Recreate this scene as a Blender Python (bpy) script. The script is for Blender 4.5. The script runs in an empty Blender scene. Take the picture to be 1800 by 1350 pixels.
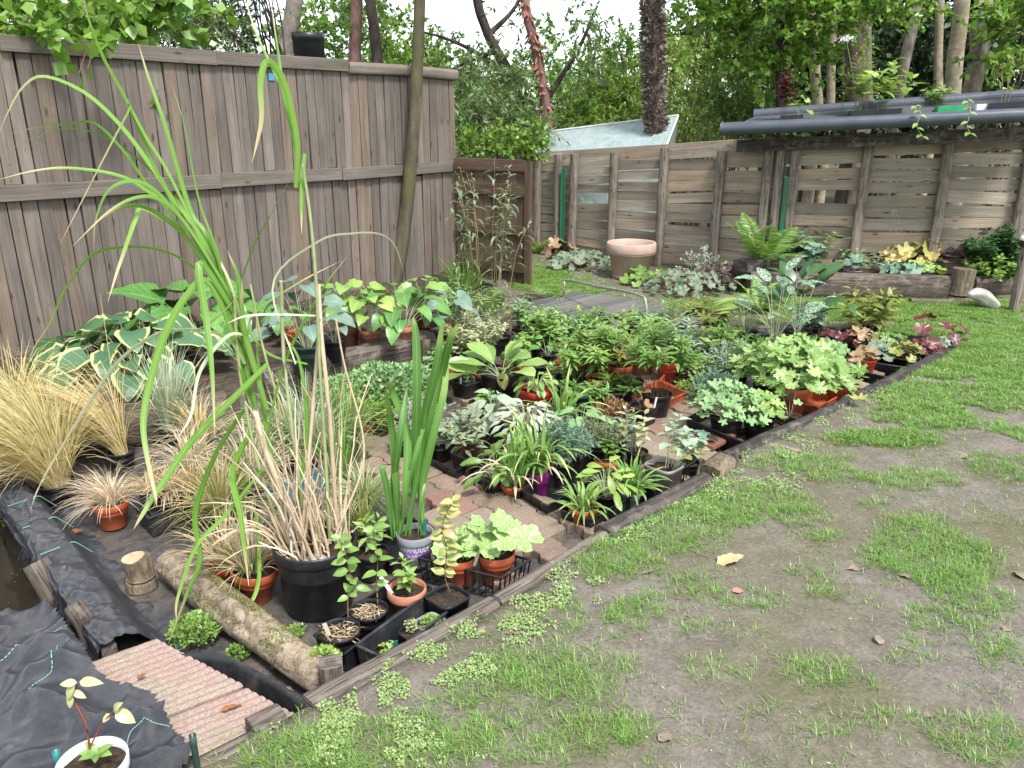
import bpy, math, random
import numpy as np
from mathutils import Vector, noise as MN
SC = bpy.context.scene
COL = SC.collection
PI = math.pi
# ------------------------------------------------------------------ camera geometry
CF, CT, CH = 1400.0, math.radians(18.2), 1.6
cT, sT = math.cos(CT), math.sin(CT)
def ray(px, py):
    x = px-900.0; y = 675.0-py
    return x, CF*cT+y*sT, y*cT-CF*sT
def G(px, py, z=0.0):                       # where a sight line meets the level z
    x, f, u = ray(px, py); t = (z-CH)/u
    return np.array([x*t, f*t, z])
def D(px, py, Y):                           # where a sight line meets the distance Y
    x, f, u = ray(px, py); t = Y/f
    return np.array([x*t, Y, CH+u*t])
def mpp(p):                                 # metres per photo pixel at a world point
    return (p[1]*cT-(p[2]-CH)*sT)/CF
def A(*a): return np.array(a, float)
def nrm(v):
    v = np.asarray(v, float)
    return v/np.maximum(np.linalg.norm(v, axis=-1, keepdims=True), 1e-9)
# ------------------------------------------------------------------ mesh builder
class MB:
    def __init__(s): s.v = []; s.n = 0; s.l = []; s.lt = []; s.uv = []; s.mi = []
    def add(s, V, F, UV=None, mi=0):
        V = np.asarray(V, float).reshape(-1, 3)
        if UV is None: UV = V[:, :2]
        if isinstance(F, np.ndarray):
            s.l.append((F+s.n).ravel()); s.lt.append(np.full(len(F), F.shape[1])); m = len(F)
        else:
            m = len(F)
            s.l.append(np.array([i+s.n for f in F for i in f])); s.lt.append(np.array([len(f) for f in F]))
        s.mi.append(np.full(m, mi)); s.v.append(V); s.uv.append(np.asarray(UV, float).reshape(-1, 2)); s.n += len(V)
    def build(s, name, mats, parent=None, smooth=True, bevel=0, origin=None):
        me = bpy.data.meshes.new(name)
        V = np.concatenate(s.v); L = np.concatenate(s.l).astype(np.int32); LT = np.concatenate(s.lt).astype(np.int32)
        UV = np.concatenate(s.uv); MI = np.concatenate(s.mi).astype(np.int32)
        o0 = np.array(parent['o']) if parent is not None else (np.array(origin) if origin is not None else np.zeros(3))
        V = V-o0
        me.vertices.add(len(V)); me.vertices.foreach_set('co', V.astype(np.float32).ravel())
        me.loops.add(len(L)); me.loops.foreach_set('vertex_index', L)
        me.polygons.add(len(LT)); st = np.concatenate([[0], np.cumsum(LT)[:-1]]).astype(np.int32)
        me.polygons.foreach_set('loop_start', st)
        try: me.polygons.foreach_set('loop_total', LT)
        except Exception: pass
        me.polygons.foreach_set('material_index', MI)
        me.polygons.foreach_set('use_smooth', np.full(len(LT), bool(smooth)))
        ul = me.uv_layers.new(name='UVMap'); ul.data.foreach_set('uv', UV[L].astype(np.float32).ravel())
        for m in (mats if isinstance(mats, (list, tuple)) else [mats]): me.materials.append(m)
        me.update(); me.validate()
        ob = bpy.data.objects.new(name, me); COL.objects.link(ob)
        if parent is not None:
            ob.parent = parent; ob['o'] = tuple(o0)
        else:
            ob.location = o0; ob['o'] = tuple(o0)
        if bevel:
            b = ob.modifiers.new('bevel', 'BEVEL'); b.width = bevel; b.segments = 2; b.limit_method = 'ANGLE'
        return ob
def thing(name, label, cat, loc, group=None):
    o = bpy.data.objects.new(name, None); COL.objects.link(o); o.location = tuple(loc); o.empty_display_size = .05
    o['o'] = tuple(float(q) for q in loc); o['label'] = label; o['category'] = cat; o['kind'] = 'thing'
    if group: o['group'] = group
    return o
def tag(o, label, cat, group=None):
    o['label'] = label; o['category'] = cat; o['kind'] = 'thing'
    if group: o['group'] = group
    return o
def kind(o, k): o['kind'] = k; return o
# ------------------------------------------------------------------ shape helpers
def cr(pts, n):
    P = np.asarray(pts, float); m = len(P)
    Q = np.vstack([2*P[0]-P[1], P, 2*P[-1]-P[-2]])
    t = np.linspace(0, m-1-1e-6, n); i = t.astype(int); f = (t-i)[:, None]
    a, b, c, d = Q[i], Q[i+1], Q[i+2], Q[i+3]
    return .5*(2*b+(c-a)*f+(2*a-5*b+4*c-d)*f**2+(3*b-a-3*c+d)*f**3)
def lin(a, n): return np.interp(np.linspace(0, 1, n), np.linspace(0, 1, len(a)), a)
def box(mb, c, ux, uy, uz, rng=None, jit=0, mi=0):     # half extent vectors; length runs along ux
    c, ux, uy, uz = A(*c), A(*ux), A(*uy), A(*uz)
    S = np.array([(i, j, k) for i in (-1, 1) for j in (-1, 1) for k in (-1, 1)], float)
    V = c+S[:, :1]*ux+S[:, 1:2]*uy+S[:, 2:]*uz
    if jit: V = V+rng.normal(0, jit, V.shape)
    lx, ly, lz = (np.linalg.norm(q) for q in (ux, uy, uz))
    r0 = rng.uniform(0, 40) if rng is not None else 0
    UV = np.stack([S[:, 0]*lx+r0, S[:, 1]*ly+S[:, 2]*lz+r0*1.7], 1)
    F = np.array([(0, 1, 3, 2), (4, 6, 7, 5), (0, 4, 5, 1), (2, 3, 7, 6), (0, 2, 6, 4), (1, 5, 7, 3)])
    mb.add(V, F, UV, mi)
def tube(mb, pts, radii, ns=10, sup=2.0, asp=1.0, up=(0, 0, 1), amp=0, fr=3.0, seed=0, caps=True, mi=0, dome=0):
    P = np.asarray(pts, float); m = len(P); R = lin(np.atleast_1d(radii), m) if np.size(radii) != m else np.asarray(radii, float)
    T = nrm(np.gradient(P, axis=0)); U = np.asarray(up, float)
    S = nrm(np.cross(T, U)+1e-7*A(1, 0.3, 0)); N = np.cross(S, T)
    th = (np.arange(ns)+.5)/ns*2*PI
    ca, sa = np.cos(th), np.sin(th)
    rr = 1/(np.abs(ca)**sup+np.abs(sa)**sup)**(1/sup)
    cs, sn = ca*rr, sa*rr*asp
    s = np.concatenate([[0], np.cumsum(np.linalg.norm(np.diff(P, axis=0), axis=1))])
    rad = np.repeat(R[:, None], ns, 1)
    if amp:
        for i in range(m):
            for j in range(ns):
                rad[i, j] *= 1+amp*(MN.noise((ca[j]*fr*.7+seed*3.1, sa[j]*fr*.7, s[i]*1.2+seed))+.6*MN.noise((ca[j]*fr*2.5, sa[j]*fr*2.5+seed*7.7, s[i]*3.0)))
    V = P[:, None]+rad[..., None]*(cs[None, :, None]*S[:, None]+sn[None, :, None]*N[:, None])
    UV = np.stack([np.repeat(s[:, None], ns, 1)+seed*1.37, np.repeat((R.mean()*th)[None], m, 0)], -1)
    i = np.arange(m-1)[:, None]*ns; j = np.arange(ns)[None]; k = (j+1) % ns
    F = np.stack([i+j, i+k, i+ns+k, i+ns+j], -1).reshape(-1, 4)
    mb.add(V, F, UV, mi)
    if caps:
        for q, sg in ((0, -1), (m-1, 1)):
            c = P[q]+T[q]*sg*dome*R[q]
            ring = V[q]; mid = (ring+c)/2+T[q]*sg*dome*.4*R[q]
            W = np.vstack([ring, mid, c[None]])
            uv = np.stack([W@S[q], W@N[q]], 1)
            jj = np.arange(ns); kk = (jj+1) % ns
            f1 = np.stack([jj, kk, ns+kk, ns+jj], 1); f2 = np.stack([ns+jj, ns+kk, np.full(ns, 2*ns)], 1)
            if sg < 0: f1 = f1[:, ::-1]; f2 = f2[:, ::-1]
            mb.add(W, f1, uv, mi); mb.add(W, f2, uv, mi)
def lathe(mb, c, prof, ns=28, sq=0, rot=0, mi=0, tilt=None):
    th = np.arange(ns)/ns*2*PI+PI/ns
    k = np.ones(ns)
    if sq: k = 1/(np.abs(np.cos(th))**sq+np.abs(np.sin(th))**sq)**(1/sq)
    pr = np.asarray(prof, float); m = len(pr)
    x = pr[:, :1]*k*np.cos(th); y = pr[:, :1]*k*np.sin(th); z = np.repeat(pr[:, 1:], ns, 1)
    V = np.stack([x*math.cos(rot)-y*math.sin(rot), x*math.sin(rot)+y*math.cos(rot), z], -1)
    if tilt is not None:
        ax, ay = tilt; V[..., 2] += V[..., 0]*ax+V[..., 1]*ay; V[..., 0] -= V[..., 2]*ax; V[..., 1] -= V[..., 2]*ay
    V = V+np.asarray(c, float)
    i = np.arange(m-1)[:, None]*ns; j = np.arange(ns)[None]; kk = (j+1) % ns
    F = np.stack([i+j, i+kk, i+ns+kk, i+ns+j], -1).reshape(-1, 4)
    UV = np.stack([np.repeat(th[None]*pr[:, 0].max(), m, 0), np.repeat(np.cumsum(np.linalg.norm(np.diff(pr, axis=0, prepend=pr[:1]), axis=1))[:, None], ns, 1)], -1)
    mb.add(V, F, UV, mi)
# profiles for leaves, t from stalk to tip
PROF = dict(ov=lambda t: np.sin(PI*t**.72)**.85, lan=lambda t: np.sin(PI*t**.8)**1.1, heart=lambda t: np.where(t < .08, .75, np.sin(PI*np.clip(t, .05, 1)**.55)**.8),
            strap=lambda t: np.minimum(1, .55+t*2.5)*np.sqrt(np.clip(1-t**3.2, 0, 1)), ob=lambda t: np.sin(PI*t**1.35)**.8+.08*(1-t), round=lambda t: np.sqrt(np.clip(1-(2*t-1)**2, 0, 1)))
def leaves(mb, B, Dr, Up, L, W, prof='ov', ns=4, droop=.6, cup=.25, wave=0, rng=None, mi=0):
    B = np.asarray(B, float).reshape(-1, 3); N = len(B)
    if N == 0: return
    Dr = nrm(np.broadcast_to(Dr, (N, 3))); S = nrm(np.cross(Dr, np.broadcast_to(Up, (N, 3)))+1e-6)
    Nn = np.cross(S, Dr)
    L = np.broadcast_to(np.asarray(L, float), (N,)); W = np.broadcast_to(np.asarray(W, float), (N,)); dp = np.broadcast_to(np.asarray(droop, float), (N,))
    P = [B]; d = Dr.copy(); nn = [Nn]
    a = dp/ns; ca, sa = np.cos(a)[:, None], np.sin(a)[:, None]; nv = Nn.copy()
    for k in range(ns):
        d2 = d*ca-nv*sa; nv = nv*ca+d*sa; d = d2
        P.append(P[-1]+d*(L/ns)[:, None]); nn.append(nv.copy())
    P = np.stack(P, 1); nn = np.stack(nn, 1); t = np.linspace(0, 1, ns+1)
    w = PROF[prof](t); w = np.where(t >= 1, .02, np.maximum(w, .06))
    hw = (W[:, None]*w[None])/2
    lift = hw[..., None]*nn*cup
    wv = 0
    if wave: wv = (rng.normal(0, wave, (N, ns+1))*hw)[..., None]*nn
    Lf = P-S[:, None]*hw[..., None]+lift+wv; Rt = P+S[:, None]*hw[..., None]+lift-wv
    V = np.stack([Lf, P, Rt], 2).reshape(-1, 3)
    uu = np.tile(np.array([0, .5, 1]), (N, ns+1, 1)); uu = .5+(uu-.5)
    vv = np.broadcast_to(t[None, :, None], uu.shape)
    UV = np.stack([uu, vv], -1).reshape(-1, 2)
    b = (np.arange(N)*(ns+1)*3)[:, None, None]+(np.arange(ns)*3)[None, :, None]+np.arange(2)[None, None]
    F = np.stack([b, b+1, b+4, b+3], -1).reshape(-1, 4)
    mb.add(V, F, UV, mi)
def flecks(mb, B, Dr, Up, L, W, mi=0):                 # one folded quad per small leaf
    B = np.asarray(B, float); N = len(B); Dr = nrm(Dr); S = nrm(np.cross(Dr, Up)+1e-6)
    L = np.broadcast_to(L, (N,))[:, None]; W = np.broadcast_to(W, (N,))[:, None]
    Nn = np.cross(S, Dr)
    m = B+Dr*L*.45
    V = np.stack([B, m+S*W/2+Nn*W*.12, B+Dr*L-Nn*L*.08, m-S*W/2+Nn*W*.12], 1).reshape(-1, 3)
    UV = np.tile(np.array([(.5, 0), (1, .5), (.5, 1), (0, .5)]), (N, 1))
    mb.add(V, np.arange(N*4).reshape(-1, 4), UV, mi)
def ribbons(mb, P, W, S, mi=0, fold=0):                # P (N,K,3) W (N,K) S (N,3)|(N,K,3)
    N, K = P.shape[:2]
    if S.ndim == 2: S = np.repeat(S[:, None], K, 1)
    if fold:
        T = nrm(np.gradient(P, axis=1)); Nn = np.cross(S, T)
        l = P-S*W[..., None]/2+Nn*W[..., None]*fold; r = P+S*W[..., None]/2+Nn*W[..., None]*fold
        V = np.stack([l, P, r], 2).reshape(-1, 3)
        UV = np.stack(np.broadcast_arrays(np.array([0, .5, 1])[None, None], np.linspace(0, 1, K)[None, :, None]*np.ones((N, 1, 1))), -1).reshape(-1, 2)
        b = (np.arange(N)*K*3)[:, None, None]+(np.arange(K-1)*3)[None, :, None]+np.arange(2)[None, None]
        mb.add(V, np.stack([b, b+1, b+4, b+3], -1).reshape(-1, 4), UV, mi); return
    V = np.stack([P-S*W[..., None]/2, P+S*W[..., None]/2], 2).reshape(-1, 3)
    UV = np.stack(np.broadcast_arrays(np.array([0, 1.])[None, None], np.linspace(0, 1, K)[None, :, None]*np.ones((N, 1, 1))), -1).reshape(-1, 2)
    b = (np.arange(N)*K*2)[:, None]+(np.arange(K-1)*2)[None]
    mb.add(V, np.stack([b, b+1, b+3, b+2], -1).reshape(-1, 4), UV, mi)
def blades(mb, rng, C, n, H, spread, w, r0=.02, droop=.9, lean=(0, 0), K=5, mi=0, hv=.35, fold=0):
    az = rng.uniform(0, 2*PI, n); rr = r0*np.sqrt(rng.uniform(0, 1, n))
    B = np.stack([C[0]+np.cos(az)*rr, C[1]+np.sin(az)*rr, np.full(n, C[2])], 1)
    az2 = az+rng.normal(0, .5, n); tl = np.abs(rng.normal(0, 1, n)).clip(0, 1.8)*spread
    hd = np.stack([np.cos(az2)*tl+lean[0], np.sin(az2)*tl+lean[1], np.ones(n)], 1); d = nrm(hd)
    L = H*rng.uniform(1-hv, 1+hv*.3, n); P = [B]; dr = droop*rng.uniform(.5, 1.4, n)
    for k in range(K-1):
        P.append(P[-1]+d*(L/(K-1))[:, None])
        d = nrm(d+np.stack([d[:, 0]*.25*dr, d[:, 1]*.25*dr, -dr*.55/(K-1)*(k+1)*.8], 1))
    P = np.stack(P, 1); t = np.linspace(0, 1, K)
    W = w*rng.uniform(.7, 1.2, n)[:, None]*(np.minimum(1, .75+t)*np.clip(1-t**2.2, .03, 1))[None]
    S = nrm(np.stack([-np.sin(az2+rng.normal(0, .6, n)), np.cos(az2), rng.normal(0, .1, n)], 1))
    ribbons(mb, P, W, S, mi, fold)
def lobed(mb, rng, C, Nrm, R, lobes=7, depth=.22, notch=True, cup=.15, teeth=.05, mi=0):
    C = np.asarray(C, float).reshape(-1, 3); N = len(C); M = lobes*6
    Nrm = nrm(Nrm); a0 = nrm(np.cross(Nrm, np.tile(A(0.3, 1, .2), (N, 1)))); b0 = np.cross(Nrm, a0)
    ph = rng.uniform(0, 2*PI, N)
    th = np.linspace(0, 2*PI, M, endpoint=False)
    r = 1-depth*(.5-.5*np.cos(th*lobes+PI))**1.0+teeth*np.cos(th*lobes*3)
    if notch: r = r*np.clip(.25+np.abs(((th+PI) % (2*PI))-PI)*1.6, 0, 1)
    r = r[None]*rng.uniform(.88, 1.1, (N, 1))*np.broadcast_to(np.asarray(R), (N,))[:, None]
    t2 = th[None]+ph[:, None]
    def ring(k, dz): return C[:, None]+(r*k)[..., None]*(np.cos(t2)[..., None]*a0[:, None]+np.sin(t2)[..., None]*b0[:, None])+(dz*r)[..., None]*Nrm[:, None]
    wv = cup+.1*np.cos(th*lobes+PI)[None]+rng.normal(0, .05, (N, M))-.12*np.cos(t2-rng.uniform(0, 6, (N, 1)))
    o = ring(1, wv); i = ring(.5, wv*.35)
    V = np.concatenate([C[:, None], i, o], 1).reshape(-1, 3)
    uvr = np.concatenate([np.zeros((1, 2)), .5*np.stack([np.cos(th), np.sin(th)], 1), np.stack([np.cos(th), np.sin(th)], 1)])
    UV = np.tile(uvr, (N, 1))*.5+.5
    st = 2*M+1; j = np.arange(M); k = (j+1) % M; b = (np.arange(N)*st)[:, None, None]
    F4 = (b+np.stack([1+j, 1+M+j, 1+M+k, 1+k], 1)[None]).reshape(-1, 4)
    F3 = (b+np.stack([np.zeros(M, int), 1+j, 1+k], 1)[None]).reshape(-1, 3)
    n0 = mb.n; mb.add(V, F4, UV, mi)
    mb.l.append((F3+n0).ravel()); mb.lt.append(np.full(len(F3), 3)); mb.mi.append(np.full(len(F3), mi))
def stems(mb, P, r, mi=0):                               # thin three sided stems, P (N,K,3)
    N, K = P.shape[:2]; T = nrm(np.gradient(P, axis=1)); S = nrm(np.cross(T, A(.31, .2, .93))); U = np.cross(S, T)
    rad = (np.broadcast_to(np.asarray(r, float).reshape(-1, 1), (N, K))*np.linspace(1, .45, K)[None])[..., None]
    R = [P+rad*(math.cos(a)*S+math.sin(a)*U) for a in (0, 2.09, 4.19)]
    V = np.stack(R, 2).reshape(-1, 3)
    b = (np.arange(N)*K*3)[:, None, None]+(np.arange(K-1)*3)[None, :, None]; j = np.arange(3)[None, None]; k = (j+1) % 3
    F = np.stack([b+j, b+k, b+3+k, b+3+j], -1).reshape(-1, 4)
    mb.add(V, F, None, mi)
# ------------------------------------------------------------------ materials
MATS = {}
class NT:
    def __init__(s, name):
        s.m = bpy.data.materials.new(name); s.m.use_nodes = True; s.t = s.m.node_tree; s.t.nodes.clear()
        s.out = s.n('ShaderNodeOutputMaterial')
    def n(s, ty, **kw):
        q = s.t.nodes.new(ty)
        for k, v in kw.items():
            if k in q.inputs.keys(): q.inputs[k].default_value = v
            else: setattr(q, k, v)
        return q
    def k(s, a, b): s.t.links.new(a, b)
    def uv(s): return s.n('ShaderNodeTexCoord').outputs['UV']
    def obj(s): return s.n('ShaderNodeTexCoord').outputs['Object']
    def map(s, src, sc):
        q = s.n('ShaderNodeMapping'); q.inputs['Scale'].default_value = sc; s.k(src, q.inputs['Vector']); return q.outputs[0]
    def noise(s, src, scale, detail=4, rough=.6, dist=0):
        q = s.n('ShaderNodeTexNoise'); q.inputs['Scale'].default_value = scale; q.inputs['Detail'].default_value = detail
        q.inputs['Roughness'].default_value = rough; q.inputs['Distortion'].default_value = dist
        if src is not None: s.k(src, q.inputs['Vector'])
        return q.outputs['Fac']
    def vor(s, src, scale, feature='F1'):
        q = s.n('ShaderNodeTexVoronoi', feature=feature); q.inputs['Scale'].default_value = scale; s.k(src, q.inputs['Vector']); return q.outputs['Distance']
    def ramp(s, src, stops):
        q = s.n('ShaderNodeValToRGB'); e = q.color_ramp.elements
        while len(e) < len(stops): e.new(.5)
        for i, (p, c) in enumerate(stops):
            e[i].position = p; e[i].color = (*c, 1) if not np.isscalar(c) else (c, c, c, 1)
        s.k(src, q.inputs[0]); return q.outputs[0]
    def mix(s, f, a, b, mode='MIX'):
        q = s.n('ShaderNodeMixRGB', blend_type=mode)
        for i, v in ((0, f), (1, a), (2, b)):
            if hasattr(v, 'is_linked') or hasattr(v, 'links'): s.k(v, q.inputs[i])
            elif i == 0: q.inputs[0].default_value = v
            else: q.inputs[i].default_value = (*v, 1) if not np.isscalar(v) else (v, v, v, 1)
        return q.outputs[0]
    def math(s, op, a, b=0.0, clamp=False):
        q = s.n('ShaderNodeMath', operation=op, use_clamp=clamp)
        for i, v in ((0, a), (1, b)):
            if hasattr(v, 'links'): s.k(v, q.inputs[i])
            else: q.inputs[i].default_value = v
        return q.outputs[0]
    def rnd(s): return s.n('ShaderNodeNewGeometry').outputs['Random Per Island']
    def bump(s, h, st=.4, d=.01):
        q = s.n('ShaderNodeBump'); q.inputs['Strength'].default_value = st; q.inputs['Distance'].default_value = d; s.k(h, q.inputs['Height']); return q.outputs[0]
    def bsdf(s, col, rough=.6, spec=.3, bump=None, trans=0, tcol=None, **kw):
        p = s.n('ShaderNodeBsdfPrincipled')
        for nm, v in (('Base Color', col), ('Roughness', rough)):
            if hasattr(v, 'links'): s.k(v, p.inputs[nm])
            else: p.inputs[nm].default_value = (*v, 1) if nm == 'Base Color' else v
        p.inputs['Specular IOR Level'].default_value = spec
        for kk, v in kw.items(): p.inputs[kk].default_value = v
        if bump is not None: s.k(bump, p.inputs['Normal'])
        sh = p.outputs[0]
        if trans:
            t = s.n('ShaderNodeBsdfTranslucent')
            if hasattr(col, 'links'): s.k(s.mix(.6, col, s.mix(1, col, (1.25, 1.3, .55), 'MULTIPLY')), t.inputs[0])
            else: t.inputs[0].default_value = (*col, 1)
            mx = s.n('ShaderNodeMixShader'); mx.inputs[0].default_value = trans; s.k(sh, mx.inputs[1]); s.k(t.outputs[0], mx.inputs[2]); sh = mx.outputs[0]
        s.k(sh, s.out.inputs[0]); return s.m
def leafmat(name, c1, c2, c3=None, trans=.3, rough=.38, vein=.0, spec=.5):
    if name in MATS: return MATS[name]
    t = NT(name); st = [(0, c1), (.75, c2)] + ([(1, c3)] if c3 else [])
    c = t.ramp(t.rnd(), st)
    nz = t.noise(t.obj(), 40, 2); c = t.mix(.35, c, t.mix(1, c, t.ramp(nz, [(.3, .7), (.7, 1.3)]), 'MULTIPLY'))
    if vein:
        sx = t.n('ShaderNodeSeparateXYZ'); t.k(t.uv(), sx.inputs[0])
        d = t.math('ABSOLUTE', t.math('SUBTRACT', sx.outputs[0], .5)); v = t.math('LESS_THAN', d, .035)
        w = t.n('ShaderNodeTexWave', bands_direction='Y'); w.inputs['Scale'].default_value = 2.2; w.inputs['Distortion'].default_value = 0
        mp = t.n('ShaderNodeCombineXYZ'); t.k(sx.outputs[0], mp.inputs[0]); t.k(t.math('SUBTRACT', sx.outputs[1], t.math('MULTIPLY', d, .6)), mp.inputs[1]); t.k(mp.outputs[0], w.inputs[0])
        lw = t.math('GREATER_THAN', w.outputs['Fac'], .93)
        c = t.mix(t.math('MULTIPLY', t.math('MAXIMUM', v, t.math('MULTIPLY', lw, .6)), vein), c, tuple(min(1, q*1.7+.03) for q in c2))
    MATS[name] = t.bsdf(c, rough, spec, None, trans); return MATS[name]
def tipmat(name, c1, c2, tip, t0=.7, trans=.2, rough=.5):          # blade that dries towards its tip
    t = NT(name); sx = t.n('ShaderNodeSeparateXYZ'); t.k(t.uv(), sx.inputs[0])
    c = t.ramp(t.rnd(), [(0, c1), (1, c2)])
    f = t.ramp(t.math('ADD', sx.outputs[1], t.math('MULTIPLY', t.rnd(), .25)), [(t0, 0), (min(1, t0+.3), 1)])
    c = t.mix(f, c, tip)
    md = t.math('LESS_THAN', t.math('ABSOLUTE', t.math('SUBTRACT', sx.outputs[0], .5)), .07)
    c = t.mix(t.math('MULTIPLY', md, .45), c, tuple(min(1, q*1.6+.08) for q in c1))
    MATS[name] = t.bsdf(c, rough, .4, None, trans); return MATS[name]
def edgemat(name, c_in, c_in2, c_out, lim=.74, amp=.42):
    t = NT(name); sx = t.n('ShaderNodeSeparateXYZ'); t.k(t.uv(), sx.inputs[0])
    d = t.math('MULTIPLY', t.math('ABSOLUTE', t.math('SUBTRACT', sx.outputs[0], .5)), 2.0)
    mp = t.map(t.uv(), (9, 2.5, 1)); n = t.noise(t.mix(1, mp, t.map(t.obj(), (6, 6, 6)), 'ADD'), 1.5, 4)
    e = t.math('ADD', t.math('MULTIPLY', t.math('SUBTRACT', n, .5), amp), d)
    e2 = t.math('MAXIMUM', e, t.math('MULTIPLY', sx.outputs[1], .78))
    c = t.mix(t.ramp(e2, [(lim, 0), (lim+.06, 1)]), t.ramp(t.rnd(), [(0, c_in), (1, c_in2)]), c_out)
    MATS[name] = t.bsdf(c, .45, .4, None, .2); return MATS[name]
def specklemat(name, dark, light, scale, lo, hi, trans=.25):
    t = NT(name); n = t.noise(t.obj(), scale, 3, .7); v = t.vor(t.obj(), scale*.9)
    f = t.ramp(t.math('ADD', t.math('MULTIPLY', n, .6), t.math('MULTIPLY', v, .5)), [(lo, 0), (hi, 1)])
    c = t.mix(f, dark, light); MATS[name] = t.bsdf(c, .42, .4, None, trans); return MATS[name]
def woodmat(name, c1, c2, c3, green=0, dark=1.0, knots=.8, grain=1.0, cracks=0):
    t = NT(name); uv = t.uv(); rn = t.rnd()
    g = t.noise(t.map(uv, (2.2, 95*grain, 1)), 1.0, 6, .7, .3); g2 = t.noise(t.map(uv, (1.1, 16, 1)), 1.0, 5, .6, .6)
    base = t.ramp(rn, [(0, tuple(q*.9 for q in c1)), (.2, c1), (.5, c2), (.75, (c2[0]*1.08, c2[1]*.98, c2[2]*.86)), (1, c3)])
    c = t.mix(1, base, t.ramp(g, [(.3, .66), (.55, 1.03), (.75, 1.2)]), 'MULTIPLY')
    c = t.mix(.7, c, t.mix(1, c, t.ramp(g2, [(.3, .6), (.7, 1.25)]), 'MULTIPLY'))
    bl = t.noise(t.obj(), 2.3, 5); c = t.mix(t.ramp(bl, [(.45, 0), (.75, .55)]), c, t.mix(1, c, (.62, .6, .6), 'MULTIPLY'))
    if green:
        gm = t.noise(t.obj(), 3.1, 5, .65); c = t.mix(t.ramp(gm, [(.5, 0), (.72, green)]), c, (.085, .11, .035))
    ck = t.noise(t.map(uv, (1.6, 34, 1)), 1.0, 3, .6, .4); cm = t.ramp(ck, [(.455, 0), (.495, .9), (.505, .9), (.545, 0)])
    if cracks: c = t.mix(t.math('MULTIPLY', cm, cracks), c, (.022, .017, .014)); c = t.mix(t.ramp(t.noise(t.obj(), 11, 5, .7), [(.5, 0), (.7, .5)]), c, (.27, .245, .215)); g = t.math('SUBTRACT', g, t.math('MULTIPLY', cm, cracks*1.5))
    kn = t.vor(t.map(uv, (3.6, 11, 1)), 1.0); kr = t.ramp(kn, [(.06, knots), (.16, 0)]); c = t.mix(kr, c, (.045, .03, .022))
    nl = t.vor(t.map(uv, (9, 30, 1)), 1.0); c = t.mix(t.ramp(nl, [(.05, .85), (.085, 0)]), c, (.03, .022, .02))
    MATS[name] = t.bsdf(c, .85, .15, t.bump(t.math('ADD', g, t.math('MULTIPLY', g2, .7)), .45, .006)); return MATS[name]
def plain(name, col, rough=.5, spec=.4, var=.25, dirt=None, dscale=14, dlo=.5, bump=.15, trans=0, **kw):
    t = NT(name); n = t.noise(t.obj(), dscale, 5, .65)
    c = t.mix(1, col, t.ramp(n, [(.3, 1-var), (.7, 1+var)]), 'MULTIPLY')
    if dirt is not None:
        n2 = t.noise(t.obj(), dscale*.6, 6, .7); c = t.mix(t.ramp(n2, [(dlo, 0), (dlo+.2, .75)]), c, dirt)
    MATS[name] = t.bsdf(c, t.ramp(n, [(.3, max(0, rough-.1)), (.7, min(1, rough+.15))]), spec, t.bump(n, bump, .004), trans, **kw); return MATS[name]
def barkmat(name, c1, c2, c3, sc=(14, 14, 3), st=.8, moss=None):
    t = NT(name); v = t.map(t.obj(), sc); n = t.noise(v, 1.0, 6, .7, .8); n2 = t.noise(t.obj(), 5, 5)
    c = t.ramp(n, [(.3, c1), (.5, c2), (.7, c3)]); c = t.mix(1, c, t.ramp(n2, [(.3, .65), (.7, 1.25)]), 'MULTIPLY')
    if moss is not None: c = t.mix(t.ramp(t.noise(t.obj(), 2.6, 5, .7), [(.45, 0), (.62, .85)]), c, moss)
    MATS[name] = t.bsdf(c, .9, .1, t.bump(n, st, .02)); return MATS[name]
# ------------------------------------------------------------------ palette
R0 = np.random.default_rng(7)
g_mid = leafmat('leaf_mid', (.09, .18, .035), (.16, .28, .06), (.26, .36, .10), vein=.35)
g_fresh = leafmat('leaf_fresh', (.14, .26, .055), (.24, .37, .095), (.34, .44, .14), vein=.3)
g_lime = leafmat('leaf_lime', (.17, .29, .05), (.28, .40, .09), (.38, .46, .13), vein=.4)
g_dark = leafmat('leaf_dark', (.022, .065, .018), (.045, .11, .03), vein=.4, trans=.15, rough=.35)
g_hosta = leafmat('leaf_hosta', (.06, .16, .035), (.10, .23, .05), (.14, .28, .06), vein=.5, trans=.2)
g_blue = leafmat('leaf_blue', (.085, .15, .105), (.13, .20, .145), vein=.4, trans=.12, rough=.55)
g_sage = leafmat('leaf_sage', (.15, .20, .09), (.25, .29, .16), (.20, .15, .11), trans=.15, rough=.7)
g_silver = leafmat('leaf_silver', (.27, .31, .22), (.40, .42, .34), trans=.1, rough=.8)
g_silgreen = leafmat('leaf_silver_green', (.17, .25, .15), (.30, .37, .25), trans=.12, rough=.75)
g_teal = leafmat('leaf_teal', (.12, .22, .145), (.19, .29, .20), trans=.15, rough=.6)
g_mint = leafmat('leaf_mint', (.14, .27, .09), (.23, .36, .15), trans=.15, rough=.6)
g_olive = leafmat('leaf_olive', (.16, .20, .04), (.26, .28, .07), (.33, .22, .09), trans=.25)
g_yellow = leafmat('leaf_yellow', (.36, .35, .10), (.46, .42, .14), (.46, .34, .13), vein=.3)
g_peach = leafmat('leaf_peach', (.30, .19, .09), (.40, .27, .16), (.16, .06, .04), vein=.3)
g_burg = leafmat('leaf_burgundy', (.055, .013, .016), (.11, .022, .022), trans=.12, vein=.3)
g_plum = leafmat('leaf_plum', (.075, .05, .045), (.13, .09, .08), trans=.1, vein=.3)
g_brown = leafmat('leaf_dead', (.16, .08, .035), (.30, .17, .08), (.42, .28, .14), trans=.15, rough=.8)
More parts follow.
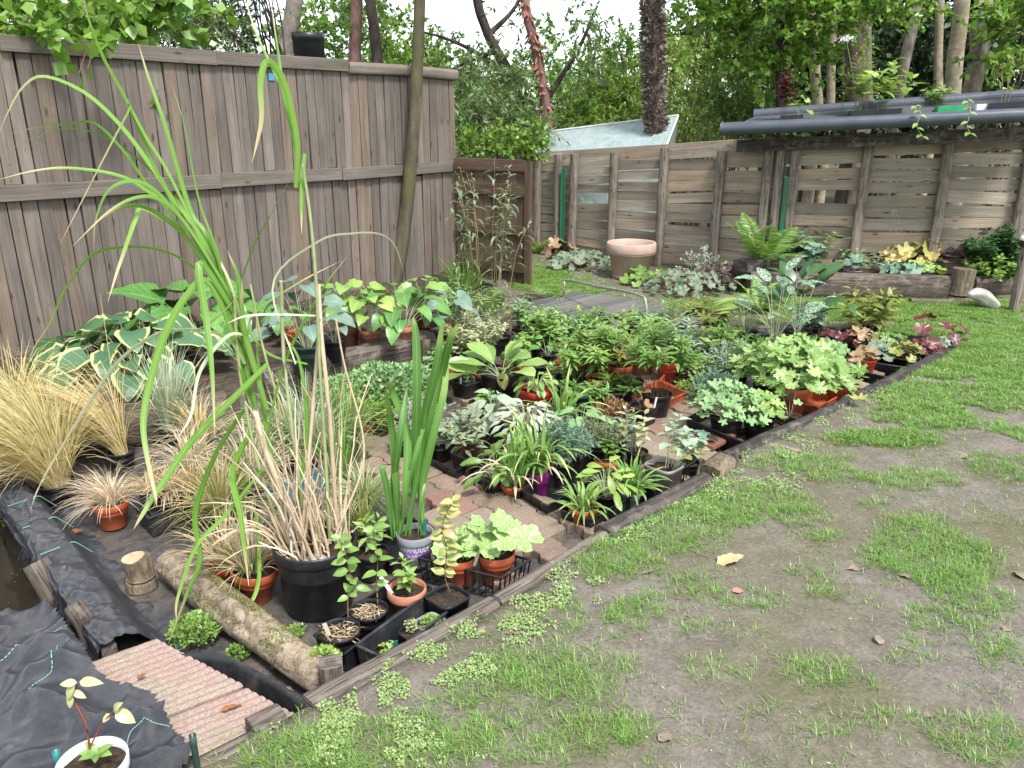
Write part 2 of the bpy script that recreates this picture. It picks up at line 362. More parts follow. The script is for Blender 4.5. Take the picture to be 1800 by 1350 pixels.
g_cream = leafmat('leaf_cream', (.27, .31, .13), (.42, .44, .25), trans=.25)
g_wilt = leafmat('leaf_wilted', (.30, .33, .10), (.42, .42, .16), (.40, .28, .12), trans=.25)
straw = leafmat('straw', (.42, .31, .13), (.58, .45, .22), (.66, .56, .34), trans=.2, rough=.6)
strawdark = leafmat('straw_gold', (.42, .34, .13), (.56, .47, .22), (.40, .39, .17), trans=.2, rough=.6)
tan = leafmat('dry_tan', (.47, .35, .22), (.62, .50, .35), (.74, .66, .53), trans=.15, rough=.65)
grassm = leafmat('grass_blade', (.105, .22, .035), (.19, .335, .065), (.34, .40, .14), trans=.3)
g_greyg = leafmat('leaf_grey_green', (.085, .125, .075), (.15, .19, .12), vein=.3, trans=.12, rough=.55)
reedm = tipmat('reed_blade', (.11, .24, .03), (.20, .36, .05), (.52, .40, .24), .80, .3)
reeddry = tipmat('reed_dry', (.55, .42, .26), (.70, .60, .44), (.40, .26, .14), .85, .15)
reedpale = tipmat('reed_pale', (.30, .40, .20), (.50, .55, .36), (.62, .54, .40), .55, .25)
swordm = tipmat('sword_leaf', (.07, .18, .03), (.12, .25, .045), (.20, .30, .07), .93, .25)
strapm = tipmat('strap_leaf', (.13, .26, .05), (.22, .36, .09), (.50, .45, .20), .90, .25)
silvergrass = leafmat('grass_silver', (.26, .34, .22), (.42, .48, .34), (.60, .56, .40), trans=.2)
varie = edgemat('hosta_variegated', (.05, .12, .05), (.08, .17, .08), (.42, .43, .19))
marbled = specklemat('leaf_marbled', (.17, .33, .07), (.52, .62, .30), 260, .50, .66)
spotted = specklemat('leaf_spotted', (.05, .13, .045), (.30, .38, .28), 90, .52, .62, .12)
stemg = plain('stem_green', (.14, .22, .05), .6, .2); stemb = plain('stem_brown', (.16, .09, .05), .8, .1)
stemr = plain('stem_red', (.20, .05, .035), .6, .2); stemt = plain('stem_tan', (.42, .30, .18), .7, .2); stemw = plain('stem_pale', (.40, .44, .26), .6, .2)
orange = plain('orange_plastic', (.38, .085, .032), .42, .45, .12, (.30, .16, .10), 18, .58)
redp = plain('red_plastic', (.42, .035, .018), .35, .5, .12, (.25, .09, .06), 16, .62)
brick_p = plain('brown_plastic', (.20, .075, .045), .55, .35, .2, (.26, .17, .12), 18, .5)
black = plain('black_plastic', (.012, .0125, .014), .38, .45, .3, (.055, .05, .045), 22, .55)
blackd = plain('black_dusty', (.02, .021, .023), .55, .35, .35, (.085, .078, .068), 18, .5)
greyp = plain('grey_plastic', (.24, .25, .27), .5, .4, .15, (.16, .14, .12), 18, .55)
taupe = plain('taupe_plastic', (.27, .24, .20), .55, .4, .12, (.17, .14, .11), 14, .55)
darkgreenp = plain('dark_green_plastic', (.018, .04, .032), .4, .45, .3, (.07, .08, .06), 20, .58)
purple = plain('magenta_plastic', (.27, .02, .20), .4, .4, .1)
g_ger = leafmat('leaf_geranium', (.15, .27, .06), (.25, .38, .11), (.36, .45, .17), vein=.35)
bluep = plain('blue_plastic', (.05, .16, .21), .4, .4, .15, (.2, .25, .25), 20, .6)
limep = plain('lime_plastic', (.36, .5, .04), .4, .4, .1)
clay = plain('clay', (.40, .17, .10), .85, .15, .15, (.52, .36, .29), 22, .50, .25)
claybig = plain('clay_weathered', (.40, .285, .23), .88, .12, .15, (.30, .23, .18), 7, .52, .3)
compost = plain('compost', (.042, .029, .02), .95, .1, .6, (.13, .10, .07), 60, .58, .9)
chips = leafmat('wood_chips', (.35, .24, .14), (.52, .40, .26), (.62, .52, .38), trans=0, rough=.9)
white = plain('white_plastic', (.72, .72, .70), .45, .4, .06, (.5, .46, .4), 30, .62)
whitebk = plain('bucket_white', (.68, .69, .68), .4, .45, .06, (.38, .36, .32), 10, .62)
greenlab = plain('teal_plastic', (.02, .16, .14), .4, .4, .1); violet = plain('violet_label', (.23, .10, .42), .5, .35, .08)
pinklab = plain('lilac_plastic', (.46, .22, .50), .5, .3, .08)
gutterm = plain('gutter_grey', (.055, .063, .078), .38, .45, .12, (.12, .12, .11), 8, .6)
steel = plain('galvanised', (.34, .33, .31), .45, .5, .25, (.18, .12, .08), 20, .6, .1, Metallic=.6)
stone = plain('stone', (.34, .325, .29), .85, .2, .25, (.22, .24, .15), 12, .55, .6)
fencem = woodmat('fence_board', (.142, .119, .10), (.168, .142, .121), (.195, .168, .146), .0)
caprail = woodmat('fence_rail', (.14, .118, .098), (.185, .16, .137), (.23, .205, .18), .25)
panelm = woodmat('panel_board', (.075, .050, .035), (.105, .072, .05), (.13, .093, .068), .2)
slatm = woodmat('pallet_slat', (.24, .20, .152), (.31, .262, .203), (.375, .322, .255), .10)
postm = woodmat('rough_post', (.185, .155, .127), (.24, .205, .168), (.29, .25, .21), .3, grain=.5, cracks=.7)
deckm = woodmat('deck_board', (.115, .11, .105), (.14, .135, .13), (.165, .16, .155), .1)
sleeperm = woodmat('sleeper', (.085, .068, .055), (.13, .105, .088), (.18, .15, .128), .2, grain=.35, knots=.2, cracks=.9)
edgingm = woodmat('edging', (.12, .10, .085), (.165, .14, .12), (.21, .182, .16), .3, grain=.4, knots=.3, cracks=.8)
edgedark = woodmat('edging_dark', (.05, .043, .04), (.072, .062, .056), (.095, .083, .074), .3, grain=.4, knots=.2, cracks=.8)
logm = barkmat('log_bark', (.11, .08, .05), (.27, .21, .145), (.46, .39, .30), (26, 26, 26), 1.0, None)
stumpm = barkmat('stump_bark', (.07, .05, .035), (.19, .15, .10), (.31, .26, .19), (45, 45, 9), 1.0, None)
cutwood = plain('cut_wood', (.42, .31, .19), .9, .1, .3, (.2, .14, .09), 30, .55, .4)
mossm = leafmat('moss', (.10, .13, .02), (.17, .20, .03), (.22, .22, .05), trans=.1, rough=.9)
# ------------------------------------------------------------------ ground, one height sheet cut into regions
def inpoly(x, y, poly):
    poly = np.asarray(poly, float)[:, :2]; r = np.zeros(x.shape, bool); j = len(poly)-1
    for i in range(len(poly)):
        (x1, y1), (x2, y2) = poly[i], poly[j]
        if y1 != y2: r ^= ((y1 > y) != (y2 > y)) & (x < (x2-x1)*(y-y1)/(y2-y1)+x1)
        j = i
    return r
EDGE = [(600, 1220), (865, 1066), (1062, 945), (1240, 848), (1300, 796), (1420, 738), (1540, 676), (1690, 606)]
EW = [G(*p, .0) for p in EDGE]
BED = [(-1.6, 1.95), (-.95, 1.66)]+[tuple(p[:2]) for p in EW]+[(2.9, 6.35), (1.6, 6.25), (1.0, 6.15), (.45, 6.9), (.1, 7.6), (-.4, 7.6), (-.45, 5.9), (-1.52, 4.95), (-1.66, 4.4), (-2.3, 4.2), (-3.6, 5.2), (-3.5, 4.75), (-2.45, 3.44), (-1.8, 2.72), (-1.42, 2.3)]
HOST = [(-2.3, 4.2), (-1.66, 4.42), (-1.52, 4.98), (-.45, 5.95), (-.12, 6.5), (-.1, 7.7), (-.45, 8.4), (-.72, 8.7), (-3.7, 5.2), (-3.55, 4.95)]
POND = [(-3.5, 4.75), (-2.45, 3.44), (-1.8, 2.72), (-1.42, 2.3), (-1.62, 2.06), (-2.0, 2.22), (-5, 2.7), (-5.01, 4.75)]
BANK = [(2.35, 7.75), (4.2, 7.6), (5.6, 7.5), (5.6, 7.9), (2.62, 8.6), (2.3, 8.3)]
def nz(x, y, f, s=0.): return MN.noise((x*f+s, y*f+s*.37, s))
gx = np.arange(-5.01, 6.02, .045); gy = np.arange(.62, 12.6, .045); X, Y = np.meshgrid(gx, gy, indexing='ij')
REG = np.zeros(X.shape, int)
REG[inpoly(X, Y, BED)] = 1; REG[inpoly(X, Y, POND)] = 3; REG[inpoly(X, Y, HOST)] = 2; REG[inpoly(X, Y, BANK)] = 4
N1 = np.array([[nz(a, b, 1.3) for b in gy] for a in gx]); N2 = np.array([[nz(a, b, 6, 5) for b in gy] for a in gx]); N3 = np.array([[nz(a, b, 19, 9) for b in gy] for a in gx])
Z = np.where(REG == 0, N1*.018+N2*.009+N3*.003, np.where(REG == 1, -.125+N2*.007+N3*.003, np.where(REG == 2, .06+N2*.015+N3*.008, np.where(REG == 4, .14+N2*.02+N3*.01, -.75+N1*.05))))
def gz(x, y):
    i = int(np.clip(round((x-gx[0])/.045), 0, len(gx)-1)); j = int(np.clip(round((y-gy[0])/.045), 0, len(gy)-1)); return Z[i, j]
def gzv(x, y):
    i = np.clip(np.rint((x-gx[0])/.045).astype(int), 0, len(gx)-1); j = np.clip(np.rint((y-gy[0])/.045).astype(int), 0, len(gy)-1); return Z[i, j], REG[i, j]
def mudmat():
    t = NT('lawn_mud'); o = t.obj(); n = t.noise(o, 1.6, 6, .6); n2 = t.noise(o, 9, 6, .7); n3 = t.noise(o, 70, 4, .7)
    c = t.ramp(n2, [(.25, (.098, .082, .067)), (.5, (.146, .124, .103)), (.75, (.21, .184, .155))])
    c = t.mix(t.ramp(n, [(.42, 0), (.66, .75)]), c, (.095, .092, .038))
    c = t.mix(t.ramp(t.noise(o, 4.2, 5, .7), [(.55, 0), (.75, .6)]), c, (.075, .064, .056))
    c = t.mix(1, c, t.ramp(n3, [(.3, .7), (.7, 1.25)]), 'MULTIPLY')
    pb = t.vor(o, 62); c = t.mix(t.ramp(pb, [(.10, .65), (.17, 0)]), c, t.ramp(t.noise(o, 30, 1), [(.4, (.10, .075, .05)), (.6, (.38, .33, .27))]))
    wet = t.ramp(t.noise(o, 2.2, 4, .6), [(.4, .85), (.65, .5)])
    h = t.math('ADD', t.math('MULTIPLY', n2, .8), t.math('MULTIPLY', n3, .4))
    return t.bsdf(c, wet, .25, t.bump(h, .55, .02))
def bedmat():
    t = NT('bed_fabric'); o = t.obj(); n = t.noise(o, 3.0, 6, .65); n2 = t.noise(o, 17, 6, .7); w = t.noise(t.map(o, (260, 260, 1)), 1, 1)
    c = t.ramp(n2, [(.3, (.028, .027, .028)), (.6, (.06, .056, .054)), (.8, (.115, .10, .09))])
    c = t.mix(t.ramp(n, [(.42, 0), (.62, .85)]), c, t.ramp(n2, [(.3, (.055, .042, .032)), (.7, (.17, .14, .115))]))
    pb = t.vor(o, 85); c = t.mix(t.ramp(pb, [(.08, .8), (.13, 0)]), c, (.34, .31, .28))
    return t.bsdf(c, .62, .35, t.bump(t.math('ADD', n2, t.math('MULTIPLY', w, .25)), .6, .012))
mud = mudmat(); bedm = bedmat()
hsoil = plain('bed_soil', (.055, .042, .032), .95, .1, .5, (.12, .095, .07), 22, .5, .9)
pmud = plain('pond_mud', (.03, .024, .015), .8, .2, .5)
def region(name, codes, m):
    rc = np.stack([REG[:-1, :-1], REG[1:, :-1], REG[1:, 1:], REG[:-1, 1:]], -1)
    own = rc.max(-1) if False else rc[..., 0]
    ii, jj = np.nonzero(np.isin(own, codes)); w = len(gy); a = ii*w+jj
    F = np.stack([a, a+w, a+w+1, a+1], 1); used, inv = np.unique(F, return_inverse=True)
    V = np.stack([X, Y, Z], -1).reshape(-1, 3)[used]; mb = MB(); mb.add(V, inv.reshape(F.shape)); return kind(mb.build(name, m), 'structure')
region('lawn', [0], mud); region('bed_floor', [1], bedm); region('bed_soil', [2, 4], hsoil); region('pond_floor', [3], pmud)
mb = MB(); x0, x1, y0, y1 = gx[0], gx[-1], gy[0], gy[-1]; B_ = 260
for q in ([(-B_, y1), (B_, y1), (B_, B_), (-B_, B_)], [(-B_, -B_), (B_, -B_), (B_, y0), (-B_, y0)], [(-B_, y0), (x0, y0), (x0, y1), (-B_, y1)], [(x1, y0), (B_, y0), (B_, y1), (x1, y1)]):
    mb.add([(a, b, -.02) for a, b in q], np.array([[0, 1, 2, 3]]))
kind(mb.build('ground', plain('far_ground', (.055, .06, .028), .95, .1, .5, (.10, .085, .06), 1.5, .5)), 'structure')
t = NT('pond_water'); n = t.noise(t.obj(), 7, 3)
v = t.vor(t.obj(), 26); c = t.mix(t.ramp(v, [(.05, .9), (.08, 0)]), (.022, .018, .012), (.24, .24, .10))
watm = t.bsdf(c, .08, .5, t.bump(n, .05, .01))
mb = MB(); mb.add([(-5, 1.9, -.36), (-1.25, 1.9, -.36), (-1.25, 4.8, -.36), (-5, 4.8, -.36)], np.array([[0, 1, 2, 3]])); kind(mb.build('pond_water', watm), 'structure')
# ------------------------------------------------------------------ paved strips in the bed
def paverm():
    t = NT('paver'); o = t.obj(); n = t.noise(o, 6, 5, .65); n2 = t.noise(o, 130, 3, .8)
    c = t.ramp(t.rnd(), [(0, (.19, .128, .10)), (.4, (.235, .17, .135)), (.75, (.28, .215, .17)), (1, (.235, .125, .10))])
    c = t.mix(t.ramp(n, [(.4, 0), (.65, .75)]), c, (.20, .17, .115)); c = t.mix(1, c, t.ramp(n2, [(.3, .65), (.7, 1.35)]), 'MULTIPLY')
    c = t.mix(t.ramp(t.noise(o, 3.5, 5, .7), [(.52, 0), (.72, .6)]), c, (.075, .06, .045))
    return t.bsdf(c, .85, .2, t.bump(t.math('ADD', n2, n), .5, .006))
pavm = paverm()
E1 = nrm(EW[3][:2]-EW[1][:2]); E2 = A(-E1[1], E1[0])          # along the edging, and across the bed
def path(quad, name, seed, lw=.135, ll=.27):
    rng = np.random.default_rng(seed); q = [G(*p, -.115)[:2] for p in quad]; mb = MB()
    uv = np.array([[np.dot(p, E1), np.dot(p, E2)] for p in q]); a0, b0 = uv.min(0); a1, b1 = uv.max(0)
    poly = np.array(q)
    for r, a in enumerate(np.arange(a0, a1, lw+.004)):
        for b in np.arange(b0-(r % 2)*ll/2, b1, ll+.004):
            ce = E1*(a+lw/2)+E2*(b+ll/2)
            if not inpoly(np.array([ce[0]]), np.array([ce[1]]), poly)[0]: continue
            # interlocking outline: zig zag long sides
            k = [(0, 0), (.16, 0), (.24, .14), (.44, .14), (.52, 0), (.68, 0), (.76, .14), (.92, .14), (1, 0)]
            o = [(u*ll, v*lw) for u, v in k]+[(u*ll, lw+v*lw) for u, v in k[::-1]]
            dz = rng.normal(-.085, .005); tx, ty = rng.normal(0, .02, 2); rt = rng.normal(0, .02)
            top = []
            for u, v in o:
                u -= ll/2; v -= lw/2; u, v = u*.985-v*rt, v*.985+u*rt
                p = ce+E2*u+E1*v; top.append((p[0], p[1], dz+u*tx+v*ty))
            top = np.array(top); n = len(top); ins = top.copy(); cm = top.mean(0); top2 = top-[0, 0, .006]; ins[:, :2] = cm[:2]+(ins[:, :2]-cm[:2])*.965
            V = np.vstack([ins, top2, top-[0, 0, .05]])
            j = np.arange(n); kk = (j+1) % n
            F = [list(range(n))]+[[n+a_, n+b_, b_, a_] for a_, b_ in zip(j, kk)]+[[2*n+a_, 2*n+b_, n+b_, n+a_] for a_, b_ in zip(j, kk)]
            mb.add(V, F)
    return kind(mb.build(name, pavm, smooth=False), 'structure')
path([(880, 1045), (1050, 945), (735, 738), (590, 765)], 'paver_path', 1)
path([(1190, 850), (1345, 772), (1140, 655), (1020, 690)], 'paver_path', 2)
path([(1470, 700), (1560, 660), (1430, 610), (1370, 640)], 'paver_path', 3)
path([(780, 700), (905, 722), (950, 690), (840, 668)], 'paver_path', 4)
# ------------------------------------------------------------------ timber edging of the bed
def beam(name, label, cat, a, b, w, h, m, seed, group=None, amp=.07, sup=4, n=40, sag=0, mid=None, ns=18, dome=.05):
    pts = cr([a, (np.array(a)+b)/2+A(0, 0, -sag) if mid is None else mid, b], n)
    mb = MB(); tube(mb, pts, w/2, ns, sup, h/w, amp=amp, seed=seed, dome=dome)
    o = mb.build(name, m, origin=(np.array(a)+b)/2); return tag(o, label, cat, group)
GE = 'timbers edging the plant bed'
beam('edging_timber', 'long flat weathered timber beside the lowest plant trays and the ribbed slab', 'timber', G(545, 1252, -.03), G(868, 1070, -.03), .075, .085, edgingm, 1, GE, .2)
beam('edging_timber', 'short grey plank at the lower end of the ribbed slab', 'timber', G(330, 1372, -.04), G(492, 1292, -.04), .075, .08, edgingm, 2, GE, .2)
beam('edging_timber', 'grey timber beside the orange pots and the bare brown pavers', 'timber', G(872, 1066, -.03), G(1064, 948, -.03), .062, .085, edgingm, 3, GE, .2)
beam('edging_timber', 'thick dark rounded timber beside the tray of strappy plants', 'timber', G(1060, 946, -.02), G(1242, 850, -.02), .095, .10, edgedark, 4, GE, .2, 2.6)
beam('edging_timber', 'long thin curved dark timber beside the lime green geranium', 'timber', G(1275, 810, -.02), G(1700, 605, -.02), .08, .09, edgedark, 5, GE, .2, 3, 60, mid=G(1452, 716, -.02)+A(.05, -.04, 0))
def block(name, label, cat, c, ux, uy, uz, m, seed, group=None):
    mb = MB(); tube(mb, cr([c-ux, c, c+ux], 8), np.linalg.norm(uy), 14, 6, np.linalg.norm(uz)/np.linalg.norm(uy), amp=.06, seed=seed)
    return tag(mb.build(name, m, origin=c), label, cat, group)
block('wood_block', 'split brown wood block where two edging timbers meet', 'wood block', G(1262, 826, .0), A(.05, .05, .01), A(.05, -.05, 0)*.8, A(0, 0, .055), stumpm, 11)
block('wood_block', 'small dark upright block beside the mossy log end', 'wood block', G(583, 1192, -.02), A(0, 0, .06), A(.035, 0, 0), A(0, .035, 0), edgingm, 12)
block('wood_block', 'small grey block on the low plank by the ribbed slab', 'wood block', G(470, 1278, -.02), A(.035, .03, 0), A(.03, -.03, 0), A(0, 0, .04), edgingm, 13)
# sleepers of the raised hosta bed
GS = 'sleepers round the raised hosta bed'
beam('sleeper', 'dark split sleeper behind the straw coloured grasses below the variegated hosta', 'sleeper', A(-2.42, 4.0, -.0), A(-1.66, 4.36, -.0), .17, .24, sleeperm, 21, GS, .09)
beam('sleeper', 'long grey sleeper below the potted hostas and behind the mint green sedum', 'sleeper', A(-1.62, 4.86, -.0), A(-.62, 5.78, -.0), .18, .24, sleeperm, 22, GS, .08)
beam('sleeper', 'weathered sleeper running from the orange bowl towards the climbing willow', 'sleeper', A(-.60, 5.84, .0), A(-.02, 6.62, .02), .17, .22, sleeperm, 23, GS, .08)
beam('sleeper', 'low grey sleeper end behind the willowherb stems', 'sleeper', A(.02, 6.75, .0), A(-.12, 7.6, .06), .16, .2, sleeperm, 24, GS, .08)
for i, (px, py, lab) in enumerate([(182, 690, 'stout stake beside the sleeper under the variegated hosta'), (535, 672, 'short stake in front of the long grey sleeper'), (745, 612, 'pale split stake where two sleepers meet near the red tray'), (915, 560, 'small round stake by the low ferns'), (893, 545, 'leaning stake at the sleeper end near the ferns')]):
    p = D(px, py, [4.0, 4.85, 5.62, 6.35, 6.5][i]); mb = MB(); tube(mb, cr([A(p[0], p[1], -.14), A(p[0]+.01, p[1], -.02), A(p[0]+.015, p[1]+.01, max(p[2], .06)+.03)], 10), .035 if i < 3 else .025, 12, 3, amp=.08, seed=30+i)
    tag(mb.build('stake', stumpm, origin=p), lab, 'stake', 'stakes holding the sleepers')
# right hand raised bed
beam('sleeper', 'long cracked sleeper in front of the heucheras by the slatted fence', 'sleeper', G(1318, 518, .0)+A(0, .06, .10), G(1680, 527, .0)+A(0, .06, .10), .2, .24, sleeperm, 25, 'sleepers of the far raised bed', .06)
beam('sleeper', 'shorter mossy sleeper beside the white stone', 'sleeper', G(1712, 524, 0)+A(0, .1, .10), G(1830, 522, 0)+A(0, .1, .10), .18, .2, sleeperm, 26, 'sleepers of the far raised bed', .08)
beam('timber_offcut', 'dark timber block under the fern by the slatted fence', 'timber', G(1300, 470, .25), G(1400, 460, .25), .2, .14, edgedark, 27)
beam('timber_offcut', 'thin pale board lying at the foot of the long cracked sleeper', 'timber', G(1600, 528, .02), G(1690, 530, .02), .08, .04, sleeperm, 28)
mb = MB(); c = G(1690, 530, 0); tube(mb, cr([c+A(0, .05, -.05), c+A(0, .05, .12), c+A(.01, .05, .30)], 16), [.12, .095, .095], 22, 2.4, amp=.07, seed=4)
tag(mb.build('tree_stump', stumpm, origin=c), 'stout upright stump between the two far sleepers', 'stump')
mb = MB(); c = G(1728, 532, .06); tube(mb, cr([c+A(-.14, 0, .07), c+A(-.02, .02, .06), c+A(.12, 0, -.03)], 14), lin([.03, .075, .09, .06], 14), 18, 2.6, .7, amp=.30, seed=8, dome=.25)
tag(mb.build('stone', stone, origin=c), 'pale flat stone leaning against the stump', 'stone')
# ------------------------------------------------------------------ log, stumps, pond edge
mb = MB(); tube(mb, cr([G(298, 990, -.05), G(420, 1080, -.05)+A(.0, -.01, 0), G(572, 1196, -.055)], 50), lin([.058, .064, .062, .056, .05], 50), 28, amp=.22, seed=5, dome=.35)
lg = mb.build('log', logm, origin=G(430, 1085, -.05)); tag(lg, 'pale mossy log lying between the reed pot and the black liner', 'log')
mb = MB(); rng = np.random.default_rng(3); a = G(350, 1030, -.05); b = G(540, 1172, -.055); n = 1500; tt = rng.choice([.12, .25, .42, .5, .8], n)+rng.normal(0, .05, n); th = rng.normal(.2, .8, n)
ax = nrm(b-a); sd = nrm(np.cross(ax, A(0, 0, 1))); up = A(0, 0, 1)
P = a+(b-a)*tt[:, None]+.062*(np.sin(th)[:, None]*sd+np.cos(th)[:, None]*up); flecks(mb, P, nrm(rng.normal(0, 1, (n, 3))+up), nrm(rng.normal(0, 1, (n, 3))), .009, .006); mb.build('moss', mossm, lg)
mb = MB(); c = G(250, 1032, -.12); tube(mb, cr([c, c+A(0, 0, .07), c+A(-.008, 0, .13)], 16), lin([.058, .05, .052], 16), 22, amp=.1, seed=9)
so = mb.build('tree_stump', stumpm, origin=c); tag(so, 'short cut stump beside the fabric covered plank', 'stump')
mb = MB(); lathe(mb, c+A(-.008, 0, .133), [(.001, .002), (.03, .001), (.049, -.002)], 22); mb.build('cut_face', cutwood, so)
def fabm():
    t = NT('woven_fabric'); o = t.obj(); w = t.n('ShaderNodeTexWave', bands_direction='X'); w.inputs['Scale'].default_value = 130; t.k(o, w.inputs[0]); w2 = t.n('ShaderNodeTexWave', bands_direction='Y'); w2.inputs['Scale'].default_value = 130; t.k(o, w2.inputs[0])
    n = t.noise(o, 9, 6, .7); n2 = t.noise(o, 55, 4, .7); c = t.ramp(n2, [(.3, (.013, .0145, .019)), (.7, (.033, .036, .046))])
    c = t.mix(t.ramp(n, [(.55, 0), (.75, .7)]), c, (.07, .06, .052)); cr_n = t.noise(o, 24, 5, .6, 1.2); pb = t.vor(o, 120); c = t.mix(t.ramp(pb, [(.05, .8), (.09, 0)]), c, (.35, .32, .29))
    return t.bsdf(c, t.ramp(n, [(.4, .30), (.7, .55)]), 1.0, t.bump(t.math('ADD', t.math('MULTIPLY', t.math('ADD', w.outputs['Fac'], w2.outputs['Fac']), .35), t.math('MULTIPLY', cr_n, 1.6)), .6, .006))
fab = fabm()
threadm = plain('green_thread', (.16, .34, .27), .6, .3, .2)
W0, W1 = G(6, 838, -.01), G(205, 1118, -.03)
r = thing('pond_edge_plank', 'plank along the pond wrapped in frayed black fabric', 'plank', (W0+W1)/2)
mb = MB(); d = nrm(W1-W0); sd = A(d[1], -d[0], 0)
box(mb, (W0+W1)/2+sd*.03-A(0, 0, .09), (W1-W0)/2*1.02, sd*.022, A(0, 0, .075), R0, .002); mb.build('board', edgedark, r)
mb = MB(); ns_, nw = 260, 14; ss = np.linspace(.1, 1.02, ns_); V = []
prof_ = [(-.20, -.11), (-.15, -.105), (-.11, -.075), (-.085, -.03), (-.06, .005), (-.03, .012), (.0, .014), (.03, .014), (.056, .008), (.064, -.01), (.066, -.035), (.066, -.06), (.067, -.08), (.069, -.1)]
prof_ = [tuple(q) for q in np.stack([np.interp(np.linspace(0, 13, 40), np.arange(14), [p[k] for p in prof_]) for k in (0, 1)], 1)]; nw = 40
for s_ in ss:
    for j, (o_, z_) in enumerate(prof_):
        p = W0+(W1-W0)*s_; jj = j*13/39; e = MN.noise((s_*9, jj*.35, 1.))*.022+.012*max(0, 1-2.4*abs(MN.noise((s_*14+jj*.25, jj*.5-s_*6, 4.))))**2+.003*max(0, 1-2.4*abs(MN.noise((s_*38, jj*.9+s_*9, 7.))))
        fr = 0 if jj < 11 else MN.noise((s_*80, 3, 0))*.014*(jj-10)*.4
        V.append(p+sd*(o_+e*.4)+A(0, 0, z_+e+fr))
i = np.arange(ns_-1)[:, None]*nw; j = np.arange(nw-1)[None]; mb.add(V, np.stack([i+j, i+j+1, i+nw+j+1, i+nw+j], -1).reshape(-1, 4)); mb.build('fabric_cover', fab, r)
mb = MB(); rng = np.random.default_rng(5); n = 420; s_ = rng.uniform(.4, 1.02, n); P0 = W0+(W1-W0)*s_[:, None]+sd*.069+A(0, 0, -.06); K = np.linspace(0, 1, 4)
P = P0[:, None]+(K[None, :, None]*(sd*.02+A(0, 0, -.055)+rng.normal(0, .012, (n, 1, 3)))); stems(mb, P, .0012); mb.build('frayed_threads', plain('frayed_thread', (.03, .03, .035), .6), r)
mb = MB()
for k in (.22, .38, .55): q = [W0+(W1-W0)*(k+.02*j/6)+sd*(-.13+.19*j/6)+A(0, 0, (.017 if j > 1 else -.02-.04*(1-j))) for j in range(7)]; tube(mb, cr(q, 14), .0022, 4)
mb.build('marking_thread', threadm, r)
for px0, py0, px1, py1, rad, lab, sd_ in [(74, 985, 118, 1090, .045, 'tall mossy stake standing in the pond against the wrapped plank', 41), (140, 1062, 158, 1118, .03, 'short split stake by the frayed end of the wrapped plank', 42)]:
    a = G(px0, py0, 0.)+sd*.02; b = D(px1, py1, a[1]-.06); mb = MB(); tube(mb, cr([b+A(.01, -.02, -.25), b, a], 18), rad, 14, 3, amp=.1, seed=sd_); tag(mb.build('stake', sleeperm, origin=a), lab, 'stake', 'stakes in the pond edge')
# ribbed slabs
def ribm():
    t = NT('ribbed_concrete'); o = t.obj(); n = t.noise(o, 3.5, 5, .6); n2 = t.noise(o, 140, 3, .8); n3 = t.noise(o, 16, 6, .7)
    c = t.ramp(n, [(.35, (.29, .195, .165)), (.52, (.30, .225, .185)), (.66, (.27, .225, .175))]); c = t.mix(1, c, t.ramp(n2, [(.3, .62), (.7, 1.35)]), 'MULTIPLY')
    c = t.mix(t.ramp(n3, [(.52, 0), (.75, .65)]), c, (.17, .13, .095)); return t.bsdf(c, .9, .15, t.bump(n2, .6, .004))
ribc = ribm()
q = [G(273, 1124, -.035), G(147, 1170, -.035), G(345, 1342, -.05), G(536, 1264, -.05)]
def slab(a, b, nrib, lab, seed, off):
    mb = MB(); m = nrib*8; V = []; rng = np.random.default_rng(seed)
    us = np.linspace(0, 1, 15)
    for k in range(m+1):
        t_ = a+(b-a)*k/m; ph = (k % 8)/8; zz = .0075*abs(math.sin(PI*ph))**.55+off
        e0 = q[0]+(q[3]-q[0])*t_; e1 = q[1]+(q[2]-q[1])*t_
        for u in us: p = e0+(e1-e0)*u; V.append(p+A(0, 0, zz+MN.noise((p[0]*30, p[1]*30, seed))*.003))
    n = len(us); i = np.arange(m)[:, None]*n; j = np.arange(n-1)[None]; V = np.array(V)
    mb.add(V, np.stack([i+j, i+j+1, i+n+j+1, i+n+j], -1).reshape(-1, 4))
    rim = list(range(n))+[k*n+n-1 for k in range(1, m+1)]+[m*n+j for j in range(n-2, -1, -1)]+[k*n for k in range(m-1, 0, -1)]
    W = V[rim]; L_ = len(W); mb.add(np.vstack([W, W-[0, 0, .05]]), np.array([[x, (x+1) % L_, L_+(x+1) % L_, L_+x] for x in range(L_)]))
    return tag(mb.build('ribbed_slab', ribc, origin=V.mean(0)), lab, 'paving slab', 'ribbed slabs by the pond')
slab(.0, .62, 13, 'pinkish ribbed slab nearest the pond and the black liner', 1, 0.0); slab(.63, 1.0, 8, 'tan ribbed slab beside the grey edging planks', 2, -.006)
mb = MB(); P = cr([G(318, 1150, -.03), G(385, 1150, -.02), G(450, 1180, -.02), G(505, 1215, -.02), G(540, 1245, -.03)], 40); V = []
for k, p in enumerate(P):
    for j, (o_, z_) in enumerate([(0, 0), (-.012, -.03), (-.03, -.07), (-.06, -.12)]): V.append(p+A(-.75*o_*-1*-1, o_*.6, z_))
i = np.arange(39)[:, None]*4; j = np.arange(3)[None]; mb.add(V, np.stack([i+j, i+j+1, i+4+j+1, i+4+j], -1).reshape(-1, 4))
lo = mb.build('pond_liner', blackd, origin=P[20]); s_ = lo.modifiers.new('thick', 'SOLIDIFY'); s_.thickness = .005; tag(lo, 'curved black plastic liner rim between log and ribbed slab', 'liner')
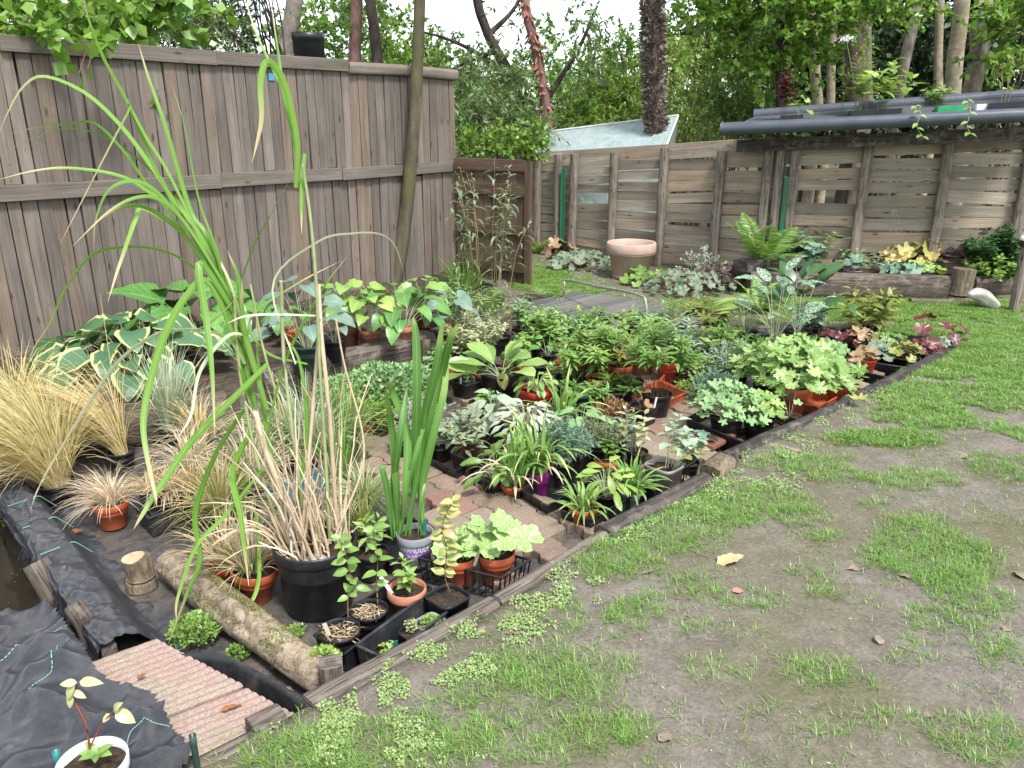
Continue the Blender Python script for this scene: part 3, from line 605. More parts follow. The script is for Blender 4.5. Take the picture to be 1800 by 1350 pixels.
# big woven sheet
def fabz(x, y):
    r1 = 1-abs(MN.noise((x*2.6+y*1.2, y*3.4-x*1.6, 5.)))*2.2; r2 = 1-abs(MN.noise((x*7+y*3, y*6-x*4, 2.)))*2.4
    return -.01+.02*MN.noise((x*3.2, y*3.2, 2.))+.06*max(r1, 0)**2+.020*max(r2, 0)**2+.005*max(0, 1-2.3*abs(MN.noise((x*17+y*6, y*13-x*8, 3.))))+.06*math.exp(-((x+1.32+(y-1.95)*.25)/.13)**2)
fpoly = [G(-260, 1062)[:2], G(10, 1080)[:2], G(78, 1080)[:2], G(118, 1118)[:2], G(150, 1168)[:2], G(178, 1208)[:2], G(278, 1226)[:2], G(305, 1280)[:2], G(358, 1350)[:2], (-.95, 1.2), (-4, 1.2)]
fx = np.arange(-3.0, -.8, .011); fy = np.arange(1.25, 2.6, .011); FX, FY = np.meshgrid(fx, fy, indexing='ij'); IN = inpoly(FX, FY, fpoly)
FZ = np.array([[fabz(a, b) for b in fy] for a in fx])
cell = IN[:-1, :-1] & IN[1:, :-1] & IN[1:, 1:] & IN[:-1, 1:]; ii, jj = np.nonzero(cell); w = len(fy); a = ii*w+jj; F = np.stack([a, a+w, a+w+1, a+1], 1); us, inv = np.unique(F, return_inverse=True)
mb = MB(); mb.add(np.stack([FX, FY, FZ+.02], -1).reshape(-1, 3)[us], inv.reshape(F.shape)); wf = mb.build('fabric_sheet', fab, origin=A(-1.5, 1.9, 0)); tag(wf, 'black woven ground fabric with green marker threads beside the ribbed slab', 'fabric sheet')
mb = MB()
for line in ([(0, 1188), (45, 1162), (50, 1150), (75, 1132), (118, 1126)], [(0, 1275), (60, 1245), (98, 1225), (103, 1190), (110, 1172)], [(218, 1350), (225, 1310), (240, 1290), (275, 1278), (300, 1276)]):
    Pp = cr([G(*p, .03) for p in line], 60)
    for k in range(0, 58, 2):
        sg = [A(p[0], p[1], fabz(p[0], p[1])+.023) for p in Pp[k:k+2]]; sg[1] = sg[0]+(sg[1]-sg[0])*1.3; tube(mb, sg, .0019, 5)
mb.build('marking_thread', threadm, wf)
# ------------------------------------------------------------------ board fence on the hosta side
FA = A(-3.52, 5.24, 0); FB = A(-.60, 8.70, 0); fu = nrm(FB-FA); fn = A(fu[1], -fu[0], 0); FL = np.linalg.norm(FB-FA)
fence = thing('board_fence', 'tall grey fence of close vertical boards with a capped top', 'fence', (FA+FB)/2)
rng = np.random.default_rng(11)
def boards(z0, z1, off, nm):
    mb = MB(); s_ = -2.6
    while s_ < FL:
        w = rng.uniform(.085, .108); w = min(w, FL-s_) if FL-s_ > .04 else .04
        c = FA+fu*(s_+w/2)+fn*(off+rng.normal(0, .004)); ln = rng.normal(0, .004)
        box(mb, c+A(0, 0, (z0+z1)/2+rng.normal(0, .006)), A(0, 0, (z1-z0)/2)+fu*ln, fu*(w/2-rng.uniform(.002, .0055)), fn*.009, rng, .0012); s_ += w
    return mb.build(nm, fencem, fence, smooth=False)
boards(-.02, 1.10, 0, 'lower_boards'); boards(1.20, 2.05, .006, 'upper_boards')
mb = MB(); box(mb, FA+fu*(FL-2.6)/2+A(0, 0, 1.05)-fn*.045, fu*(FL+2.6)/2, A(0, 0, 1.02), fn*.004, rng); mb.build('backing', plain('backing_dark', (.05, .042, .036), .9), fence, False)
def rail(s0, s1, z0, z1, h, off, m_, nm, rough=0):
    mb = MB(); a = FA+fu*s0+A(0, 0, z0)+fn*off; b = FA+fu*s1+A(0, 0, z1)+fn*off
    if rough: tube(mb, cr([a, (a+b)/2+A(0, 0, .01), b], 30), .03, 14, 5, h/.06, amp=.08, seed=3)
    else: box(mb, (a+b)/2, (b-a)/2, A(0, 0, h/2), fn*.022, rng, .002)
    mb.build(nm, m_, fence, smooth=bool(rough), bevel=0 if rough else .004)
for s0, s1, z0, z1 in ((-2.6, -.9, 1.15, 1.15), (-.895, 1.78, 1.15, 1.15), (1.785, 3.0, 1.157, 1.15), (3.005, FL-.02, 1.145, 1.16)): rail(s0, s1, z0, z1, .105, .028, caprail, 'mid_rail')
for s0, s1, z0, z1, rg in ((-2.6, -.2, 2.07, 2.07, 0), (.36, 1.86, 2.08, 2.07, 0), (1.865, 3.15, 2.075, 2.08, 0), (3.155, FL+.02, 2.06, 2.055, 1)): rail(s0, s1, z0, z1, .10, .026, caprail, 'cap_rail', rg)
mb = MB(); c = FA+fu*2.36+A(0, 0, 1.955)+fn*.019; box(mb, c, A(0, 0, .028), fu*.028, fn*.0015, rng); mb.build('blue_patch', plain('blue_paint', (.05, .22, .36), .6, .3, .2, (.3, .2, .12), 30, .55), fence, False)
# dark panel beside it
PA_, PB_ = A(-.58, 8.62, 0), A(.14, 8.18, 0); pu = nrm(PB_-PA_); pn = A(pu[1], -pu[0], 0); PL = np.linalg.norm(PB_-PA_)
pan = thing('fence_panel', 'low dark brown fence panel behind the climbing willow', 'fence', (PA_+PB_)/2); mb = MB(); s_ = 0
while s_ < PL-.03:
    w = rng.uniform(.09, .12); w = min(w, PL-s_); box(mb, PA_+pu*(s_+w/2)+A(0, 0, .60), A(0, 0, .60), pu*(w/2-.003), pn*.009, rng, .001); s_ += w
mb.build('vertical_boards', panelm, pan, False)
for z_ in (.17, .55, .95, 1.19):
    mb = MB(); box(mb, PA_+pu*PL/2+pn*.025+A(0, 0, z_), pu*PL/2, A(0, 0, .055 if z_ > .9 else .045), pn*.014, rng, .002); mb.build('rail', panelm, pan, False)
mb = MB(); box(mb, PB_+pu*.03+A(0, 0, .6), A(0, 0, .63), pu*.03, pn*.03, rng, .002); mb.build('post', panelm, pan, False)
# ------------------------------------------------------------------ slatted fences
metalgreen = plain('green_metal', (.02, .125, .06), .45, .4, .12, (.06, .14, .09), 25, .6)
def slatfence(name, label, a, b, zt0, zt1, nb, posts, seed, strips=(), z0=.05):
    rng = np.random.default_rng(seed); L = np.linalg.norm(b-a); u = (b-a)/L; n = A(u[1], -u[0], 0)
    r = thing(name, label, 'fence', (a+b)/2)
    def s_at(px):
        ss = np.linspace(-.3, L+.3, 600); P = a+ss[:, None]*u; x = 900+CF*P[:, 0]/(P[:, 1]*cT-(.7-CH)*sT); return float(np.interp(px, x, ss))
    ps = [s_at(p) for p in posts]; ed = [0]+ps+[L]
    mb = MB()
    for k in range(len(ed)-1):
        s0, s1 = ed[k], ed[k+1]
        if s1-s0 < .03: continue
        off = rng.normal(0, .012)
        for j in range(nb):
            f = (j+.5)/nb; ht = (zt0+(zt1-zt0)*(s0+s1)/2/L-z0)/nb
            h = ht*rng.uniform(.82, .97); zz = z0+ht*(j+.5)+off+rng.normal(0, .006)
            if rng.uniform() < .03: continue
            tl = rng.normal(0, .006); c = a+u*(s0+s1)/2+A(0, 0, zz)+n*(-.02+rng.normal(0, .004))
            box(mb, c, u*((s1-s0)/2-.003)+A(0, 0, tl+(zt1-zt0)*(s1-s0)/L/2*f), A(0, 0, h/2), n*.01, rng, .002)
    mb.build('slats', slatm, r, False)
    mb = MB(); box(mb, a+u*L/2+A(0, 0, (zt0+zt1)/2+.0)+n*-.043, u*L/2+A(0, 0, (zt1-zt0)/2), A(0, 0, .05), n*.012, rng, .002); mb.build('top_rail', slatm, r, False)
    for s_, p in zip(ps, posts):
        z1 = zt0+(zt1-zt0)*s_/L; z1 = z1-.03+rng.normal(0, .03) if name != 'slat_fence' or seed == 1 else z1+.06
        ln = rng.normal(0, .012); mb = MB(); tube(mb, cr([a+u*s_+n*.045, a+u*(s_+ln/2)+n*.045+A(0, 0, z1/2), a+u*(s_+ln)+n*.045+A(0, 0, z1)], 20), .048, 12, 5, .75, up=n, amp=.09, seed=int(p) % 50); mb.build('post', postm, r)
    for p in strips:
        s_ = s_at(p); mb = MB(); box(mb, a+u*s_+n*.07+A(0, 0, .58), A(0, 0, .48), u*.022, n*.004, rng); box(mb, a+u*(s_-.02)+n*.085+A(0, 0, .58 if seed == 1 else .7), A(0, 0, .48 if seed == 1 else .6), u*.003, n*.016, rng); mb.build('metal_strip', metalgreen, r, False)
    return r
SA0, SA1, SB1 = A(-.3, 10.95, 0), A(2.60, 8.55, 0), A(5.7, 7.68, 0)
slatfence('slat_fence', 'grey pallet slat fence behind the large terracotta pot', SA0, SA1, 1.13, 1.40, 11, (948, 985, 1010, 1080, 1165, 1262), 1, (996,))
slatfence('slat_fence', 'pallet slat fence with tall posts under the grey gutter pipes', SA1+A(.01, .0, 0), SB1, 1.40, 1.47, 11, (1340, 1362, 1388, 1508, 1648, 1788), 2, (1376,), .1)
# staging with gutters
g0, g1 = D(1266, 227, 8.3), D(1850, 200, 7.4); h0, h1 = D(1325, 203, 9.0), D(1860, 164, 8.1)
stg = thing('plant_staging', 'long plant shelf edged by two grey gutter pipes above the slat fence', 'plant shelf', (g0+h1)/2)
for nm, a, b, rd in (('front_pipe', g0, g1, .062), ('back_pipe', h0, h1, .064)):
    mb = MB(); tube(mb, [a, (a+b)/2, b], rd, 20, dome=0); tube(mb, [a+(b-a)*.0-A(.002, 0, 0), a+(b-a)*.001], rd*1.03, 20); mb.build(nm, gutterm, stg)
mb = MB(); SQ = q = [g0+A(.1, .06, .01), g1+A(0, .06, .01), h1+A(0, -.06, -.01), h0+A(0, -.06, -.01)]; V = q+[p-A(0, 0, .03) for p in q]
mb.add(V, [[0, 1, 2, 3], [7, 6, 5, 4], [0, 4, 5, 1], [1, 5, 6, 2], [2, 6, 7, 3], [3, 7, 4, 0]]); mb.build('shelf_top', plain('shelf_felt', (.06, .06, .065), .8), stg, False)
for k in (.06, .36, .66, .94):
    for a, b, in ((h0, h1),):
        p = a+(b-a)*k; mb = MB(); box(mb, A(p[0], p[1], p[2]/2-.04), A(0, 0, p[2]/2-.05), A(.03, 0, 0), A(0, .03, 0), rng); mb.build('leg', postm, stg, False)
mb = MB(); a = g0*.98+A(.3, .45, -.14); b = g1+A(0, .2, -.16); box(mb, (a+b)/2, (b-a)/2, A(0, 0, .06), A(0, .02, 0), rng); mb.build('bearer', edgedark, stg, False)
def shelf(k, d):                                          # point on the shelf, k along, d from front to back
    a = SQ[0]+(SQ[1]-SQ[0])*k; b = SQ[3]+(SQ[2]-SQ[3])*k; return a+(b-a)*d
# polythene frame behind the fence
t = NT('polythene'); n = t.noise(t.obj(), 9, 6, .75, 1.5); c = t.ramp(n, [(.35, (.32, .41, .40)), (.65, (.50, .57, .56))]); poly = t.bsdf(c, .25, .6, t.bump(n, .6, .03), .3)
a, b = D(966, 232, 11.3), D(1192, 204, 10.4); cf = thing('cold_frame', 'pale polythene covered frame rising behind the slat fence', 'cold frame', A(1.3, 10.5, 0))
fo = A(-.25, -.62, -.38); bo = A(.06, .5, -.38); V = [a, b, b+fo, a+fo, b+bo, a+bo]
mb = MB(); m_ = 24
gr = np.array([[V[0]+(V[1]-V[0])*i/m_+fo*j/8+A(0, 0, .012*MN.noise((i*.7, j*.9, 3))) for j in range(9)] for i in range(m_+1)]).reshape(-1, 3); i = np.arange(m_)[:, None]*9; j = np.arange(8)[None]; mb.add(gr, np.stack([i+j, i+j+1, i+10+j, i+9+j], -1).reshape(-1, 4))
mb.add([V[0], V[1], V[4], V[5]], np.array([[0, 1, 2, 3]])); mb.add([V[1], V[2], V[4]], np.array([[0, 1, 2]])); mb.add([V[0], V[3], V[5]], np.array([[0, 1, 2]]))
lowf = [p for p in (V[3], V[2], V[4], V[5])]; mb.add(lowf+[A(p[0], p[1], 0) for p in lowf], np.array([[0, 1, 5, 4], [1, 2, 6, 5], [2, 3, 7, 6], [3, 0, 4, 7]])); mb.build('cover', poly, cf)
mb = MB(); 
for p0, p1 in ((V[0], V[1]), (V[1], V[2]), (V[1], V[4]), (V[0], V[3]), (V[2], V[3])): tube(mb, [p0+A(0, 0, .008), p1+A(0, 0, .008)], .012, 6)
mb.build('frame', plain('frame_white', (.6, .62, .62), .5), cf)
# bridge, handrail, post with cap
dk = [G(1062, 548, .06), G(1140, 527, .06)]; du = nrm(dk[1]-dk[0]); dn = A(-du[1], du[0], 0)
br = thing('boardwalk', 'small grey plank bridge beside the bent handrail', 'boardwalk', G(1110, 535, 0)); rng = np.random.default_rng(4)
o_ = G(1128, 566, .06); mb = MB()
for k in range(9): box(mb, o_+dn*(.06+k*.125)+du*(.05+rng.normal(0, .02)), du*.52, dn*.058, A(0, 0, .02), rng, .002)
mb.build('planks', deckm, br, False); mb = MB()
for e in (-.35, .4): box(mb, o_+dn*.56+du*e-A(0, 0, .06), dn*.56, du*.04, A(0, 0, .038), rng)
mb.build('bearers', edgedark, br, False)
a, b = D(992, 492, 7.15), D(1118, 517, 6.15); e = D(1136, 532, 6.02); mb = MB()
tube(mb, cr([A(a[0], a[1], -.05), A(a[0], a[1], a[2]-.06), a+A(.03, -.02, 0), (a+b)/2, b, e+A(0, 0, -.02), A(e[0], e[1], -.1)], 60), .011, 10); tag(mb.build('handrail', steel, origin=a), 'bent galvanised tube handrail beside the plank bridge', 'handrail')
c = D(1799, 460, 6.9); p = thing('capped_post', 'pale post with a white and black cap at the edge of the far bed', 'post', A(c[0], c[1], 0))
mb = MB(); tube(mb, [A(c[0], c[1], -.05), A(c[0], c[1], .3), A(c[0], c[1], .58)], .035, 12, 5); mb.build('shaft', postm, p)
mb = MB(); lathe(mb, A(c[0], c[1], .58), [(.001, 0), (.055, 0), (.06, .03), (.055, .055)], 20); mb.build('band', black, p)
mb = MB(); lathe(mb, A(c[0], c[1], .635), [(.06, 0), (.062, .02), (.05, .035), (.001, .04)], 20); mb.build('cap', whitebk, p)
# ------------------------------------------------------------------ plants
def f_bush(r, c, rng, H, R, n=8, per=12, L=.05, W=.015, mat=None, stem=None, prof='lan', droop=.7, rise=.45, rb=.3, t0=.15, ns=3, sr=.0016, bend=.3, cup=.2, flat=.0, tip=None):
    mb, ms = MB(), MB(); az = rng.uniform(0, 2*PI, n); q = np.sqrt(rng.uniform(0, 1, n)); tp = np.stack([np.cos(az)*q*R, np.sin(az)*q*R, H*(1-.35*q**2)*rng.uniform(.72, 1.05, n)], 1)
    b = np.stack([np.cos(az)*q*R*rb, np.sin(az)*q*R*rb, np.zeros(n)], 1)
    K = 6; t = np.linspace(0, 1, K); md = (b+tp)/2+np.stack([-np.cos(az)*q*R*.12, -np.sin(az)*q*R*.12, H*.1*np.ones(n)], 1)*bend*3
    P = ((1-t)**2)[None, :, None]*b[:, None]+(2*t*(1-t))[None, :, None]*md[:, None]+(t**2)[None, :, None]*tp[:, None]+rng.normal(0, .012*H, (n, K, 3))*t[None, :, None]
    P = P+np.asarray(c); stems(ms, P, sr)
    u = np.tile(np.linspace(t0, 1, per)**.85, (n, 1)); i = np.clip((u*(K-1)).astype(int), 0, K-2); f = (u*(K-1)-i)[..., None]
    ii = np.arange(n)[:, None]; B = P[ii, i]*(1-f)+P[ii, i+1]*f; T = nrm(P[ii, i+1]-P[ii, i])
    a = (np.arange(per)*2.4)[None]+rng.uniform(0, 6, (n, 1))+rng.normal(0, .3, (n, per))
    out = np.stack([np.cos(a), np.sin(a), np.zeros_like(a)], -1); d = nrm(out+T*(rise+.6*u[..., None]**3)+rng.normal(0, .15, out.shape))
    sz = (rng.uniform(.7, 1.15, (n, per))*(1-.45*np.abs(u-.55)**1.5)*np.where(u > .9, .65, 1)).ravel()
    leaves(mb, B.reshape(-1, 3), d.reshape(-1, 3), (T+out*flat*0+A(0, 0, .6)).reshape(-1, 3), L*sz, W*sz, prof, ns, droop*rng.uniform(.4, 1.5, n*per), cup, 0, rng)
    ms.build('stems', stem or stemg, r); return mb.build('foliage', mat, r)
def f_mound(r, c, rng, H, R, n=24, rl=.03, lobes=7, mat=None, stem=None, depth=.25, teeth=.05, flat=.5, notch=True, cup=.15, lo=.1):
    mb, ms = MB(), MB(); az = np.arange(n)*2.4+rng.uniform(0, .6, n); q = np.sqrt((np.arange(n)+.5)/n); el = np.clip(1-q**2, lo, 1)
    tp = np.stack([np.cos(az)*q*R, np.sin(az)*q*R, H*(np.sqrt(el)*.75+.2*rng.uniform(0, 1, n))], 1); tp = tp*rng.uniform(.85, 1.08, (n, 1))+np.asarray(c)
    nn = np.stack([np.cos(az)*q*(1-flat), np.sin(az)*q*(1-flat), np.full(n, .7)], 1)+rng.normal(0, .22, (n, 3)); nn[:, 1] -= .12
    lobed(mb, rng, tp, nn, rl*rng.uniform(.65, 1.2, n), lobes, depth, notch, cup, teeth)
    b = np.asarray(c)+np.stack([np.cos(az)*R*.08, np.sin(az)*R*.08, np.zeros(n)], 1); t = np.linspace(0, 1, 5)[None, :, None]
    md = (b+tp)/2+A(0, 0, .16*H); P = (1-t)**2*b[:, None]+2*t*(1-t)*md[:, None]+t**2*tp[:, None]; stems(ms, P, .0013+rl*.02)
    ms.build('stems', stem or stemw, r); return mb.build('foliage', mat, r)
def f_hosta(r, c, rng, H, R, n=16, L=.12, W=.09, mat=None, stem=None, prof='heart', droop=.9, cup=.22, wave=.08, sr=.003, lo=.35, up=.35):
    mb, ms = MB(), MB(); az = np.arange(n)*2.4+rng.uniform(0, .7, n); q = np.sqrt((np.arange(n)+.6)/n)
    tp = np.stack([np.cos(az)*q*R*.72, np.sin(az)*q*R*.72, H*(lo+(1-lo)*(1-q**1.6))*rng.uniform(.85, 1.1, n)], 1)+np.asarray(c)
    b = np.asarray(c)+np.stack([np.cos(az)*R*.06, np.sin(az)*R*.06, np.zeros(n)], 1); t = np.linspace(0, 1, 6)[None, :, None]
    md = (b+tp)/2+A(0, 0, .2*H); P = (1-t)**2*b[:, None]+2*t*(1-t)*md[:, None]+t**2*tp[:, None]; stems(ms, P, sr)
    d = np.stack([np.cos(az), np.sin(az), up-.5*q], 1)+rng.normal(0, .16, (n, 3)); s = rng.uniform(.7, 1.12, n)
    leaves(mb, tp, d, A(0, 0, 1)+rng.normal(0, .22, (n, 3))+A(0, -.25, 0), L*s, W*s*rng.uniform(.9, 1.1, n), prof, 8, droop*rng.uniform(.5, 1.4, n), cup, wave, rng)
    ms.build('stems', stem or stemw, r); return mb.build('foliage', mat, r)
def f_tuft(r, c, rng, H, R=0, n=200, w=.003, mat=None, spread=.5, droop=.9, lean=(0, 0), r0=.03, K=6, fold=0, n2=0, mat2=None, stem=None):
    mb = MB(); blades(mb, rng, c, n, H, spread, w, r0, droop, lean, K, 0, .45, fold); o = mb.build('blades', mat, r)
    if n2:
        m2 = MB(); blades(m2, rng, c, n2, H*.8, spread*1.2, w, r0, droop*1.3, lean, K, 0, .5, fold); m2.build('dry_blades', mat2, r)
    return o
def f_cushion(r, c, rng, H, R, n=900, L=.012, W=.007, mat=None, stem=None, up=.7, ell=1.0):
    mb = MB(); az = rng.uniform(0, 2*PI, n); q = np.sqrt(rng.uniform(0, 1, n)); lump = np.array([.8+.35*MN.noise((math.cos(a)*x*2.3+R*9, math.sin(a)*x*2.3, R*31)) for a, x in zip(az, q)])
    z = H*np.sqrt(np.clip(1-q**2.4, 0, 1))*lump*rng.uniform(.45, 1, n)**.5; P = np.stack([np.cos(az)*q*R, np.sin(az)*q*R*ell, z], 1)+np.asarray(c)
    d = np.stack([np.cos(az)*q, np.sin(az)*q, np.full(n, up)], 1)+rng.normal(0, .55, (n, 3)); flecks(mb, P, d, rng.normal(0, .6, (n, 3))+A(0, 0, 1), L*rng.uniform(.6, 1.2, n), W*rng.uniform(.7, 1.2, n)); return mb.build('foliage', mat, r)
def f_feather(r, c, rng, H, R, n=40, per=40, L=.012, W=.0022, mat=None, stem=None, lean=(0, 0), bend=.3):
    mb, ms = MB(), MB(); az = rng.uniform(0, 2*PI, n); q = np.sqrt(rng.uniform(0, 1, n)); tp = np.stack([np.cos(az)*q*R+lean[0]*H, np.sin(az)*q*R+lean[1]*H, H*(1-.55*q**2)*rng.uniform(.6, 1.05, n)], 1)
    t = np.linspace(0, 1, 6)[None, :, None]; b = tp*A(.12, .12, 0); md = (b+tp)/2+A(0, 0, 1)*H*.15; P = np.asarray(c)+(1-t)**2*b[:, None]+2*t*(1-t)*md[:, None]+t**2*tp[:, None]; stems(ms, P, .0012)
    u = rng.uniform(.25, 1, (n, per)); i = np.clip((u*5).astype(int), 0, 4); f = (u*5-i)[..., None]; ii = np.arange(n)[:, None]; B = (P[ii, i]*(1-f)+P[ii, i+1]*f).reshape(-1, 3); T = nrm(P[ii, i+1]-P[ii, i]).reshape(-1, 3)
    flecks(mb, B, T*.7+rng.normal(0, .6, B.shape), rng.normal(0, 1, B.shape), L*rng.uniform(.6, 1.3, len(B)), W); ms.build('stems', stem or stemg, r); return mb.build('foliage', mat, r)
def frond(mb, ms, rng, c, az, L, el, droop, npin=22, pl=.22, pw=.05, sub=0):
    K = 14; d = A(math.cos(az)*math.cos(el), math.sin(az)*math.cos(el), math.sin(el)); P = [np.asarray(c, float)]
    for k in range(K-1): P.append(P[-1]+d*L/(K-1)); d = nrm(d-A(0, 0, droop/(K-1)*(.6+k/K)))
    P = np.array(P); stems(ms, P[None], .0016)
    T = nrm(np.gradient(P, axis=0)); u = np.linspace(.12, .99, npin); i = np.clip((u*(K-1)).astype(int), 0, K-2); f = (u*(K-1)-i)[:, None]; B = P[i]*(1-f)+P[i+1]*f; Tt = T[i]; S = nrm(np.cross(Tt, A(0, 0, 1))); ln = L*pl*np.sin(PI*np.clip(u*.86+.12, 0, 1))**.8
    for sg in (-1, 1):
        leaves(mb, B, S*sg+Tt*.45+rng.normal(0, .05, B.shape), np.cross(S, Tt), ln, L*pw*np.ones(npin), 'lan', 3, .3, .1, 0, rng)
def f_fern(r, c, rng, H, R, n=9, mat=None, stem=None, el=(.5, 1.1), droop=1.1, az=None, pl=.2, pw=.045, npin=24):
    mb, ms = MB(), MB()
    for k in range(n): frond(mb, ms, rng, c, rng.uniform(*az) if az else k*2*PI/n+rng.uniform(-.3, .3), R*rng.uniform(.7, 1.1), rng.uniform(*el), droop*rng.uniform(.7, 1.3), npin, pl, pw)
    ms.build('stems', stem or stemg, r); return mb.build('foliage', mat, r)
# ---- pots
def potmesh(r, c, w, h, pk, rng, tilt=None):
    m = dict(o=orange, r=redp, b=black, d=blackd, g=greyp, c=clay, n=brick_p, t=taupe, e=darkgreenp, m=purple, C=claybig, u=bluep, l=limep, w=whitebk)[pk[0]]; R = w/2; sq = 5 if 's' in pk[1:] else 0; ns = 32 if not sq else 28
    rb = .72 if not sq else .78
    if pk[0] in 'cC': pr = [(.001, 0), (R*rb*.93, 0), (R*rb*.97, h*.02), (R*.86, h*.70), (R*.97, h*.71), (R*1.0, h*.75), (R*.99, h*.97), (R*.95, h), (R*.88, h*.985), (R*.86, h*.75), (R*.80, h*.6)]
    elif pk[0] in 'bdet': pr = [(.001, 0), (R*rb*.98, 0), (R*rb, h*.03), (R*.95, h*.90), (R*.985, h*.905), (R, h*.93), (R, h*.985), (R*.98, h), (R*.94, h*.985), (R*.93, h*.85), (R*.88, h*.6)]
    else: pr = [(.001, 0), (R*rb*.96, 0), (R*rb, h*.04), (R*.90, h*.74), (R*.97, h*.75), (R*.99, h*.78), (R, h*.985), (R*.98, h), (R*.945, h*.985), (R*.93, h*.78), (R*.88, h*.6)]
    if 'T' in pk: pr = [(.001, 0), (R*.78, 0), (R*.81, h*.03), (R*.93, h*.83), (R*.985, h*.835), (R, h*.86), (R*1.005, h*.97), (R*.99, h), (R*.955, h*.985), (R*.94, h*.8), (R*.9, h*.6)]
    rot = math.atan2(E1[1], E1[0]) if sq else rng.uniform(0, 1)
    mb = MB(); lathe(mb, c, pr, ns, sq, rot, tilt=tilt); mb.build('pot', m, r)
    mb = MB(); k = [(.001, h*.86), (R*.3, h*.865), (R*.6, h*.85), (R*.93, h*.82)]; lathe(mb, c, k, ns, sq, rot, tilt=tilt)
    V = mb.v[0]; V[:, 2] += np.array([MN.noise(tuple(p*90)) for p in V])*.005; mb.build('soil', compost, r)
def rimpos(px, py, wpx, ratio, floor):
    h = .12
    for _ in range(8):
        p = G(px, py, floor+h); w = wpx*mpp(p); h = w*ratio
    return p, w, h
SEED = [100]
def pp(name, label, px, py, wpx, pk, fn, H, R=0, cat='potted plant', floor=-.12, ratio=.82, group='pots standing in the plant bed', px_sizes=True, tag_=None, tilt=None, extra=None, dx=0, dy=0, **kw):
    SEED[0] += 1; rng = np.random.default_rng(SEED[0])
    p, w, h = rimpos(px, py, wpx, ratio, floor); s = mpp(p)
    r = thing(name, label, cat, (p[0], p[1], floor), group)
    if pk: potmesh(r, A(p[0], p[1], floor), w, h, pk, rng, tilt); top = A(p[0], p[1], floor+h*.84)
    else: top = A(p[0], p[1], floor)
    for k in ('L', 'W', 'w', 'rl', 'r0'):
        if k in kw: kw[k] = kw[k]*s
    if fn: fn(r, top+A(dx*s, dy*s, 0), rng, H=H*s/.94, R=R*s, **kw)
    for tg in (tag_ or []):
        mt, ax, ay, hh, tl = tg; mb = MB(); b = top+A(ax*w, ay*w, -.01); box(mb, b+A(tl*.3, -.01, hh*s/2), A(tl, -.01, hh*s/2+.005), A(.006, .004, 0), A(.0006, -.0008, 0), rng); mb.build('plant_label', mt, r, False)
    if extra: extra(r, A(p[0], p[1], floor), w, h, rng)
    return r
def gp(name, label, px, py, z, fn, H, R, cat='plant', group=None, Y=None, **kw):   # planted in the ground
    SEED[0] += 1; rng = np.random.default_rng(SEED[0]); p = G(px, py, z) if Y is None else D(px, py, Y); s = mpp(p); r = thing(name, label, cat, p, group)
    for k in ('L', 'W', 'w', 'rl', 'r0'):
        if k in kw: kw[k] = kw[k]*s
    fn(r, p, rng, H=H*s/.94, R=R*s, **kw); return r
# ---- trays
def tray(label, a, b, c, h, m=black, style='', name='plant_tray', cat='tray', z=None, rimz=None):
    """a, b, c: photo pixels of three rim corners in order (b is the corner nearest the viewer)"""
    rz = -.12+h if rimz is None else rimz
    a, b, c = G(*a, rz), G(*b, rz), G(*c, rz); u, v = a-b, c-b
    r = thing(name, label, cat, A(*((a+c)/2)[:2], rz-h)); cen = (a+c)/2; up = A(0, 0, h)
    P = [b, a, a+v, c]; ins = .93; bt = [cen+(p-cen)*ins-up for p in P]; th = .004
    inn = [cen+(p-cen)*(1-2*th/np.linalg.norm(p-cen)*1.4) for p in P]; inb = [cen+(p-cen)*(ins-.02)-up+A(0, 0, .004) for p in P]
    mb = MB(); j = np.arange(4); k = (j+1) % 4
    if style == 'slat':
        for i in range(4):
            p0, p1, q0, q1 = P[i], P[(i+1) % 4], bt[i], bt[(i+1) % 4]; L = np.linalg.norm(p1-p0); n = max(4, int(L/.028))
            nn = nrm(np.cross(p1-p0, A(0, 0, 1)))
            for s_ in np.linspace(0, 1, n+1): tube(mb, [q0+(q1-q0)*s_, (p0+p1)/2*0+p0+(p1-p0)*s_-A(0, 0, .004)], .0032, 5, 4)
            for f in (0, .25): tube(mb, [q0+(p0-q0)*f, q1+(p1-q1)*f], .0038, 5, 4)
        for s_ in np.linspace(0, 1, 9): tube(mb, [bt[0]+(bt[1]-bt[0])*s_, bt[3]+(bt[2]-bt[3])*s_], .004, 5, 4)
    else:
        mb.add(P+bt, np.stack([j, k, 4+k, 4+j], 1)); mb.add(bt, np.array([[0, 1, 2, 3]])); mb.add(inn+inb, np.stack([k, j, 4+j, 4+k], 1)); mb.add(inb, np.array([[3, 2, 1, 0]]))
        for i in range(4):
            p0, p1, q0, q1 = P[i], P[(i+1) % 4], bt[i], bt[(i+1) % 4]; L = np.linalg.norm(p1-p0); n = max(3, int(L/.07))
            for s_ in np.linspace(0, 1, n+1)[1:-1]: tube(mb, [q0+(q1-q0)*s_, p0+(p1-p0)*s_-A(0, 0, .003)], .004, 6)
    mb.build('tray_body', m, r, False)
    mb = MB(); nr = 5
    for i in range(4): tube(mb, [P[i]+(P[i]-P[(i+1) % 4])*.003, P[(i+1) % 4]+(P[(i+1) % 4]-P[i])*.003], .0055, 8, 3)
    mb.build('rim', m, r); return r
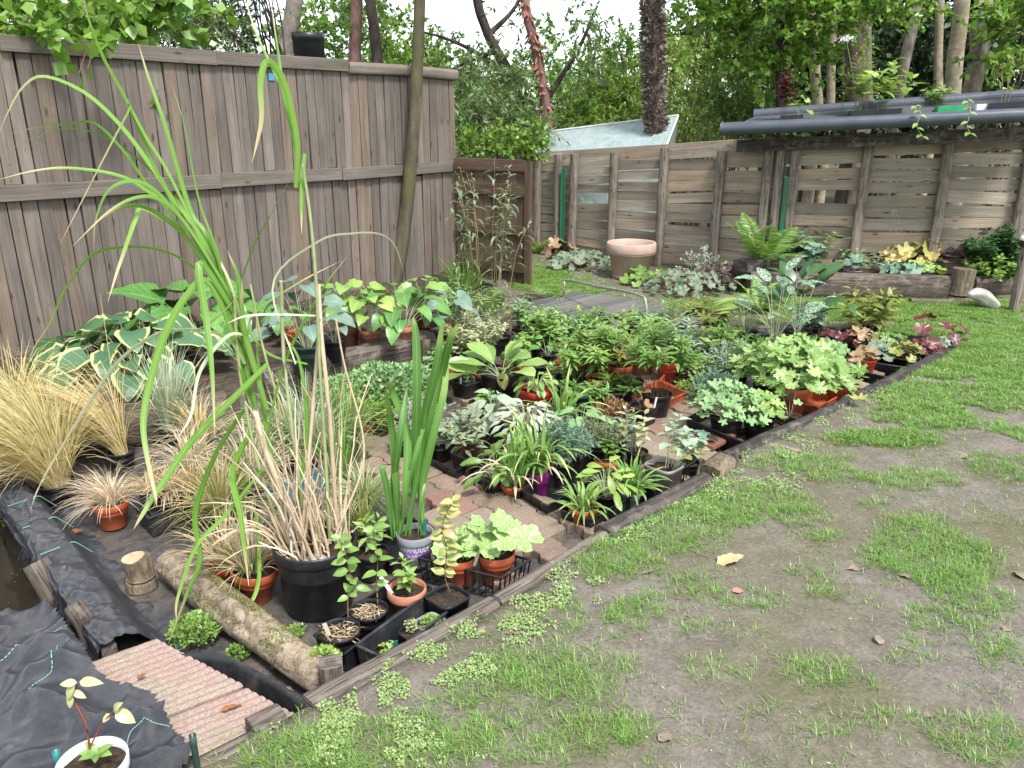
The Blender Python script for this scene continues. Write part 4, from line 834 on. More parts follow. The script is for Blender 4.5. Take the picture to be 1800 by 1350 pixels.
# ================================================================== trays
tray('shallow black tray at the lower bed end holding chips, soil and clay pots', (553, 1117), (605, 1150), (757, 1034), .085)
tray('long deep black tray beside the flat timber with small seedling pots', (757, 1040), (626, 1134), (678, 1158), .11, blackd)
tray('openwork black crate holding two orange pots with marbled leaves', (736, 981), (880, 1016), (932, 984), .10, black, 'slat')
tray('black tray with an orange pot of daylily at its corner', (985, 897), (1038, 914), (1150, 850), .085)
tray('nearly empty black tray behind the daylily tray', (917, 862), (962, 890), (1072, 822), .085)
tray('black square tray under the orange bowl of strap leaves', (868, 848), (912, 866), (980, 818), .075)
tray('black tray of shrubby sage at the edge of the pavers', (748, 803), (802, 828), (892, 774), .075)
tray('small black tray of rosettes beside the sage tray', (828, 834), (866, 850), (930, 806), .07)
tray('openwork black crate around the square taupe pot', (1138, 850), (1150, 858), (1228, 806), .10, black, 'slat')
tray('long black tray under the mint coloured geranium', (1206, 736), (1326, 786), (1400, 738), .095)
tray('orange tray beside the long black geranium tray', (1388, 708), (1440, 716), (1478, 694), .05, orange)
tray('wide black tray at the far end of the edging with heucheras', (1524, 636), (1628, 652), (1690, 606), .09, blackd)
tray('smaller black tray in front of the red pot at the far end', (1502, 650), (1580, 668), (1640, 636), .07, blackd)
tray('bright orange tray with torn corner under the brown stemmed bush', (1084, 702), (1134, 726), (1206, 690), .085, orange)
tray('orange tray behind the brown stemmed bush', (1160, 668), (1192, 682), (1226, 640), .085, orange)
tray('black cell tray with red square pot by the sedum cushions', (622, 745), (664, 752), (690, 728), .06)
tray('black tray of dark pots under the large leaved dock', (790, 668), (868, 682), (930, 650), .085)
tray('black tray by the white tub', (930, 650), (960, 640), (1010, 614), .06)
tray('white tub among the black pots', (950, 632), (978, 640), (1002, 622), .07, white)
tray('tall black box of dry grasses beside the small feather grass pot', (236, 884), (262, 912), (345, 876), .10, blackd)
tray('blue crate behind the big black reed pot', (470, 862), (520, 905), (640, 846), .06, bluep)
tray('shallow black tray under the lavender pot', (640, 955), (690, 992), (770, 940), .06)
# ================================================================== front pots
def chips_x(r, c, w, h, rng):
    mb = MB(); n = 90; az = rng.uniform(0, 6.3, n); q = np.sqrt(rng.uniform(0, 1, n))*w*.42; P = c+np.stack([np.cos(az)*q, np.sin(az)*q, h*.87+rng.uniform(0, .01, n)], 1)
    d = rng.normal(0, 1, (n, 3))*A(1, 1, .15); leaves(mb, P, d, A(0, 0, 1)+rng.normal(0, .4, (n, 3)), rng.uniform(.015, .05, n), rng.uniform(.003, .008, n), 'strap', 1, 0, .1); mb.build('mulch', chips, r)
def twigs(n, H, m, L=.03, thin=.0015, sp=.3):
    def f(r, c, w, h, rng):
        mb = MB(); az = rng.uniform(0, 6.3, n); b = c+np.stack([np.cos(az)*w*.2, np.sin(az)*w*.2, np.full(n, h*.84)], 1); tp = b+np.stack([np.cos(az)*H*sp, np.sin(az)*H*sp, H*rng.uniform(.5, 1.1, n)], 1)
        t = np.linspace(0, 1, 6)[None, :, None]; P = b[:, None]*(1-t)+tp[:, None]*t+rng.normal(0, .004, (n, 6, 3)); stems(mb, P, thin); mb.build('twigs', m, r)
    return f
def vine(path, mat, L, W, n, st, prof='ov', dz=0):           # one stem along photo pixels
    def f(r, c, w, h, rng):
        Y = c[1]; P = cr([D(x, y, Y-.01) for x, y in path], 30); mb, ms = MB(), MB(); tube(ms, P, lin([.0025, .001], 30), 6); ms.build('stems', st, r); s = mpp(c)
        i = np.repeat(np.linspace(6, 29, n).astype(int), 2); sg = np.tile([-1, 1], n); a = rng.normal(0, .5, 2*n)
        d = np.stack([sg*np.cos(a), np.sin(a)-.2, rng.normal(.15, .25, 2*n)], 1); leaves(mb, P[i], d, A(0, -.5, .8)+rng.normal(0, .2, (2*n, 3)), L*s*rng.uniform(.6, 1.15, 2*n), W*s*rng.uniform(.7, 1.1, 2*n), prof, 5, .7*rng.uniform(0, 1.5, 2*n), .25, .05, rng); mb.build('foliage', mat, r)
    return f
pp('vine_pot', 'black pot of wood chips with a tall paired leaf vine and pale marker', 597, 1106, 73, 'b', None, 0, floor=-.115, extra=lambda r, c, w, h, g: (chips_x(r, c, w, h, g), vine([(612, 1085), (612, 1050), (625, 1030), (612, 1000), (608, 968), (598, 945)], g_fresh, 26, 15, 9, stemb)(r, c, w, h, g)), tag_=[(plain('wooden_label', (.48, .40, .30), .8), -.25, -.05, 34, -.006)])
pp('seedling_pot', 'black pot of sandy soil with one thin stem between chips pot and clay pot', 648, 1070, 68, 'b', None, 0, floor=-.115, extra=lambda r, c, w, h, g: (vine([(664, 1060), (662, 1020), (664, 985), (660, 955), (655, 930)], g_fresh, 30, 14, 6, stemb)(r, c, w, h, g), chips_x(r, c, w*.8, h, g)))
pp('clay_potted_shrub', 'salt stained clay pot with dark soil, young shrub and white marker', 715, 1032, 70, 'c', f_bush, 66, 30, floor=-.11, n=4, per=8, L=26, W=13, dx=-8, mat=g_fresh, stem=stemb, prof='ov', rb=.5, t0=.35, tag_=[(white, -.42, -.05, 40, -.02)], ratio=.85)
pp('square_potted_seedling', 'square black pot with a wilted yellowing plant', 787, 1046, 66, 'bs', None, 0, floor=-.11, ratio=.9, extra=lambda r, c, w, h, g: vine([(790, 1040), (782, 1010), (785, 970), (778, 930), (785, 900), (796, 880)], g_wilt, 27, 15, 15, stemb)(r, c, w, h, g))
pp('marbled_geranium', 'orange pot in the openwork crate with bold cream marbled leaves', 872, 968, 68, 'o', f_mound, 62, 55, n=7, rl=33, lobes=5, mat=marbled, depth=.14, flat=.85, dx=4, ratio=.86, lo=.35, floor=-.115)
pp('marbled_geranium', 'orange pot with white tag beside a smaller marbled leaf plant', 807, 975, 60, 'o', f_mound, 55, 40, n=6, rl=27, lobes=5, mat=marbled, depth=.14, flat=.85, dx=12, ratio=.95, tag_=[(white, .5, -.2, 30, .01)], lo=.35, floor=-.115)
SW = [([(700, 940), (697, 850), (690, 760), (678, 680)], 21), ([(706, 940), (712, 860), (715, 760), (690, 690), (686, 672)], 20), ([(712, 945), (735, 830), (745, 740), (768, 640), (778, 565)], 24), ([(720, 945), (728, 830), (733, 700), (732, 600), (727, 558)], 22), ([(742, 942), (738, 830), (752, 740), (775, 660), (790, 600), (805, 568)], 24), ([(745, 940), (742, 860), (760, 770), (780, 690), (786, 620)], 20), ([(690, 950), (680, 860), (672, 820), (690, 818)], 16), ([(735, 940), (740, 880), (748, 845)], 9), ([(700, 950), (712, 870), (730, 800), (752, 725)], 16), ([(694, 945), (692, 850), (704, 760), (716, 680)], 18)]
def swords(r, c, w, h, rng):
    mb = MB()
    for k, (path_, wd) in enumerate(SW):
        P = cr([D(x, y, c[1]+rng.normal(0, .012)+.06*(i/len(path_))*rng.normal(0, 1)) for i, (x, y) in enumerate(path_)], 18); s = mpp(c); t = np.linspace(0, 1, 18)
        W = .7*wd*s*np.minimum(1, .25+t*2.0)*np.sqrt(np.clip(1-t**4, .004, 1)); a = rng.uniform(-.5, .5); ribbons(mb, P[None], W[None], np.tile(A(math.cos(a), math.sin(a), 0), (1, 1)), fold=.12)
    mb.build('foliage', swordm, r)
def lavlabel(r, c, w, h, rng):
    R = w/2*.955; mb = MB(); a0, a1 = -2.7, -.46; n = 30
    for k in range(n):
        t0, t1 = a0+(a1-a0)*k/n, a0+(a1-a0)*(k+1)/n
        V = [c+A(math.cos(t)*(R*(.80+.155*z)+.0022), math.sin(t)*(R*(.80+.155*z)+.0022), z*h) for t in (t0, t1) for z in (.38, .83)]; mb.add(V, np.array([[0, 2, 3, 1]]))
    lb = mb.build('pot_label', violet, r)
    mt = MB()
    for s_, size, z0, ta, span in (('LAVANDULA', h*.33, .565, -2.60, 2.05), ("'St. Jeffort'", h*.14, .43, -2.0, .95)):
        cu = bpy.data.curves.new('lettering', 'FONT'); cu.body = s_; cu.size = size; cu.resolution_u = 3; cu.extrude = 0; ob = bpy.data.objects.new('tmp', cu); COL.objects.link(ob); dg = bpy.context.evaluated_depsgraph_get(); me = ob.evaluated_get(dg).to_mesh()
        V = np.array([v.co[:] for v in me.vertices]); F = [list(p.vertices) for p in me.polygons]; ob.evaluated_get(dg).to_mesh_clear(); bpy.data.objects.remove(ob)
        a = ta+V[:, 0]/V[:, 0].max()*span; z = z0*h+V[:, 1]; rr = R*(.80+.155*z/h)+.0034; mt.add(np.stack([c[0]+np.cos(a)*rr, c[1]+np.sin(a)*rr, c[2]+z], 1), F)
    lt = mt.build('lettering', white, lb, False)
pp('sword_leaf_pot', 'pale grey pot with purple lavender label and tall sword leaves', 729, 934, 66, 'g', None, 0, ratio=.95, floor=-.10, tag_=[(greenlab, .28, .0, 40, .002)], extra=lambda r, c, w, h, g: (lavlabel(r, c, w, h, g), swords(r, c, w, h, g)))
pp('twiggy_pot', 'black pot of brown compost between the big reed pot and lavender pot', 652, 968, 62, 'b', f_bush, 80, 30, n=4, per=9, L=30, W=11, mat=g_fresh, stem=stemb, prof='ov', rb=.5)
pp('square_potted_seedling', 'small clear square pot of tiny green seedlings by the flat timber', 757, 1093, 50, 'gs', f_cushion, 10, 20, n=160, L=7, W=6, mat=g_fresh, floor=-.08, ratio=.6)
pp('square_potted_seedling', 'small black square pot with pale budding shoots and a lilac marker', 726, 1110, 44, 'bs', f_bush, 34, 14, n=6, per=9, L=8, W=7, mat=g_cream, prof='ov', floor=-.09, ratio=.7, tag_=[(pinklab, .3, -.1, 22, .01)])
pp('square_potted_seedling', 'small black square pot with bright seedlings and a teal marker', 683, 1142, 46, 'bs', f_bush, 18, 20, n=8, per=5, L=11, W=9, mat=g_lime, prof='ov', floor=-.09, ratio=.7, tag_=[(greenlab, .25, -.05, 36, .006)])
# ---- the tall reed in the big tub
HERO = dict(
 g=[([(430, 590), (385, 470), (345, 400), (310, 355), (270, 296), (215, 222), (150, 162), (78, 133), (40, 152), (12, 200), (-6, 246)], 11, .2), ([(420, 560), (340, 420), (300, 340), (250, 287), (200, 250), (140, 227), (90, 232), (30, 256), (-10, 285)], 8, .3),
    ([(420, 590), (330, 400), (250, 330), (200, 306), (120, 295), (60, 300), (-5, 316)], 6, -.2), ([(400, 540), (330, 420), (262, 330), (212, 260), (165, 217), (120, 218), (60, 225), (8, 237)], 6, .1), ([(430, 640), (370, 430), (335, 370), (290, 220), (262, 140), (243, 76)], 9, .15), ([(440, 640), (385, 450), (350, 350), (325, 222), (300, 143)], 6, .3),
    ([(425, 600), (370, 460), (300, 310), (260, 245), (229, 188), (226, 194), (190, 262), (130, 380), (104, 432)], 7, -.1), ([(330, 410), (270, 290), (229, 190), (182, 102), (152, 22), (140, -40)], 6, -.1),
    ([(430, 560), (345, 420), (300, 362), (262, 326), (225, 317), (188, 336), (167, 390), (165, 442)], 11, -.25), ([(420, 540), (330, 398), (282, 352), (240, 347), (190, 373), (128, 432)], 7, -.3), ([(430, 560), (340, 435), (300, 392), (252, 364), (212, 366), (175, 388)], 9, -.1), ([(300, 392), (250, 366), (238, 385), (222, 430), (205, 480), (190, 530)], 8, -.2),
    ([(430, 560), (340, 470), (280, 440), (220, 435), (160, 450), (116, 508), (88, 570), (60, 612), (44, 662)], 7, -.35), ([(430, 640), (370, 500), (330, 517), (290, 588), (264, 672), (252, 740), (258, 800), (272, 865), (276, 890)], 13, -.4), ([(420, 560), (352, 462), (362, 560), (372, 650), (378, 770)], 13, -.3),
    ([(470, 640), (420, 690), (340, 772), (285, 850), (250, 905), (235, 930)], 13, -.35), ([(430, 720), (380, 800), (345, 900), (353, 983), (330, 1042), (296, 1132)], 15, -.3), ([(440, 760), (410, 830), (423, 900), (431, 967), (438, 1030)], 15, -.3), ([(450, 900), (455, 1010), (436, 1066), (382, 1108)], 9, -.25), ([(480, 800), (400, 900), (345, 960), (312, 1050), (310, 1095)], 10, -.35),
    ([(470, 800), (440, 690), (415, 560), (440, 450), (480, 372), (519, 296)], 9, .1), ([(440, 700), (410, 590), (392, 480), (372, 420), (360, 380)], 14, 0), ([(450, 720), (425, 610), (420, 500), (400, 440)], 12, .05), ([(470, 720), (430, 580), (425, 490)], 11, -.05),
    ([(520, 330), (522, 250), (502, 155), (481, 116), (466, 112), (458, 150), (460, 208), (452, 250), (443, 286)], 12, -.1), ([(528, 300), (500, 172), (490, 100), (474, -10)], 6, .1), ([(524, 300), (505, 182), (452, 62), (425, -20)], 5, .2), ([(536, 270), (531, 330), (530, 412)], 9, -.08), ([(540, 640), (470, 620), (440, 560), (520, 500), (600, 458)], 5, .2), ([(500, 900), (470, 760), (455, 640), (450, 560)], 10, .1), ([(520, 900), (540, 760), (528, 640), (500, 590)], 9, .15), ([(470, 760), (500, 640), (560, 520), (612, 448)], 6, .1)],
 d=[([(430, 640), (395, 592), (330, 580), (268, 592), (205, 640), (150, 720), (98, 805), (72, 850), (52, 900)], 9, -.4), ([(520, 640), (480, 500), (560, 425), (620, 411), (668, 412), (694, 432), (712, 485)], 5, .2), ([(565, 555), (480, 552), (430, 556), (400, 568)], 5, -.1), ([(440, 590), (400, 590), (352, 650), (335, 730), (312, 770)], 8, -.3), ([(420, 520), (380, 560), (300, 620), (250, 760)], 5, -.2)])
rng = np.random.default_rng(77)
def hero(r, c, w, h, rng):
    Y = c[1]; s = mpp(A(c[0], Y, .5)); top = c+A(0, 0, h*.84)
    for key, mt, nm in (('g', reedm, 'green_leaves'), ('d', reedpale, 'pale_leaves')):
        mb = MB()
        for path_, wd, dy in HERO[key]:
            n = 34; P = cr([D(x, y, Y+dy*(i/(len(path_)-1))**1.3) for i, (x, y) in enumerate(path_)], n); t = np.linspace(0, 1, n)
            W = wd*s*.80*np.minimum(1, .65+t)*np.clip(1-t**3.2, .05, 1); T = nrm(np.gradient(P, axis=0)); vw = nrm(P-A(0, 0, CH)); S = nrm(np.cross(T, vw)); a = rng.uniform(-.9, .9)+np.linspace(0, rng.uniform(-.6, .6), n)
            S = S*np.cos(a)[:, None]+np.cross(T, S)*np.sin(a)[:, None]; ribbons(mb, P[None], W[None]*(1+.15), S[None], fold=.14)
        mb.build(nm, mt, r)
    mb = MB()                                                # canes, green above and dry below
    for path_, r0, r1 in (([(520, 960), (480, 830), (440, 690), (428, 590), (405, 500), (370, 430)], .011, .006), ([(540, 955), (520, 800), (500, 640), (494, 494)], .009, .008), ([(580, 955), (572, 800), (562, 640), (556, 500), (545, 380), (532, 290)], .009, .006), ([(500, 955), (450, 800), (420, 640), (412, 520)], .010, .007), ([(560, 955), (530, 820), (470, 640), (440, 500)], .008, .005)):
        P = cr([D(x, y, Y+rng.uniform(-.05, .05)) for x, y in path_], 26); tube(mb, P, lin([r0*.75, r1*.75], 26), 8)
    mb.build('green_canes', plain('cane_green', (.24, .30, .12), .5, .4, .25, (.46, .42, .26), 6, .45), r)
    mb = MB()
    for path_, r0 in (([(535, 955), (470, 800), (435, 660), (412, 575)], .011), ([(532, 930), (548, 740), (563, 554)], .007), ([(592, 930), (580, 740), (566, 600), (560, 500)], .008), ([(590, 940), (640, 800), (605, 640), (590, 560)], .004)):
        P = cr([D(x, y, Y+rng.uniform(-.04, .06)) for x, y in path_], 20); tube(mb, P, lin([r0, r0*.85], 20), 8)
    n = 84; az = rng.uniform(0, 6.3, n); q = np.sqrt(rng.uniform(0, 1, n))*w*.40
    for k in range(n):
        b = top+A(math.cos(az[k])*q[k], math.sin(az[k])*q[k], -.01); ln = rng.uniform(.22, .8)**1.6; tl = A(rng.normal(-.08, .16), rng.normal(0, .16), 1); P = b+nrm(tl)*np.linspace(0, ln, 8)[:, None]+(np.linspace(0, 1, 8)**2)[:, None]*A(rng.normal(0, .06), rng.normal(0, .05), -.02)+rng.normal(0, .004, (8, 3)); tube(mb, P, lin([rng.uniform(.0025, .0062), .0022], 8), 6)
    mb.build('dry_canes', tan, r)
    mb = MB(); n = 64; az = rng.uniform(0, 6.3, n); az = np.where(np.cos(az-5.2) > .1, az+PI, az); b = top+np.stack([np.cos(az)*w*.38, np.sin(az)*w*.38, np.zeros(n)], 1)+rng.normal(0, .01, (n, 3)); K = 9; P = [b]; d = nrm(np.stack([np.cos(az)*.3-.18, np.sin(az)*.3-.06, rng.uniform(.5, 1.4, n)], 1)); L = rng.uniform(.18, .55, n)
    for k in range(K-1): P.append(P[-1]+d*(L/(K-1))[:, None]); d = nrm(d+A(-.02, -.04, -.30)*rng.uniform(.3, 1.5, (n, 1))+rng.normal(0, .05, (n, 3)))
    P = np.stack(P, 1); P[..., 2] = np.maximum(P[..., 2], -.11); t = np.linspace(0, 1, K); S = nrm(np.cross(P[:, -1]-P[:, 0], A(0, 0, 1))+rng.normal(0, .2, (n, 3))); ribbons(mb, P, rng.uniform(.004, .009, n)[:, None]*(np.clip(1-t**2.5, .1, 1))[None], S, fold=.15)
    mb.build('dry_leaves', reeddry, r)
    mb = MB(); lathe(mb, top+A(.02, -w*.26, .0), [(.001, .024), (.02, .02), (.04, .008), (.046, -.01)], 18); V = mb.v[0]; V[:, 2] += np.array([MN.noise(tuple(p*45)) for p in V])*.008; mb.build('stone', stone, r)
pp('potted_reed', 'big black tub with a tall arching green reed and dry canes', 553, 948, 146, 'bT', None, 0, ratio=.90, extra=hero, group=None)
# pots left of the tub
pp('potted_grass', 'tilted orange pot below drooping dry reed leaves', 441, 992, 84, 'o', f_tuft, 120, n=120, w=3, mat=tan, spread=.7, r0=20, ratio=.8, tilt=(-.12, .05), n2=50, mat2=grassm)
def squares(r, c, w, h, rng):
    mb = MB()
    for a, z in ((-1.75, .62), (-1.7, .40), (-1.15, .60)):
        rr = w/2*(.74+.2*z)+.002; p = c+A(math.cos(a)*rr, math.sin(a)*rr, z*h); box(mb, p, A(-math.sin(a), math.cos(a), 0)*.008, A(0, 0, .007), A(math.cos(a), math.sin(a), 0)*.0004, rng)
    mb.build('sticker', white, r, False)
pp('potted_grass', 'orange pot with small white stickers half hidden by drooping leaves', 398, 985, 66, 'o', f_tuft, 120, n=100, w=3, mat=straw, spread=.6, r0=16, extra=squares)
pp('feather_grass', 'small orange pot of short drooping straw grass on the bare fabric', 193, 880, 60, 'o', f_tuft, 90, n=300, w=1.5, mat=tan, spread=.95, droop=1.5, r0=12, lean=(-.35, 0))
pp('feather_grass', 'largest golden feather grass leaning towards the tall fence', 100, 846, 62, 'b', f_tuft, 275, n=1000, w=1.7, mat=strawdark, spread=.36, droop=1.0, lean=(-.38, .1), r0=20, K=9, n2=350, mat2=straw)
pp('feather_grass', 'tall pale feather grass arching over beside the split sleeper', 212, 792, 46, 'd', f_tuft, 290, n=560, w=1.6, mat=straw, spread=.26, droop=1.5, lean=(-.5, .1), r0=11, K=10, n2=160, mat2=strawdark)
pp('feather_grass', 'low golden feather grass at the fence behind the largest one', 40, 745, 44, 'b', f_tuft, 150, n=260, w=2.2, mat=strawdark, spread=.5, droop=1.2, lean=(.1, 0), r0=14)
pp('feather_grass', 'rusty feather grass arching against the fence boards', 110, 720, 40, 'b', f_tuft, 130, n=220, w=2, mat=straw, spread=.35, droop=1.6, lean=(.55, 0), r0=10, K=8)
for px, py, n, m_, H, sp, lab in ((262, 862, 170, straw, 90, 1.0, 'bleached curling grass at the near corner of the tall black box'), (300, 862, 190, tan, 85, 1.1, 'tan curling grass in the middle of the tall black box'), (338, 858, 170, straw, 95, 1.0, 'pale curling grass at the far end of the tall black box')):
    pp('curly_grass', lab, px, py, 36, 'd', f_tuft, H*.85, n=int(n*.7), w=1.8, mat=m_, spread=sp, droop=1.7, r0=10, K=7, floor=-.10)
pp('curly_grass', 'orange pot of tan sedge behind the tall black box', 335, 815, 50, 'o', f_tuft, 95, n=182, w=2.2, mat=tan, spread=.9, droop=1.4, r0=14, n2=90, mat2=silvergrass)
pp('silver_grass', 'blue grey upright grass in front of the variegated hosta', 300, 752, 40, 'd', f_tuft, 150, n=210, w=2.4, mat=silvergrass, spread=.35, droop=.6, r0=12, lean=(.05, 0))
pp('curly_grass', 'straw tussock between silver grass and the sleeper', 352, 772, 44, 'd', f_tuft, 105, n=182, w=2.2, mat=straw, spread=.8, droop=1.2, r0=14, n2=120, mat2=silvergrass)
pp('silver_grass', 'green and white striped grass behind the reed canes', 545, 800, 44, 'd', f_tuft, 150, n=200, w=3, mat=silvergrass, spread=.5, droop=.9, r0=14, n2=90, mat2=grassm)
pp('curly_grass', 'loose green grass in front of the long grey sleeper', 610, 770, 44, 'd', f_tuft, 140, n=154, w=2.6, mat=grassm, spread=.55, droop=.9, r0=15, n2=60, mat2=straw)
pp('curly_grass', 'grass green tussock beside the blue crate', 500, 800, 44, 'd', f_tuft, 130, n=140, w=2.6, mat=grassm, spread=.6, droop=1.0, r0=15, n2=100, mat2=straw)
pp('curly_grass', 'tan tussock seen through the lower reed canes', 440, 850, 50, 'd', f_tuft, 140, n=118, w=2.6, mat=tan, spread=.6, droop=1.1, r0=15, n2=150, mat2=grassm)
pp('curly_grass', 'dry tussock beside the tub rim near the orange pots', 390, 900, 44, 'd', f_tuft, 130, n=140, w=2.6, mat=straw, spread=.7, droop=1.2, r0=15, n2=140, mat2=grassm)
pp('sedge', 'cream variegated sedge spilling over the blue crate', 640, 880, 54, 'u', f_tuft, 85, n=260, w=3, mat=g_cream, spread=1.0, droop=1.4, r0=14, n2=60, mat2=grassm)
pp('curly_grass', 'thin green grass behind the sword leaves', 600, 850, 44, 'd', f_tuft, 150, n=112, w=2.2, mat=grassm, spread=.5, droop=.9, r0=12)
pp('curly_grass', 'wispy olive sedge between tub rim and twiggy pot', 634, 930, 40, 'd', f_tuft, 90, n=91, w=2.2, mat=g_olive, spread=.5, droop=1.0, r0=10)
# ================================================================== hostas
HZ = .065; GH = 'hostas by the board fence'
gp('variegated_hosta', 'large cream edged hosta at the foot of the board fence', 245, 668, HZ, f_hosta, 100, 180, 'hosta', GH, n=46, L=56, W=50, mat=varie, droop=1.1)
gp('hosta', 'large plain green hosta behind the cream edged hosta', 350, 600, HZ, f_hosta, 85, 150, 'hosta', GH, n=24, L=84, W=70, mat=g_hosta, lo=.5)
gp('hosta', 'dark green hosta against the fence beside the feather grass', 165, 640, HZ, f_hosta, 60, 95, 'hosta', GH, n=18, L=58, W=50, mat=g_dark)
GP = 'potted hostas on the raised bed'
pp('potted_hosta', 'ribbed dark green pot with a tall blue leaved hosta', 540, 604, 58, 'e', f_hosta, 118, 92, 'potted hosta', HZ, .9, GP, n=18, L=44, W=32, mat=g_blue, lo=.35, sr=.0028)
pp('potted_hosta', 'black pot with a few small blue hosta leaves', 588, 596, 44, 'b', f_hosta, 55, 36, 'potted hosta', HZ, .9, GP, n=5, L=34, W=24, mat=g_blue)
pp('potted_hosta', 'brown pot with upright bright green hosta by the fence', 612, 570, 40, 'n', f_hosta, 80, 56, 'potted hosta', HZ, .9, GP, n=18, L=38, W=26, mat=g_fresh)
pp('potted_hosta', 'weathered brown pot with a lime green hosta and pale tag', 650, 578, 40, 'n', f_hosta, 78, 62, 'potted hosta', HZ, .85, GP, n=20, L=40, W=30, mat=g_lime, tag_=[(white, -.4, -.1, 18, -.004)])
pp('potted_hosta', 'small clay pot with a wide hosta on long pale stalks', 709, 572, 37, 'c', f_hosta, 72, 105, 'potted hosta', HZ, .9, GP, n=22, L=46, W=30, mat=g_hosta, lo=.3)
pp('potted_hosta', 'hosta with grey green leaves above the orange bowl', 796, 572, 38, 'o', f_hosta, 62, 52, 'potted hosta', HZ, .55, GP, n=11, L=36, W=28, mat=g_blue)
pp('potted_hosta', 'pale green hosta tight against the leaning olive trunk', 745, 545, 34, 'n', f_hosta, 62, 62, 'potted hosta', HZ, .9, GP, n=16, L=40, W=30, mat=g_fresh)
pp('potted_hosta', 'orange pot of small green hosta half hidden behind the blue one', 505, 576, 36, 'o', f_hosta, 40, 40, 'potted hosta', HZ, .8, GP, n=10, L=30, W=24, mat=g_hosta)
# ================================================================== left middle of the bed
pp('sedum', 'rounded mint green sedum cushion below the long grey sleeper', 690, 690, 70, 'd', f_cushion, 62, 88, n=3000, L=11, W=8, mat=g_mint, ratio=.6)
pp('sedum', 'yellow green sedum with bronze centre in front of the mint cushion', 655, 725, 56, 'd', f_cushion, 34, 52, n=1500, L=10, W=7, mat=g_lime, ratio=.6)
pp('sedum', 'grey mint sedum behind the sword leaf tips', 610, 690, 46, 'd', f_cushion, 36, 52, n=1000, L=10, W=7, mat=g_mint, ratio=.6)
pp('herb_pot', 'red square pot of fine seedlings by the sedum', 648, 742, 36, 'rs', f_cushion, 18, 24, n=300, L=9, W=5, mat=g_fresh, ratio=.7)
pp('herb_pot', 'black pot of thread leaved seedlings in the cell tray', 672, 748, 34, 'bs', f_tuft, 34, n=130, w=1.4, mat=grassm, spread=.5, r0=12, ratio=.7)
pp('woolly_thyme', 'white twiggy cushion behind the sword leaves', 735, 735, 66, 'b', f_feather, 42, 44, n=60, per=40, L=7, W=2.6, mat=g_silver, stem=stemt)
pp('woolly_thyme', 'second pale twiggy cushion next to the sage tray', 712, 770, 50, 'b', f_feather, 36, 34, n=40, per=36, L=7, W=2.6, mat=g_silver, stem=stemt)
pp('sage', 'purple grey sage shrub with bare curling twigs in the black tray', 830, 792, 66, 'bs', f_bush, 105, 58, n=12, per=11, L=24, W=8.5, mat=g_sage, stem=stemr, prof='ov', floor=-.10, ratio=.6, extra=twigs(7, .2, stemr, sp=.4))
pp('sage', 'green leaved sage beside the sword leaves', 775, 780, 50, 'bs', f_bush, 80, 46, n=10, per=11, L=30, W=12, mat=g_silgreen, prof='ov', floor=-.10, ratio=.6)
pp('primula', 'green rosette with orange dead leaves beside the sage tray', 868, 838, 44, 'b', f_hosta, 44, 46, n=20, L=36, W=14, mat=g_mid, prof='ob', lo=.3)
pp('primula', 'low rosette behind the orange bowl', 900, 800, 42, 'b', f_hosta, 50, 44, n=18, L=32, W=13, mat=g_fresh, prof='ob', lo=.3)
pp('strap_leaf_pot', 'orange bowl of strap leaves with dry bent blades', 905, 848, 52, 'o', f_tuft, 125, n=34, w=9, mat=strapm, spread=.45, droop=1.0, r0=14, K=9, fold=.12, n2=8, mat2=tan, ratio=.6)
pp('strap_leaf_pot', 'magenta pot of dense bright strap leaves', 945, 826, 46, 'm', f_tuft, 128, n=60, w=9, mat=strapm, spread=.3, droop=1.1, r0=14, K=9, fold=.12, n2=6, mat2=tan, ratio=1.0)
pp('strap_leaf_pot', 'tall fan of strap leaves behind the teal feathery shrub', 985, 745, 44, 'b', f_tuft, 100, n=30, w=11, mat=strapm, spread=.45, droop=.9, r0=10, K=9, fold=.12, ratio=.9)
pp('feathery_shrub', 'soft teal feathery shrub above the nearly empty tray', 985, 810, 54, 'b', f_feather, 88, 58, n=110, per=60, L=9, W=1.8, mat=g_teal, lean=(.05, -.1))
pp('heath_shrub', 'fine grey green heath shrub behind the teal one', 1052, 782, 56, 'b', f_feather, 58, 50, n=90, per=44, L=7, W=2, mat=g_sage)
pp('lambs_ear', 'white woolly lambs ear behind the sage', 925, 745, 70, 'b', f_hosta, 44, 76, n=70, L=27, W=9, mat=g_silver, prof='lan', lo=.3)
pp('soft_leaf_pot', 'broad soft grey green leaves between lambs ear and orange tray', 1020, 742, 60, 'b', f_hosta, 34, 66, n=28, L=42, W=18, mat=g_mint, prof='ov', lo=.3)
pp('lambs_ear', 'smaller silvery rosette beside the pale twiggy cushions', 868, 730, 44, 'b', f_hosta, 44, 50, n=22, L=36, W=16, mat=g_silgreen, prof='ov', lo=.3)
pp('spurge', 'orange pot of small dark whorled spurge', 1066, 806, 44, 'o', f_bush, 40, 28, n=6, per=10, L=19, W=9, mat=g_mid, prof='ob', rise=.2, t0=.5)
pp('spurge', 'white edged whorled spurge beside the heath shrub', 1082, 770, 44, 'b', f_bush, 46, 32, n=7, per=14, L=28, W=11, mat=g_blue, prof='ob', rise=.2, t0=.4)
pp('spurge', 'dry brown tufted plant behind the white edged spurge', 1075, 728, 46, 'b', f_feather, 30, 38, n=40, per=26, L=10, W=2.5, mat=g_brown, stem=stemb)
pp('daylily', 'orange pot of short strap leaves with a brown stump in the nearest corner', 1026, 888, 54, 'o', f_tuft, 66, n=46, w=7, mat=strapm, spread=.9, droop=1.4, r0=18, K=7, fold=.12, ratio=.75, extra=twigs(4, .09, stemb, thin=.006, sp=.15), floor=-.11)
